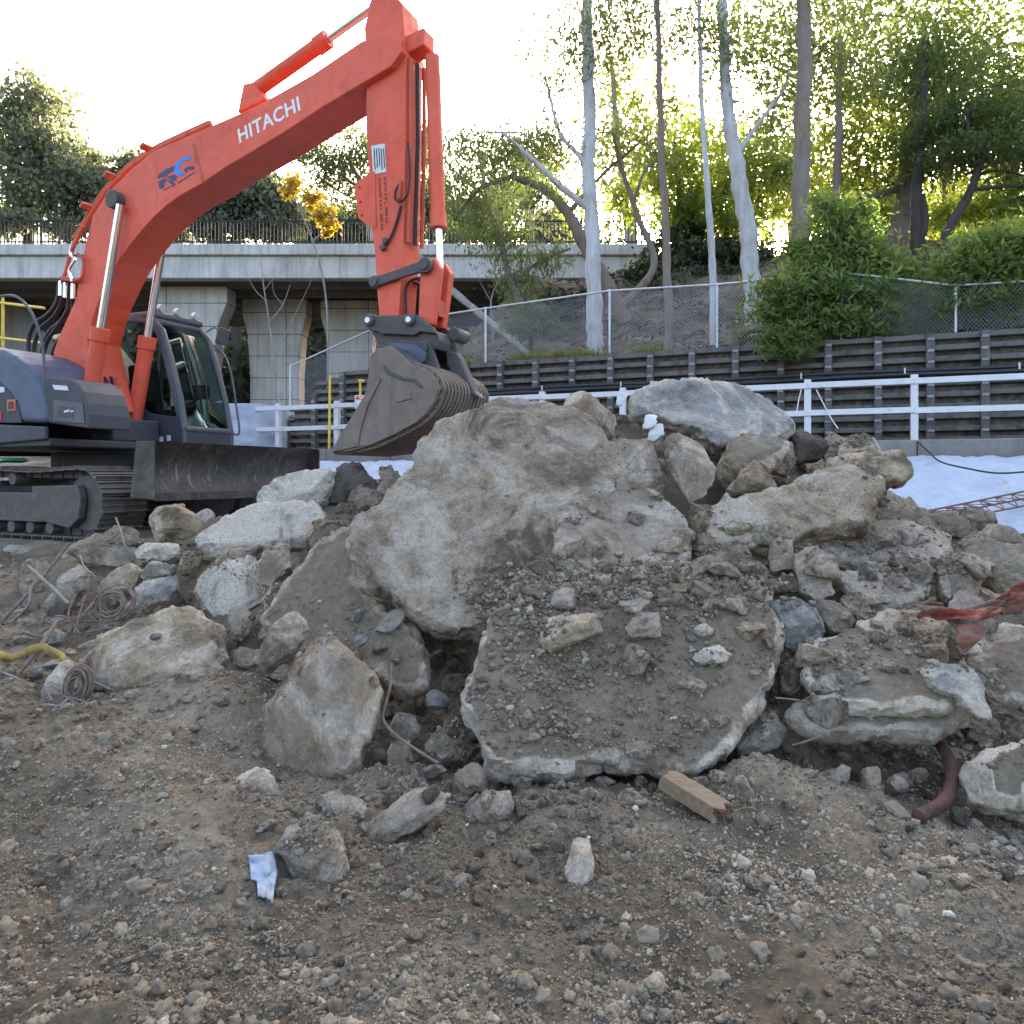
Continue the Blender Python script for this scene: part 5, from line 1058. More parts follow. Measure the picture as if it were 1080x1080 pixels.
b.prism([(mx-.42,zb+1.3),(mx-.33,zb+1.3),(mx-.36,zb+1.5),(mx-.44,zb+1.5)], my-.13, my+.13); b.build('seat', M['seat'], cb, bevel=.03, seg=3)
b = MB(); b.box(mx-.1,mx+.42,my-.42,my-.3,zb+.5,zb+.68); b.box(mx-.1,mx+.42,my+.3,my+.42,zb+.5,zb+.68)
for s in (-.36,.36): b.tube([(mx+.35,my+s,zb+.66),(mx+.40,my+s,zb+.86)], .02, 8)
b.build('console', M['seat'], cb, bevel=.02)
b = MB(); b.tube([(mx+.55,my+.2,zb+.1),(mx+.66,my+.18,zb+.75)], .02, 6); b.obox((mx+.68,my+.15,zb+.85), (.02,0,.01), (0,.14,0), (0,0,.1)); b.build('monitor', M['seat'], cb, bevel=.01)
wp = MB(); wp.tube([(fe[0][0]+.03,my,fe[0][1]+.05), (fe[2][0]+.03,my+.18,fe[2][1]-.05)], .008, 6); wp.build('wiper', M['rubber'], cb)
for y in (cr+.18, my, cl-.15):
    b = MB(); b.cyl((fe[-1][0]-.02,y,zt+.09), (fe[-1][0]+.06,y,zt+.085), .055, 16, .062); b.obox((fe[-1][0],y,zt+.04), (.01,0,0), (0,.015,0), (0,0,.04)); b.build('work_lamp', M['lamp'], cb, smooth=True)
bc = MB(); bc.cyl((xr+.35,my,zt+.03), (xr+.35,my,zt+.12), .055, 16, .045); bc.build('beacon', M['yellow'], cb, smooth=True)
mr = MB(); q0 = Vector((fe[-1][0]+.05, cl-.02, fe[-1][1]-.05)); q1 = q0+Vector((.16, .20, .07)); mr.tube(curve_pts([q0, q0+Vector((.10,.12,.12)), q1], 5), .012, 6); mi = mr.build('mirror_arm', M['cabgrey'], cb, smooth=True)
MB().obox(q1+Vector((.02,.03,-.08)), (.035,.09,-.02), (.02,-.012,0), (.02,.03,.13)).build('mirror', M['charcoal'], mi, bevel=.02)
hrn = MB().tube(curve_pts([(fe[-1][0]+.02, cl+.02, fe[-1][1]-.1), (fe[2][0]+.14, cl+.04, fe[2][1]+.1), (fe[1][0]+.16, cl+.04, fe[1][1]-.15), (fe[0][0]+.10, cl+.04, fe[0][1]-.02), (fe[0][0]-.04, cl+.03, fe[0][1]-.02)], 6), .016, 8); hrn.build('grab_handle', M['cabgrey'], cb, smooth=True)
for k, (px_, py_) in enumerate(((157,463),(170,463.5),(178,462))):
    b = MB(); b.obox(plv(px_, py_, cr-.03), (.05 if k == 0 else .035,0,0), (0,.004,0), (0,0,.055 if k == 0 else .04)); b.build('sticker', M['label'], cb)
for px_, py_ in ((147,387.5),(146,404)):
    b = MB(); b.obox(plv(px_, py_, cr+.02), (.06,0,0), (0,.003,0), (0,0,.03)); b.build('sticker', M['label'], cb)
b = MB(); b.box(.55,1.0,-.45,.30,DZ+.1,DZ+.42); b.build('swing_motor_cover', M['charcoal'], ex_, bevel=.03)

# boom -----------------------------------------------------------------
by, bw = -.20, .26
near = [(70,400),(60,389),(56,372),(62,355),(71,335),(80,315),(85,285),(90,257),(98,227),(112,205),(135,182),(160,160),(190,147),(222,133),(270,112),(330,78),(380,44),(404,34),(420,40),(424,54),(412,70),(385,86),(340,113),(297,141),(270,157.5),(240,175),(212,194),(190,206),(175,217),(162,229),(150,242),(137,258),(125,275),(117,290),(110,305),(103,320),(97,338),(92,360),(100,400),(106,432),(92,440),(80,430)]
bp = [pl(*q, by-bw) for q in near]
b = MB(); b.prism(bp, by-bw, by+bw); bm_ = b.build('boom', M['red'], ex_, bevel=.012, seg=2)
# weld seam plates and edge strips
sm2 = MB(); sm2.prism([pl(*q, by-bw) for q in [(203,152.5),(205,152),(215,190),(213,191.5)]], by-bw-.006, by-bw-.001); sm2.build('weld_seam', M['red_w'], bm_)
# dark grimy patch of the cylinder boss
bs = MB(); q = plv(126, 213, by-bw); bs.cyl(q+Vector((0,.02,0)), q+Vector((0,-.13,0)), .12, 24); bs.cyl(q+Vector((-.05,-.02,.05)), q+Vector((-.05,-.10,.05)), .10, 20); bs.build('cylinder_pin', M['steel_d'], bm_, smooth=True, bevel=.015)
bs = MB(); q2 = Vector((q.x, by+bw, q.z)); bs.cyl(q2, q2+Vector((0,.13,0)), .12, 24); bs.build('cylinder_pin', M['steel_d'], bm_, smooth=True, bevel=.015)
# boom cylinders (near and far)
def cyl_set(a, b_, split, rb, rr, body='red', nm='boom_cylinder', collar=1.18):
    d = (b_-a); m = a+d*split; o = MB().cyl(a, m, rb, 24).build(nm, M[body], ex_, smooth=True)
    u = d.normalized()
    MB().cyl(m-u*.16, m+u*.02, rb*collar, 24).build('gland', M[body], o, smooth=True, bevel=.006)
    MB().cyl(m+u*.02, b_, rr, 20).build('rod', M['chrome'], o, smooth=True)
    return o
ny = by-bw-.10
A = plv(91, 442, ny); T_ = plv(127, 216, ny); cyl_set(A, T_, .425, .105, .052)
fy = by+bw+.10
cyl_set(Vector((A.x+.03, fy, A.z)), Vector((T_.x, fy, T_.z)), .425, .105, .052)
b = MB(); b.cyl(A+Vector((0,-.10,0)), Vector((A.x,fy+.1,A.z)), .06, 20); b.build('pivot_pin', M['steel_d'], ex_, smooth=True)
# dark underside line ports: hoses along the outer edge of the boom
hz = MB(); y_ = by-bw+.06
pipe = [(62,300),(68,285),(72,268),(79,252),(88,238),(97,222),(109,204),(122,190),(134,178),(150,166),(170,154),(195,142),(222,130)]
ho = MB().tube(curve_pts([plv(px_+1, py_+1, y_) for px_, py_ in pipe[2:]], 5), .030, 10).build('hydraulic_pipe', M['red_w'], bm_, smooth=True)
MB().tube(curve_pts([plv(px_-1, py_-1, y_+.12) for px_, py_ in pipe[3:]], 5), .028, 10).build('hydraulic_pipe', M['red_w'], bm_, smooth=True)
MB().tube(curve_pts([plv(px_+0, py_-1, y_+.26) for px_, py_ in pipe[3:]], 5), .028, 10).build('hydraulic_pipe', M['rubber'], bm_, smooth=True)
for px_, py_ in ((97,219),(122,187),(160,158)):
    b = MB(); b.obox(plv(px_+1, py_+1, y_+.1), (.035,0,.03), (0,.18,0), (-.015,0,.02)); b.build('pipe_clamp', M['red_w'], bm_, bevel=.01)
for k, (mat_, pts) in enumerate((('red_w', [(88,238),(80,255),(74,270),(70,285),(66,296)]), ('red_w', [(82,268),(88,275),(87,292),(78,296)]), ('chrome', [(77,255),(74,268),(79,274),(73,285),(76,297)]))):
    MB().tube(curve_pts([plv(px_, py_, by-bw-.03-.03*k) for px_, py_ in pts], 6), .026-.004*k, 8).build('hydraulic_pipe', M[mat_], bm_, smooth=True)
b = MB(); b.obox(plv(74, 295, by-bw-.03), (.15,0,-.035), (0,.05,0), (.006,0,.028)); b.build('pipe_block', M['red_w'], bm_, bevel=.01)
for k, pts in enumerate(([(63,298),(60,318),(50,332),(36,342),(30,360),(31,385)],[(67,300),(65,320),(56,335),(42,348),(36,368),(40,392)],[(72,302),(72,325),(62,342),(50,360),(46,378),(50,396)],[(77,304),(77,328),(70,348),(58,366),(54,385),(58,398)],[(80,304),(80,318),(70,334),(52,350),(44,372),(48,395)])):
    MB().tube(curve_pts([plv(px_, py_, by-bw-.02+.07*k) for px_, py_ in pts], 6), .030, 8).build('hydraulic_hose', M['rubber'], ex_, smooth=True)
for k, (px_, py_) in enumerate(((64,303),(69,305),(77,306))):
    p_ = plv(px_, py_, by-bw-.03); MB().cyl(p_+Vector((0,0,.09)), p_-Vector((.01,0,.12)), .028, 10).build('hose_fitting', M['chrome'], bm_, smooth=True)
# hoses between the two boom cylinders
for k, pts in enumerate(([(100,430),(104,405),(108,398),(113,404),(112,425),(104,445)],[(103,440),(110,420),(113,402),(118,400),(118,420),(108,448)],[(122,398),(124,410),(120,430),(108,446)],[(126,400),(127,415),(122,435),(112,447)])):
    cp = curve_pts([plv(px_, py_, by-.1+.09*k) for px_, py_ in pts], 6); MB().tube(cp, .024, 8).build('hydraulic_hose', M['rubber'], ex_, smooth=True)
    MB().tube(cp[:9], .027, 8).build('hose_sleeve', M['red_w'], ex_, smooth=True)
# writing on the boom
def face_poly(name, polys, mat, y, parent, th=.004):
    b = MB()
    for P in polys: b.prism([pl(*q, y) for q in P], y-th, y-.0008)
    return b.build(name, M[mat], parent)
z4 = lambda P: [(x/4, 140+y/4) for x, y in P]
yb_ = by-bw
lg = face_poly('emblem', [z4([(664,192),(674,172),(704,152),(740,138),(734,160),(716,170),(700,184)]), z4([(668,206),(700,190),(696,210),(690,234),(674,236)]), z4([(702,186),(738,176),(748,186),(742,200),(728,206)]), z4([(700,196),(724,204),(738,214),(730,222),(708,206)])], 'navy', yb_, bm_)
face_poly('emblem_arc', [z4([(804,94),(770,106),(744,130),(734,156),(741,175),(760,183),(782,174),(770,165),(757,158),(758,141),(772,122),(804,113)])], 'blue_l', yb_, lg)
face_poly('emblem_detail', [z4([(776,156),(792,143),(814,140),(824,150),(806,158),(800,152),(788,158),(792,164),(784,168)]), z4([(690,240),(740,216),(742,219),(694,243)]), z4([(750,210),(822,164),(823,168),(752,214)])], 'navy', yb_, lg)
def writing(txt, p, dirv, size, mat, parent, y, name='lettering', thick=.0015):
    cu = bpy.data.curves.new(name, 'FONT'); cu.body = txt; cu.size = size; cu.extrude = thick; cu.materials.append(M[mat]); cu.space_character = 1.08
    o = bpy.data.objects.new(name, cu); COL.objects.link(o); o.parent = parent
    xd = Vector((dirv[0], 0, dirv[1])).normalized(); nn = Vector((0,-1,0)); yd = nn.cross(xd)
    o.matrix_local = Matrix(((xd.x,yd.x,nn.x,p.x),(xd.y,yd.y,nn.y,y-.0025),(xd.z,yd.z,nn.z,p.z),(0,0,0,1))); return o
pa, pb = plv(252, 151, yb_), plv(300, 125, yb_)
o = writing('HITACHI', pa, (pb.x-pa.x, pb.z-pa.z), .24, 'text_w', bm_, yb_); o.data.offset = .006
# stick -----------------------------------------------------------------------
sw = .17
sn = [(386,60),(384,30),(392,-6),(408,-14),(424,4),(428,60),(427.5,142),(425,265),(420,337),(400,337),(397,300),(395,265),(392,240),(377,230),(375,190),(389,184),(386,142)]
sb_ = MB(); sb_.prism([pl(*q, by-sw) for q in sn if q not in ((377,230),(375,190))], by-sw, by+sw); stk = sb_.build('stick', M['red'], ex_, bevel=.012)
# lug plate with three holes
def holed_plate(name, P, holes, y0, y1, m, parent):
    bmh = bmesh.new(); cu = bpy.data.curves.new(name, 'CURVE'); cu.dimensions = '2D'; cu.fill_mode = 'BOTH'; cu.extrude = (y1-y0)/2
    def loop(pts):
        s = cu.splines.new('POLY'); s.points.add(len(pts)-1); s.use_cyclic_u = True
        for q, (x, z) in zip(s.points, pts): q.co = (x, z, 0, 1)
    loop(P)
    for (hx, hz_), r in holes: loop([(hx+r*math.cos(a), hz_+r*math.sin(a)) for a in np.linspace(0, 2*math.pi, 17)[:-1]])
    o = bpy.data.objects.new('tmp', cu); COL.objects.link(o); bpy.context.view_layer.update(); me = bpy.data.meshes.new_from_object(o.evaluated_get(DG())); bpy.data.objects.remove(o); bmh.free()
    for v in me.vertices: x, z, y = v.co; v.co = (x, (y0+y1)/2+y, z)
    me.materials.clear(); me.materials.append(M[m]); me.name = name; o = link(name, me, parent); return o
holed_plate('lug_plate', [pl(*q, by-sw) for q in [(394,181),(388,184),(376,192),(374.5,200),(378,230),(392,240.5),(397,241),(396,181)]], [(pl(379.5,198.5,by-sw), .018), (pl(380.5,213.5,by-sw), .018), (pl(382,228,by-sw), .018)], by-sw-.008, by-sw+.022, 'red', stk)
pp = [pl(*q, by-sw) for q in [(392,154),(406,151.5),(407.5,181.5),(393.8,184)]]
b = MB(); b.prism(pp, by-sw-.006, by-sw-.001); dp = b.build('data_plate', M['label'], stk)
b = MB()
for k in range(5):
    x0 = 394.5+2.5*k; b.prism([pl(*q, by-sw) for q in [(x0,157),(x0+.9,156.8),(x0+2.0,179-2*(k % 3)),(x0+1.1,179.2-2*(k % 3))]], by-sw-.010, by-sw-.0065)
b.build('plate_marks', M['text_k'], dp)
a_, b2 = plv(404.6, 187, by-sw), plv(407, 237, by-sw); writing('STATIC S.W.L. 3000 KG', a_, (b2.x-a_.x, b2.z-a_.z), .048, 'text_k', stk, by-sw)
a_, b2 = plv(399.2, 188, by-sw), plv(401.6, 238, by-sw); writing('DYNAMIC S.W.L. 2000 KG', a_, (b2.x-a_.x, b2.z-a_.z), .048, 'text_k', stk, by-sw)
# piping and rails on the front face of the stick
for k in range(3):
    xx = [plv(428+1.5*k, 60, by-sw), plv(428.5+1.5*k, 142, by-sw), plv(425.5+1.5*k, 255, by-sw)]
    MB().tube([Vector((p.x+.03, by-.12+.11*k, p.z)) for p in xx], .024, 8).build('hydraulic_pipe', M['red_w' if k != 1 else 'rubber'], stk, smooth=True)
MB().tube(curve_pts([plv(430,150,by-sw-.03), plv(432,175,by-sw-.03), plv(431,200,by-sw-.03), plv(424,212,by-sw-.04), plv(417,210,by-sw-.04), plv(417,202,by-sw-.04), plv(421,194,by-sw-.03)], 6), .013, 8).build('hydraulic_hose', M['rubber'], stk, smooth=True)
MB().tube([plv(422.5,190,by-sw-.03), plv(421,210,by-sw-.03)], .018, 8).build('hydraulic_pipe', M['red_w'], stk, smooth=True)
MB().tube(curve_pts([plv(423,217,by-sw-.02), plv(417,238,by-sw-.02), plv(411,252,by-sw-.03), plv(404,260,by-sw-.03)], 6), .016, 8).build('hydraulic_hose', M['rubber'], stk, smooth=True)
b = MB(); b.obox(plv(404, 261, by-sw-.03), (.03,0,.01), (0,.025,0), (-.01,0,.03)); b.obox(plv(406, 254, by-sw-.03), (.025,0,.01), (0,.02,0), (-.01,0,.03)); b.build('valve', M['steel_d'], stk, bevel=.01)
# bucket cylinder, links
ca, cbx = plv(456, 60, by), plv(464, 284, by); cyl_set(ca, cbx, .80, .083, .042, 'red', 'bucket_cylinder', 1.12)
b = MB(); b.obox(plv(440, 50, by), (.16,0,.03), (0,.12,0), (0,0,.10)); b.build('cylinder_bracket', M['red'], stk, bevel=.02)
# arm cylinder above the boom (runs along the boom's back to the stick top)
b = MB(); b.prism([pl(*q, by) for q in [(256,122),(286,108),(272,90),(262,92)]], by-.09, by+.09); b.build('cylinder_bracket', M['red'], bm_, bevel=.015)
cyl_set(plv(266, 98, by), plv(398, 4, by), .62, .09, .05, 'red', 'arm_cylinder')
p1, p2 = plv(407, 302, by), plv(459, 285, by)
for s in (-1, 1):
    y_ = by+s*(sw+.035)
    L1 = [plv(407, 302, y_), plv(420, 296, y_), plv(440, 290, y_), plv(459, 285, y_)]
    b = MB()
    for q, r in ((plv(407,302,by), .07), (plv(459,285,by), .085)): b.cyl(Vector((q.x,y_-.03,q.z)), Vector((q.x,y_+.03,q.z)), r, 20)
    qa, qb = plv(407,302,by), plv(459,285,by); d_ = (qb-qa); n__ = Vector((-d_.z,0,d_.x)).normalized()
    mid = qa+d_*.5-n__*.02
    b.prism([(qa.x+n__.x*.055, qa.z+n__.z*.055), (qa.x-n__.x*.055, qa.z-n__.z*.055), (mid.x-n__.x*.03, mid.z-n__.z*.03), (qb.x-n__.x*.06, qb.z-n__.z*.06), (qb.x+n__.x*.06, qb.z+n__.z*.06), (mid.x+n__.x*.07, mid.z+n__.z*.07)], y_-.022, y_+.022)
    b.build('side_link', M['steel_d'], ex_, bevel=.008)
for p_ in (p1, p2): b = MB(); b.cyl(Vector((p_.x,by-.26,p_.z)), Vector((p_.x,by+.26,p_.z)), .053, 20); b.build('link_pin', M['steel_d'], ex_, smooth=True)
for s in (-1, 1):
    y_ = by+s*.11
    b = MB(); b.prism([pl(*q, by) for q in [(451,290),(455,278),(466,276),(472,286),(469,310),(464,345),(452,345),(449,338)]], y_-.05, y_+.05); b.build('power_link', M['red'], ex_, bevel=.015)
MB().box(*sorted((pl(452,312,by)[0], pl(466,312,by)[0])), by-.058, by+.058, pl(460,335,by)[1], pl(460,318,by)[1]).build('link_web', M['red_w'], ex_)
for k, pts in enumerate(([(428,330),(428,305),(434,296),(446,294),(450,306),(444,328),(436,344)],[(424,335),(426,312),(432,300),(442,300),(447,312),(441,335),(432,348)])):
    MB().tube(curve_pts([plv(px_, py_, by-.12+.2*k) for px_, py_ in pts], 6), .017, 8).build('hydraulic_hose', M['rubber'], ex_, smooth=True)
# quick coupler
qc = [(398,338),(402,335),(412,337.5),(440,337),(448,335),(456,339),(470,350),(473,356),(462,355),(456,354),(450,358),(424,356.5),(417,357),(412,354),(402,352),(399,346)]
qy = .24
b = MB()
for s in (-1, 1): b.prism([pl(*q, by) for q in qc], by+s*qy-.025, by+s*qy+.025)
b.build('quick_coupler', M['steel_d'], ex_, bevel=.012)
b = MB(); b.prism([pl(*q, by) for q in [(402,352),(470,352),(474,362),(472,372),(458,370),(424,364),(408,362)]], by-qy+.03, by+qy-.03); cp_ = b.build('coupler_body', M['steel_d'], ex_, bevel=.02)
for px_, py_ in ((405,343),(447,342.5)):
    q = plv(px_, py_, by); MB().cyl(Vector((q.x,by-qy-.06,q.z)), Vector((q.x,by+qy+.06,q.z)), .062, 24).build('pin_boss', M['steel_d'], cp_, smooth=True, bevel=.008)
    MB().cyl(Vector((q.x,by-qy-.085,q.z)), Vector((q.x,by-qy-.058,q.z)), .032, 18).build('pin_head', M['lamp'], cp_, smooth=True)
qa = plv(420, 345.5, by-qy-.027); qb = plv(434, 345, by-qy-.027); writing('A21', qa, (1, 0), .085, 'steel', cp_, by-qy-.027)
# sieve bucket ------------------------------------------------------------------
bk_, bn = by-.62, by+.42
# ears
for s in (-1, 1):
    y_ = by+s*.22
    b = MB(); b.prism([pl(*q, by) for q in [(408,362),(412,360),(452,364),(458,362),(466,365),(470,378),(478,400),(492,412),(470,412),(440,400),(424,380)]], y_-.025, y_+.025); er = b.build('bucket_ear', M['steel_d'], ex_, bevel=.01)
    q = plv(458, 371, by); MB().cyl(Vector((q.x,y_-.06*1,q.z)), Vector((q.x,y_+.06,q.z)), .075, 24).build('ear_boss', M['steel_d'], er, smooth=True, bevel=.01)
b = MB(); b.prism([pl(*q, by-.25) for q in [(414,362),(440,364),(452,373),(450,382),(440,386),(424,384)]], by-.30, by-.26); b.build('wear_plate', M['hood'], ex_, bevel=.01)
side_near = [(352,477),(358,463),(386,417),(390,398),(392,376),(398,369),(412,364.5),(422,372),(434,384),(447,388),(456,394),(463,402),(465,411),(462,422),(455,434),(442,446),(420,458),(390,471),(370,476)]
SPn = [pl(*q, bk_) for q in side_near]
bkt = MB().prism(SPn, bk_-.028, bk_).build('bucket', M['steel'], ex_, bevel=.008)
MB().prism(SPn, bn, bn+.028).build('side_plate', M['steel'], bkt, bevel=.008)
# worn reinforcements on the near side plate
def on_side(name, P, th, m): return MB().prism([pl(*q, bk_) for q in P], bk_-.028-th, bk_-.0282).build(name, M[m], bkt, bevel=.005, seg=1)
on_side('cutting_strip', [(352,477),(358,465),(388,421),(401,398),(404,401),(391,426),(383,452),(380,471)], .020, 'steel')
on_side('wear_strip', [(380,471.5),(383,464),(398,459),(420,449),(438,438),(450,425),(456,411),(464,411),(461,422),(454,434),(441,446),(419,458),(392,470)], .016, 'steel')
on_side('patch_plate', [(414,412),(430,409),(436,413),(436,421),(420,425)], .012, 'steel')
on_side('edge_rib', [(408,385),(413,392),(427,398),(440,400),(448,408),(446,410),(438,403),(425,401),(411,395),(406,387)], .014, 'steel_d')
# back: a grid of bars across and around between the side plates
backp = [(412,364.5),(434,384),(447,388),(456,394),(463,402),(465,411),(462,422),(455,434),(442,446),(420,458),(390,471),(352,477)]
bpts = [pl(*q, bk_) for q in backp]
dense = curve_pts([Vector((x, 0, z)) for x, z in bpts[1:]], 5)
nb = 14
rib = MB()
for k in range(nb):
    y_ = bk_+(k+.5)*(bn-bk_)/nb
    for a, c in zip(dense, dense[1:]):
        d_ = c-a
        if d_.length < 1e-4: continue
        n2_ = Vector((-d_.z,0,d_.x)).normalized(); rib.obox((a+c)*.5+Vector((0,y_,0)), d_*.52, (0,.017,0), n2_*.03)
rib.build('sieve_bars', M['steel'], bkt)
cross = MB(); tot = 0; acc = 0
for a, c in zip(dense, dense[1:]):
    acc += (c-a).length
    if acc > .085: cross.cyl(Vector((c.x,bk_,c.z)), Vector((c.x,bn,c.z)), .018, 6); acc = 0
cross.build('cross_bars', M['steel'], bkt)
tp_ = MB(); tq = [pl(*q, bk_) for q in [(398,369),(412,364.5),(434,384),(432,390),(412,372),(400,374)]]; tp_.prism(tq, bk_+.002, bn-.002); tp_.build('top_plate', M['steel_d'], bkt, bevel=.008)
lp = MB(); lq = [pl(*q, bk_) for q in [(352,477),(390,471),(420,458),(419,454),(390,467),(354,474)]]; lp.prism(lq, bk_+.002, bn-.002); lp.build('cutting_lip', M['steel'], bkt, bevel=.006)
bx_ = MB(); q_ = [pl(*q, by) for q in [(470,368),(482,372),(486,378),(500,412),(508,420),(498,418),(480,400),(472,385)]]; bx_.prism(q_, by-.02, by+.12); bx_.build('bucket_spine', M['steel_d'], ex_, bevel=.02)
b = MB(); q = plv(483, 354, by+.15); b.cyl(Vector((q.x,by+.05,q.z)), Vector((q.x,by+.30,q.z)), .075, 20); b.obox(Vector((q.x-.06,by+.17,q.z-.12)), (.07,0,.03), (0,.10,0), (-.03,0,.13)); b.build('tilt_pin', M['steel_d'], ex_, bevel=.01)
# rags on the near track
rg = MB(); pr_ = [pl(*q, -1.3) for q in [(-8,487.5),(0,483),(10,482.6),(16,486),(8,488)]]; rg.prism(pr_, -1.45, -1.1); o = rg.build('green_bag', simple('green_plastic', (.05,.30,.16), .5, var=.4, scale=8), None, bevel=.01)
o.location = XO; o.rotation_euler = (0,0,XH); tag(o, 'crumpled green plastic lying on top of the crawler track', 'plastic bag', kind='thing')

# ================================================================== DEBRIS ON THE HEAP
for o in list(COL.objects):            # lettering becomes plain meshes
    if o.type == 'FONT':
        bpy.context.view_layer.update(); me = bpy.data.meshes.new_from_object(o.evaluated_get(DG())); q = link('lettering', me, o.parent); q.matrix_local = o.matrix_local.copy(); bpy.data.objects.remove(o)
bpy.context.view_layer.update()
_soft = [o for o in COL.objects if o.type == 'MESH' and (o.name.startswith(('crown', 'ivy', 'undergrowth', 'grass', 'leaf')))]
def hit(x, y, lift=0.):
    """surface point of the built place seen at picture position x, y"""
    v = Vector(((x-CX)/F, 1, (HY-y)/F)).normalized(); ok, loc, nor, idx, ob, mt = SC.ray_cast(DG(), Vector((0,0,CZ)), v)
    if not ok: return None, None, None
    return loc+nor*lift, nor, ob
def ico(sub):
    bm = bmesh.new(); bmesh.ops.create_icosphere(bm, subdivisions=sub, radius=1); bm.verts.ensure_lookup_table()
    V = np.array([tuple(v.co) for v in bm.verts]); Fc = np.array([[v.index for v in f.verts] for f in bm.faces]); bm.free(); return V, Fc
def facet(V, n, rng, lo=.55, hi=.9):
    """cuts flat faces on a ball"""
    V = V.copy()
    for _ in range(n):
        m = rng.normal(size=3); m /= np.linalg.norm(m); h = rng.uniform(lo, hi); s = V@m; over = s > h; V[over] -= np.outer(s[over]-h, m)
    return V
# soil crumbs: one mass nobody could count
def crumbs(name, P, S, sub, tone, label, nvar=14, sink=.25):
    B, Fc = ico(sub); rng = np.random.default_rng(len(P)+sub); nV = len(B)
    vs_ = [(lambda q: q*(1+.5*fbm(q*1.3+rng.uniform(0,50), 2)+.3*fbm(q*3.1+rng.uniform(0,50), 2))[:, None])(facet(B, 5 if sub > 1 else 4, rng, .55, .95)*rng.uniform(.7, 1.3, 3)) for _ in range(nvar)]
    var = rng.integers(0, nvar, len(P)); BV = np.stack(vs_)[var]
    q = rng.normal(size=(len(P), 4)); q /= np.linalg.norm(q, axis=1)[:, None]; w_, x, y, z = q.T
    Rm = np.stack([1-2*(y*y+z*z),2*(x*y-z*w_),2*(x*z+y*w_),2*(x*y+z*w_),1-2*(x*x+z*z),2*(y*z-x*w_),2*(x*z-y*w_),2*(y*z+x*w_),1-2*(x*x+y*y)],1).reshape(-1,3,3)
    V = np.einsum('nij,nvj->nvi', Rm, BV)*S[:, None, None]; V[:, :, 2] *= .85; V += P[:, None, :]; V[:, :, 2] += (S*(1-2*sink)*.5)[:, None]
    Fa = (Fc[None]+(np.arange(len(P))*nV)[:, None, None]).reshape(-1, 3)
    me = npmesh(name, V.reshape(-1, 3), Fa, M['clod'], sub > 1)
    a = me.attributes.new('tone', 'FLOAT', 'POINT'); a.data.foreach_set('value', np.repeat(tone, nV).astype(np.float32)); return link(name, me)
def tones(n): return np.where(RNG.random(n) < .025, RNG.uniform(.93, 1, n), RNG.beta(2, 2.6, n)*.92)
def area(n, y0, y1, spread=.80, pw=1.):
    u = RNG.random(n); Y = 1/(1/y0+(1/y1-1/y0)*u); X = RNG.uniform(-spread, spread, n)*Y; m = RNG.random(n) < .13; X[m] = np.sign(X[m])*(np.abs(X[m])+RNG.random(m.sum())*1.6); return X, Y
for n_, r0, r1, sub, y1 in ((105000,.0022,.0075,1,7.), (16000,.005,.013,2,8.), (1500,.012,.034,3,8.)):
    X, Y = area(int(n_*1.25), 1.75, y1); mk = (.5+.9*perlin(np.c_[X*1.9, Y*1.9, 0*X])+.5*perlin(np.c_[X*6, Y*6, 0*X])) > RNG.random(len(X))*.9-.15
    X, Y = X[mk], Y[mk]; S = r0+(r1-r0)*RNG.random(len(X))**1.8; S *= np.clip(.6+.13*Y, .8, 1.6)*(1 if sub < 3 else 1)
    tn = np.clip(.42+.5*perlin(np.c_[X*.9, Y*.9, 0*X+3])+.22*perlin(np.c_[X*4, Y*4, 0*X+8])+.16*RNG.normal(size=len(X)), 0, .92); tn = np.where(RNG.random(len(X)) < .012, RNG.uniform(.93, 1, len(X)), tn)
    o = crumbs('soil_crumbs', np.c_[X, Y, ground_z(X, Y)], S, sub, tn, '', sink=.5); tag(o, 'loose crumbs of brown soil and grit lying on the heap', kind='stuff')
# the same grit lying on the soil-covered slabs
PP = []; 
for ob, n in ROCKS:
    me = ob.data; nv = len(me.vertices)
    if nv < 1500: continue
    c_a = np.empty(nv, np.float32); me.attributes['cover'].data.foreach_get('value', c_a); V = np.empty(nv*3, np.float32); me.vertices.foreach_get('co', V); V = V.reshape(-1, 3)+np.array(ob.location)
    N = np.empty(nv*3, np.float32); me.vertices.foreach_get('normal', N); N = N.reshape(-1, 3)
    pr_ = np.clip(c_a-.4, 0, 1)*np.clip(N[:, 2]-.35, 0, 1)*np.clip(.25+2.2*perlin(V*2.3)+1.2*perlin(V*7), 0, 2.4)
    PP += [V[RNG.random(nv) < pr_*1.2] for _ in range(3)]
PP = np.concatenate(PP); PP = PP+RNG.normal(size=PP.shape)*np.array((.012,.012,.003))
S = .0022+.008*RNG.random(len(PP))**2.6; o = crumbs('soil_crumbs', PP, S, 1, tones(len(PP)), '', sink=.2); tag(o, 'grit lying on the soil-covered slabs', kind='stuff')
k = RNG.random(len(PP)) < .03; o = crumbs('soil_crumbs', PP[k], .008+.012*RNG.random(k.sum())**1.6, 2, tones(k.sum()), '', sink=.2); tag(o, 'small clods lying on the soil-covered slabs', kind='stuff')
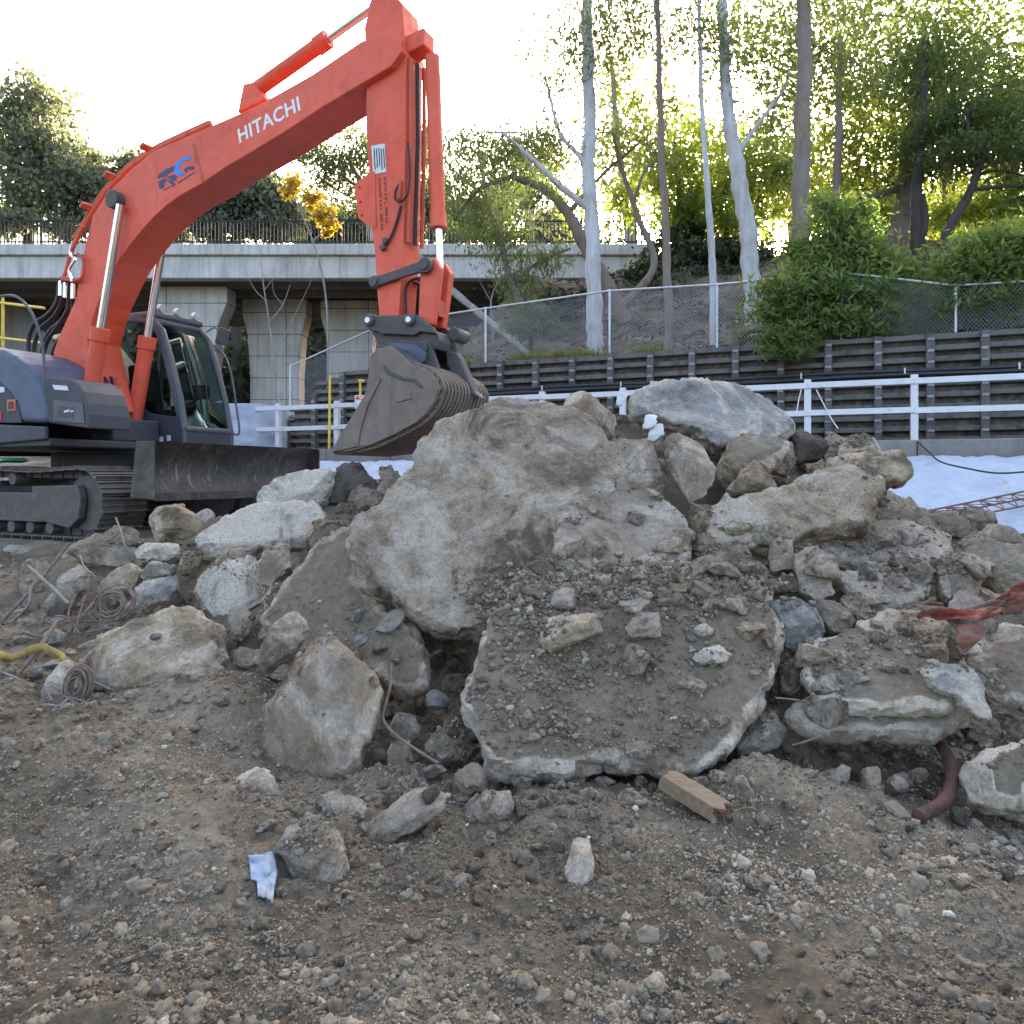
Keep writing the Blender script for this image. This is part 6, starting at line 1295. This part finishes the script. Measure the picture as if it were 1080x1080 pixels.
# a bank of loose soil at the back of the front slab
hp_ = []
for x, y, sx_, sy_, n_ in ((600,618,46,13,900),(690,612,60,12,1000),(545,640,26,16,500),(760,622,40,12,600),(640,700,70,16,260),(560,770,50,14,160),(905,690,60,16,260),(900,570,50,9,200),(950,600,30,8,140),(560,700,30,30,200)):
    for _ in range(n_):
        p, nr, ob = hit(random.gauss(x, sx_), random.gauss(y, sy_))
        if p is not None and p.y < 8 and nr.z > .2: hp_.append((p.x, p.y, p.z))
hp_ = np.array(hp_)
for a_, sub, r0, r1 in ((.8, 2, .007, .018), (.2, 3, .012, .028)):
    k = RNG.random(len(hp_)) < a_; o = crumbs('soil_crumbs', hp_[k], r0+(r1-r0)*RNG.random(k.sum())**1.7, sub, tones(k.sum()), '', sink=.15); tag(o, 'loose soil heaped on and between the slabs', kind='stuff')

# loose stones, each one a thing -------------------------------------------------
rng = np.random.default_rng(5); bases = {}
B, Fc = ico(4)
def stone_mesh(m, k):
    V = facet(B, 11, rng, .5, .88)*np.array((1, rng.uniform(.65,.95), rng.uniform(.5,.8))); nn = V/np.linalg.norm(V, axis=1)[:, None]
    V = V+nn*(.06*fbm(V*2+k*7.7, 3)+.018*fbm(V*9+k, 2))[:, None]; me = npmesh('stone', V, Fc, M[m]); a = me.attributes.new('cover', 'FLOAT', 'POINT'); a.data.foreach_set('value', np.full(len(V), .0 if m in ('pale',) else .55, np.float32)); return me
for m in ('grey','tan','brown','pale','blue','dark'): bases[m] = [stone_mesh(m, k) for k in range(4)]
LB = {'grey': ('rough grey stone lying loose on the brown soil', 'loose grey stones on the soil'), 'tan': ('rough tan stone lying loose on the brown soil', 'loose tan stones on the soil'), 'brown': ('brown earthy stone lying loose on the soil', 'loose brown stones on the soil'),
      'pale': ('small whitish stone lying loose on the brown soil', 'loose whitish stones on the soil'), 'blue': ('small blue-grey stone lying loose on the brown soil', 'loose blue-grey stones on the soil'), 'dark': ('dark earthy stone lying loose on the soil', 'loose dark stones on the soil')}
def put_stone(x, y, r, m):
    p, nr, ob = hit(x, y)
    if p is None or p.y > 9 or (not ob.name.startswith(('ground', 'soil_crumbs')) and nr.z < .8) or ob.name.startswith(('stone', 'excavator')) or nr.z < .1: return
    o = link('stone', random.choice(bases[m])); s = r/F*p.y; o.location = p+Vector((0,0,s*.22)); o.scale = (s, s, s); o.rotation_euler = (random.uniform(-.5,.5), random.uniform(-.5,.5), random.uniform(0,6.28))
    tag(o, LB[m][0], 'stone', LB[m][1], 'thing')
# angular rubble packed between the slabs: broken chunks, each one a thing
B5, F5 = ico(5)
def rubble_mesh(m, k):
    V = facet(B5, 15, rng, .45, .82)*np.array((1, rng.uniform(.6,.95), rng.uniform(.45,.8))); nn = V/np.linalg.norm(V, axis=1)[:, None]; q = V*2.3+k*5.1; cd, ci, of, gi = cells(q, True)
    V = V+nn*(.08*np.einsum('ij,ij->i', of, _grad[(gi*5+1) & 511])*.6+.04*(ci-.5)+.03*fbm(V*3+k*7.7, 3)+.015*fbm(V*11+k, 3))[:, None]
    me = npmesh('rubble_chunk', V, F5, M[m]); me.set_sharp_from_angle(angle=R(38)); a = me.attributes.new('cover', 'FLOAT', 'POINT'); a.data.foreach_set('value', (.45*sstep(.2, .9, nn[:, 2])).astype(np.float32)); return me
rub = {m: [rubble_mesh(m, k) for k in range(5)] for m in ('grey','tan','brown','pale')}
RL = {'grey': ('angular grey rubble chunk packed between the bigger slabs of the heap', 'grey rubble chunks in the heap'), 'tan': ('angular tan rubble chunk packed between the bigger slabs of the heap', 'tan rubble chunks in the heap'), 'brown': ('brown earthy rubble chunk packed between the bigger slabs of the heap', 'brown rubble chunks in the heap'), 'pale': ('pale angular rubble chunk packed between the bigger slabs of the heap', 'pale rubble chunks in the heap')}
def rubble(n, x0, x1, y0, y1, r0, r1, pal):
    got = []
    for _ in range(n*9):
        if len(got) >= n: break
        x, y = random.uniform(x0, x1), random.uniform(y0, y1); r = r0+(r1-r0)*random.random()**1.3
        if any((x-a)**2+(y-b_)**2 < (.55*(r+c_))**2 for a, b_, c_ in got): continue
        p, nr, ob = hit(x, y)
        if p is None or p.y > 8.4 or not ob.name.startswith(('ground', 'soil_crumbs')): continue
        m = random.choice(pal); o = link('rubble_chunk', random.choice(rub[m])); s = r/F*p.y; o.location = p+Vector((0, s*.25, s*.05)); o.scale = (s, s, s*random.uniform(.8,1.2)); o.rotation_euler = (random.uniform(-.6,.6), random.uniform(-.6,.6), random.uniform(0,6.28))
        tag(o, RL[m][0], 'rubble chunk', RL[m][1], 'thing'); got.append((x, y, r))
rubble(26, 0, 160, 580, 720, 10, 24, ['grey','tan','pale','brown'])
rubble(46, 120, 430, 500, 720, 12, 30, ['grey','tan','brown','grey','pale'])
rubble(34, 395, 505, 660, 850, 9, 24, ['grey','brown','brown'])
rubble(34, 560, 800, 430, 640, 10, 26, ['grey','tan','brown'])
rubble(80, 730, 1090, 480, 800, 12, 32, ['grey','tan','brown','grey','tan'])
rubble(26, 480, 860, 790, 850, 8, 20, ['grey','brown'])
rubble(16, 860, 1090, 780, 900, 8, 20, ['grey','brown','tan'])
rubble(24, 230, 520, 830, 950, 6, 16, ['grey','brown'])
rubble(48, 0, 280, 690, 950, 5, 14, ['tan','brown','grey'])
bpy.context.view_layer.update()
spots = []
def field(n, x0, x1, y0, y1, r0, r1, pal):
    for _ in range(n): spots.append((random.uniform(x0, x1), random.uniform(y0, y1), r0+(r1-r0)*random.random()**2.2, random.choice(pal)))
field(33, 0, 260, 740, 950, 3, 10, ['grey','tan','brown','tan','pale'])
field(10, 0, 150, 590, 740, 6, 15, ['grey','tan','brown','blue','dark'])
field(18, 150, 400, 540, 700, 6, 17, ['grey','tan','brown','dark','blue'])
field(24, 405, 500, 690, 860, 5, 17, ['grey','brown','brown','dark'])
field(14, 500, 700, 825, 860, 6, 15, ['grey','brown','dark','brown'])
field(31, 420, 1000, 850, 960, 3, 11, ['grey','brown','brown','tan','dark'])
field(18, 250, 420, 840, 960, 3, 10, ['grey','brown','tan','dark'])
field(17, 860, 1000, 790, 860, 4, 12, ['grey','brown','tan','blue','dark'])
field(17, 1000, 1080, 850, 950, 4, 13, ['pale','grey','brown','dark'])
field(24, 780, 1080, 580, 720, 5, 15, ['grey','tan','brown','grey'])
field(11, 560, 800, 595, 700, 4, 10, ['grey','tan','brown','pale'])
field(12, 600, 900, 440, 560, 5, 14, ['grey','tan','brown'])
field(14, 0, 1080, 955, 1075, 4, 12, ['grey','brown','tan','dark'])
for x, y, r in ((1046,882,7),(1056,888,8),(1064,880,6),(1040,900,7),(1052,903,8),(1066,900,9),(1074,905,7),(1036,912,6),(1070,890,6),(968,836,5),(974,842,5),(961,845,5),(978,838,4),(86,815,6),(18,808,7),(155,792,5),(96,770,5),(125,905,5),(300,872,4),(368,879,4),(528,927,5),(155,925,5),(30,800,5)): spots.append((x, y, r, 'pale'))
for x, y, r, m in spots: put_stone(x, y, r, m)
bpy.context.view_layer.update()

# steel, timber, cloth -----------------------------------------------------------
M['rebar'] = simple('rusty_rebar', (.17,.125,.10), .8, .2, var=.4, scale=25)
M['rust'] = simple('rust_red_pipe', (.085,.04,.03), .75, .2, var=.5, scale=18, bump=.3)
M['grey_wire'] = simple('grey_wire', (.20,.18,.165), .6, .4, var=.3, scale=20)
M['strap'] = simple('yellow_strap', (.42,.28,.06), .7, var=.3, scale=12, dirt=(.2,.15,.08), dirt_amt=.5, dscale=9)
M['lattice'] = simple('lattice_steel', (.15,.07,.05), .7, .3, var=.4, scale=20)
t = NT('red_cloth'); c = t.coord('Object', False); n1 = t.noise(c, 5, 6, .65); n2 = t.noise(c, 60, 4, .6)
t.bsdf(t.mix(t.ramp(n1, [(.40, (0,0,0)), (.58, (1,1,1))]), t.ramp(n2, [(.3, (.24,.055,.04)), (.7, (.36,.11,.08))]), (.17,.125,.10)), .95, 0, t.bump(n1, 1., .05), .15); M['cloth'] = t.m
def lay(pts, r, lift=0.0, n=5, d=None):
    out = []
    for q in pts:
        if len(q) > 2: out.append(at(*q)); continue
        p, nr, ob = hit(*q); 
        if p is None: continue
        out.append(p+Vector((0,-.3,.95)).normalized()*(r+lift))
    return curve_pts(out, n)
def bar(name, label, cat, pts, r, m, lift=0., group=None, n=5, sides=8):
    o = MB().tube(lay(pts, r, lift, n), r, sides).build(name, M[m], None, smooth=True, angle=80); tag(o, label, cat, group, 'thing'); return o
bar('steel_bar', 'bent rusty reinforcing bar hanging in the hollow left of the front slab', 'reinforcing bar', [(413,700,4.1),(412,722,4.0),(407,742,3.92),(404,758,3.85),(414,772,3.78),(432,786,3.7),(462,805,3.6)], .008, 'rebar')
bar('steel_bar', 'short stub of bar beside the bent bar in the hollow', 'reinforcing bar', [(394,771,3.86),(402,768,3.84),(411,766,3.82)], .008, 'rebar')
bar('steel_bar', 'long bar slanting from the left edge up to the crawler track', 'reinforcing bar', [(-4,662,5.5),(18,638,5.6),(42,612,5.75),(72,574,6.0)], .014, 'rebar')
bar('steel_bar', 'straight grey bar crossing in front of the whitish standing block', 'reinforcing bar', [(29,597,5.5),(48,614,5.45),(72,637,5.4)], .013, 'grey_wire')
bar('steel_bar', 'grey bar with a kink hanging left of the whitish standing block', 'reinforcing bar', [(42,610,5.5),(33,620,5.45),(30,638,5.4),(14,655,5.4)], .011, 'grey_wire')
bar('steel_bar', 'thin wire standing in front of the crawler track front', 'wire', [(122,546,6.6),(128,562,6.5),(132,576,6.4),(138,583,6.4)], .008, 'grey_wire')
bar('steel_bar', 'thin curled wire left of the buried pale lump', 'wire', [(84,586,6.0),(90,600,5.9),(98,606,5.9),(100,612,5.9)], .007, 'grey_wire')
bar('steel_bar', 'thick bar running under the yellow strap at left', 'reinforcing bar', [(60,655,5.0),(44,680,4.8),(18,712,4.6)], .015, 'rebar')
bar('steel_bar', 'second thick bar beside the coil at left', 'reinforcing bar', [(100,635,5.2),(82,655,5.1),(66,675,5.0)], .014, 'rebar')
bar('steel_bar', 'grey bar poking right from the left edge below the strap', 'reinforcing bar', [(-4,707,4.5),(16,715,4.45),(36,725,4.4)], .010, 'grey_wire')
def coil(label, x, y, d, rx, ry, n, r, mat, tilt=.5, extra=()):
    b = MB(); c = at(x, y, d); k = d/F
    for i in range(n):
        f = random.uniform(.45, 1.1); ph = random.uniform(0, 6.28); pts = []; sp = random.uniform(4.5, 6.6); off_ = Vector((random.gauss(0,.10)*rx*k, random.gauss(0,.03), random.gauss(0,.10)*ry*k)); ty = random.uniform(-.35,.35)
        for j in range(20):
            a = ph+sp*j/19; pts.append(c+off_+Vector((math.cos(a)*rx*k*f, math.sin(a)*rx*k*f*tilt+ty*math.cos(a)*rx*k*.4, math.sin(a)*ry*k*f)))
        b.tube(pts, r, 6)
    for pts in extra: b.tube(curve_pts([at(*q) for q in pts], 5), r, 6)
    o = b.build('wire_coil', M[mat], None, smooth=True, angle=80); tag(o, label, 'wire coil', kind='thing')
coil('tangled coil of brown wire behind the large tan block', 118, 638, 5.2, 22, 17, 11, .006, 'rebar', .5, [[(96,640,5.2),(80,652,5.1),(60,650,5.1),(36,660,5.0)],[(100,655,5.15),(70,656,5.05),(40,668,4.9)],[(78,632,5.2),(72,650,5.1),(84,668,5.0)],[(90,628,5.2),(84,648,5.1),(78,668,5.0)]])
coil('small dark coil of wire at the left foot of the large tan block', 84, 722, 4.3, 13, 18, 9, .006, 'rebar', .5, [[(66,733,4.2),(84,744,4.15),(102,756,4.1)],[(62,738,4.2),(64,752,4.15),(70,760,4.1)],[(66,740,4.2),(78,752,4.15),(84,760,4.1)],[(72,735,4.2),(96,742,4.15),(112,750,4.1)]])
for k in range(16):
    x, y = random.uniform(0, 130), random.uniform(590, 740); L = random.uniform(20, 50); a = random.uniform(-.9, .9)+(.5 if random.random() < .5 else 2.4); p0_, nr, ob = hit(x, y)
    if p0_ is None: continue
    d0 = p0_.y-.08; pts = [(x, y, d0), (x+L*.5*math.cos(a)+random.uniform(-5,5), y+L*.5*math.sin(a)*.6+random.uniform(-5,5), d0-.04), (x+L*math.cos(a), y+L*math.sin(a)*.6, d0-.06)]
    bar('steel_wire', 'thin brown wire lying in the tangle at the left edge', 'wire', pts, random.choice((.004,.005,.008)), random.choice(('rebar','grey_wire')), group='loose wires tangled at the left edge')
# strap
sp_l = curve_pts([at(-8,690,4.75), at(12,694,4.72), at(26,688,4.7), at(40,684,4.68), at(54,687,4.66), at(66,695,4.62), at(74,700,4.6)], 6); V = []; Fq = []
for i, p in enumerate(sp_l): V += [p+Vector((0,.012*math.sin(i*.7),.030)), p+Vector((0,-.01*math.cos(i*.8),-.026))]
me = pymesh('yellow_strap', V, [(2*i, 2*i+1, 2*i+3, 2*i+2) for i in range(len(sp_l)-1)], M['strap'], True); o = link('lifting_strap', me); s_ = o.modifiers.new('s', 'SOLIDIFY'); s_.thickness = .006; tag(o, 'dirty yellow strap lying over the bars at the left edge', 'strap', kind='thing')
# red cloth
def cloth(label, rows, amp, seed, name='cloth'):
    n = len(rows[0]); G = [curve_pts([at(*q) for q in r_], 8) for r_ in rows]; m = len(G[0]); K = 22; V = []
    for j in range(K):
        f = j/(K-1)*(len(G)-1); a = min(int(f), len(G)-2); fr_ = f-a
        for i in range(m): V.append(G[a][i].lerp(G[a+1][i], fr_))
    V = np.array([tuple(v) for v in V]); d_ = ridge(V*np.array((5,5,13))+seed, 3)*amp; V[:, 1] -= d_; V[:, 2] += d_*.5
    o = link(name, npmesh(name, V, grid_faces(K, m), M['cloth'])); s_ = o.modifiers.new('s', 'SOLIDIFY'); s_.thickness = .005; tag(o, label, 'cloth', kind='thing')
cloth('crumpled faded red cloth draped over the rubble at the right edge', [[(954,642,4.2),(985,640,4.15),(1012,646,4.1),(1040,636,4.1),(1060,622,4.15),(1100,618,4.15)],[(960,654,4.1),(985,656,4.05),(1014,660,4.0),(1036,655,4.0),(1062,648,4.05),(1100,642,4.05)]], .085, 2.)
cloth('small red cloth flap hanging down below the draped red cloth', [[(1004,662,3.98),(1018,661,3.96),(1036,668,3.96)],[(1003,676,3.9),(1016,678,3.88),(1026,678,3.88)],[(1008,690,3.86),(1012,692,3.85),(1016,690,3.86)]], .045, 5., 'cloth_flap')
bar('bent_pipe', 'rust-red curved pipe standing in the hollow under the layered slabs', 'pipe', [(988,778,3.9),(998,795,3.75),(1004,815,3.6),(1001,836,3.45),(990,850,3.35),(968,861,3.25)], .030, 'rust', sides=12)
bar('steel_bar', 'thin twig-like bar poking out left of the lower layered slab', 'bar', [(818,736,3.75),(838,738,3.72),(852,741,3.7)], .005, 'rebar')
bar('root_twig', 'thin pale root in the hollow below the layered slabs', 'root', [(836,786,3.6),(850,782,3.58),(864,777,3.6)], .005, 'rebar')
# lattice girder lying on the sheeting
A0 = [at(968,541,8.2), at(1000,549,8.0), at(1004,541,8.25)]; A1 = [at(1150,504,9.6), at(1150,520,9.3), at(1150,512,9.6)]
lg_ = empty('lattice_girder', A0[0]); tag(lg_, 'rusty lattice girder of reinforcing bars lying on the white sheeting', 'lattice girder', kind='thing')
for a, c in zip(A0, A1): MB().tube([a-A0[0], c-A0[0]], .011, 6).build('chord', M['lattice'], lg_, smooth=True)
for p in (1, 2):
    b = MB(); k = 22; pts = [(A0[0] if i % 2 else A0[p]).lerp(A1[0] if i % 2 else A1[p], i/k)-A0[0] for i in range(k+1)]
    for a, c in zip(pts, pts[1:]): b.tube([a, c], .006, 5)
    b.build('zigzag_bar', M['lattice'], lg_)
bar('garden_hose', 'thin dark hose trailing over the white sheeting below the rail', 'hose', [(968,466,11.0),(980,477,10.7),(992,487,9.9),(1020,494,9.5),(1052,499,9.2),(1090,497,9.2)], .012, 'black_pipe', lift=0)
bar('rope', 'thin pale rope tied to the white rail, slanting down right', 'rope', [(861,411,11.85),(868,425,11.8),(877,442,11.7),(884,452,11.6)], .010, 'label')
bar('rope', 'thin pale rope hanging straight from the white rail', 'rope', [(845,411,11.95),(842,424,11.9),(840,437,11.8)], .009, 'label')
# timber offcut
tm = MB(); a_, c_ = at(704,822,3.32), at(763,858,3.05); ax = (c_-a_); L = ax.length; ax.normalize(); up_ = Vector((.12,-.2,1)).normalized(); sd_ = ax.cross(up_).normalized(); up_ = sd_.cross(ax)
t = NT('sawn_timber'); c = t.coord('Object', False); mp = t.n('ShaderNodeMapping'); mp.inputs['Rotation'].default_value = (0, 0, math.atan2(ax.y, ax.x)*-1); mp.inputs['Scale'].default_value = (3, 40, 40); t.l(c, mp.inputs[0]); n1 = t.noise(mp.outputs[0], 1, 6, .7); n2 = t.noise(c, 9, 6, .7)
t.bsdf(t.mix(t.ramp(n2, [(.5, (0,0,0)), (.72, (.8,.8,.8))]), t.ramp(n1, [(.3, (.15,.105,.065)), (.7, (.27,.205,.135))]), (.19,.155,.12)), .85, 0, t.bump(n1, .6, .01), .2); M['timber'] = t.m
K = 24; V = []; 
for i in range(K+1):
    for j, (u, w_) in enumerate(((-1,-1),(-.3,-1.04),(.3,-1.03),(1,-1),(1.03,0),(1,1),(.3,1.04),(-.3,1.02),(-1,1),(-1.03,0))):
        e = (1 if i < K else random.uniform(.75, 1.0)); p = a_+ax*(L*i/K+(random.uniform(-.02,.02) if i in (0, K) else 0))+sd_*(u*.048*e+random.uniform(-.0016,.0016))+up_*(w_*.033*e+random.uniform(-.0014,.0014)); V.append(p)
b = MB(); b.add(V, [(i*10+j, i*10+(j+1) % 10, (i+1)*10+(j+1) % 10, (i+1)*10+j) for i in range(K) for j in range(10)]+[list(range(9,-1,-1)), list(range(K*10, K*10+10))]); o = b.build('timber_offcut', M['timber'], None, smooth=True, angle=40); tag(o, 'short square timber offcut lying in the soil before the front slab', 'timber', kind='thing')
M['rot'] = simple('splintered_end', (.12,.055,.03), .9, var=.5, scale=40, bump=.8); e_ = MB(); ce = at(764,858.5,3.045)
for _ in range(26): q = ce+sd_*random.uniform(-.038,.038)+up_*random.uniform(-.024,.024); e_.tube([q-ax*.03, q+ax*random.uniform(.0,.02)], [.008,.004], 5)
e_.build('splintered_end', M['rot'], o)
# pale scrap of sheeting at the bottom left
u_, w_ = np.meshgrid(np.linspace(0,1,16), np.linspace(0,1,20)); V = []
for u, w2_ in zip(u_.ravel(), w_.ravel()):
    xl, xr_ = 262+6*(w2_ > .6)+4*w2_, 286+9*w2_**.5-14*max(0, w2_-.5); p, nr, ob = hit(xl+(xr_-xl)*u, 902+50*w2_); V.append(tuple(p+Vector((0,0,.010))) if p else (0,0,0))
V = np.array(V); V[:, 2] = V[:, 2]*.5+.5*(V[:, 2].mean()+(V[:, 1]-V[:, 1].mean())*.16)+.004; V[:, 2] += .010*fbm(V*11, 3)
M['scrap'] = simple('muddy_sheeting', (.24,.29,.37), .5, var=.15, dirt=(.22,.18,.14), dirt_amt=.35, dscale=14, bump=.4, bscale=12)
o = link('sheet_scrap', npmesh('sheet_scrap', V, grid_faces(20, 16), M['scrap'])); s_ = o.modifiers.new('s', 'SOLIDIFY'); s_.thickness = .003; tag(o, 'small scrap of pale bluish sheeting half buried at the bottom left', 'sheeting scrap', kind='thing')
# white fragments below the top slab
M['white_bit'] = simple('white_fragment', (.52,.52,.51), .6, var=.1)
for lab, pts in (('square white fragment in the dark gap under the top slab', [(678,452),(682,434),(695,437),(693,448)]), ('long white fragment leaning below the square white one', [(684,462),(688,450),(699,446),(700,456),(690,464)]), ('white fragment on the skyline left of the top slab', [(650,428),(652,413),(662,414),(660,424)])):
    dd = 5.35 if 'skyline' not in lab else 5.9
    o = chunk(lab, pts, dd, (.1,-.9,.4), .05, 'pale', name='white_fragment', cat='fragment', inset=.01, cover=0, vox=.006, front=0); o['kind'] = 'thing'; o.data.materials.clear(); o.data.materials.append(M['white_bit'])
EXPOSURE = 3.1
# EXPOSURE

# ------------------------------------------------------------------ light
AZ, EL = R(12), R(15)
w = bpy.data.worlds.new('World'); SC.world = w; w.use_nodes = True; nt = w.node_tree; nt.nodes.clear()
sky = nt.nodes.new('ShaderNodeTexSky'); sky.sky_type = 'NISHITA'; sky.sun_disc = False; sky.sun_elevation = EL; sky.sun_rotation = AZ
sky.dust_density = 7.0; sky.air_density = .7; sky.ozone_density = 0.0
bg = nt.nodes.new('ShaderNodeBackground'); bg.inputs[1].default_value = .15
wo = nt.nodes.new('ShaderNodeOutputWorld'); nt.links.new(sky.outputs[0], bg.inputs[0]); nt.links.new(bg.outputs[0], wo.inputs[0])
sd = bpy.data.lights.new('sun', 'SUN'); sd.energy = 3.0; sd.angle = R(.5); sd.color = (1, .9, .74)
so = bpy.data.objects.new('sun', sd); COL.objects.link(so)
so.rotation_euler = Vector((math.sin(AZ)*math.cos(EL), math.cos(AZ)*math.cos(EL), math.sin(EL))).to_track_quat('Z', 'Y').to_euler()
so.location = (10, 60, 40)
vs = SC.view_settings; vs.view_transform = 'Standard'; vs.look = 'None'; vs.gamma = 1; vs.exposure = EXPOSURE; vs.use_curve_mapping = False
SC.cycles.use_denoising = True
SC.cycles.max_bounces = 6; SC.cycles.diffuse_bounces = 3; SC.cycles.glossy_bounces = 3; SC.cycles.transmission_bounces = 6; SC.cycles.transparent_max_bounces = 8
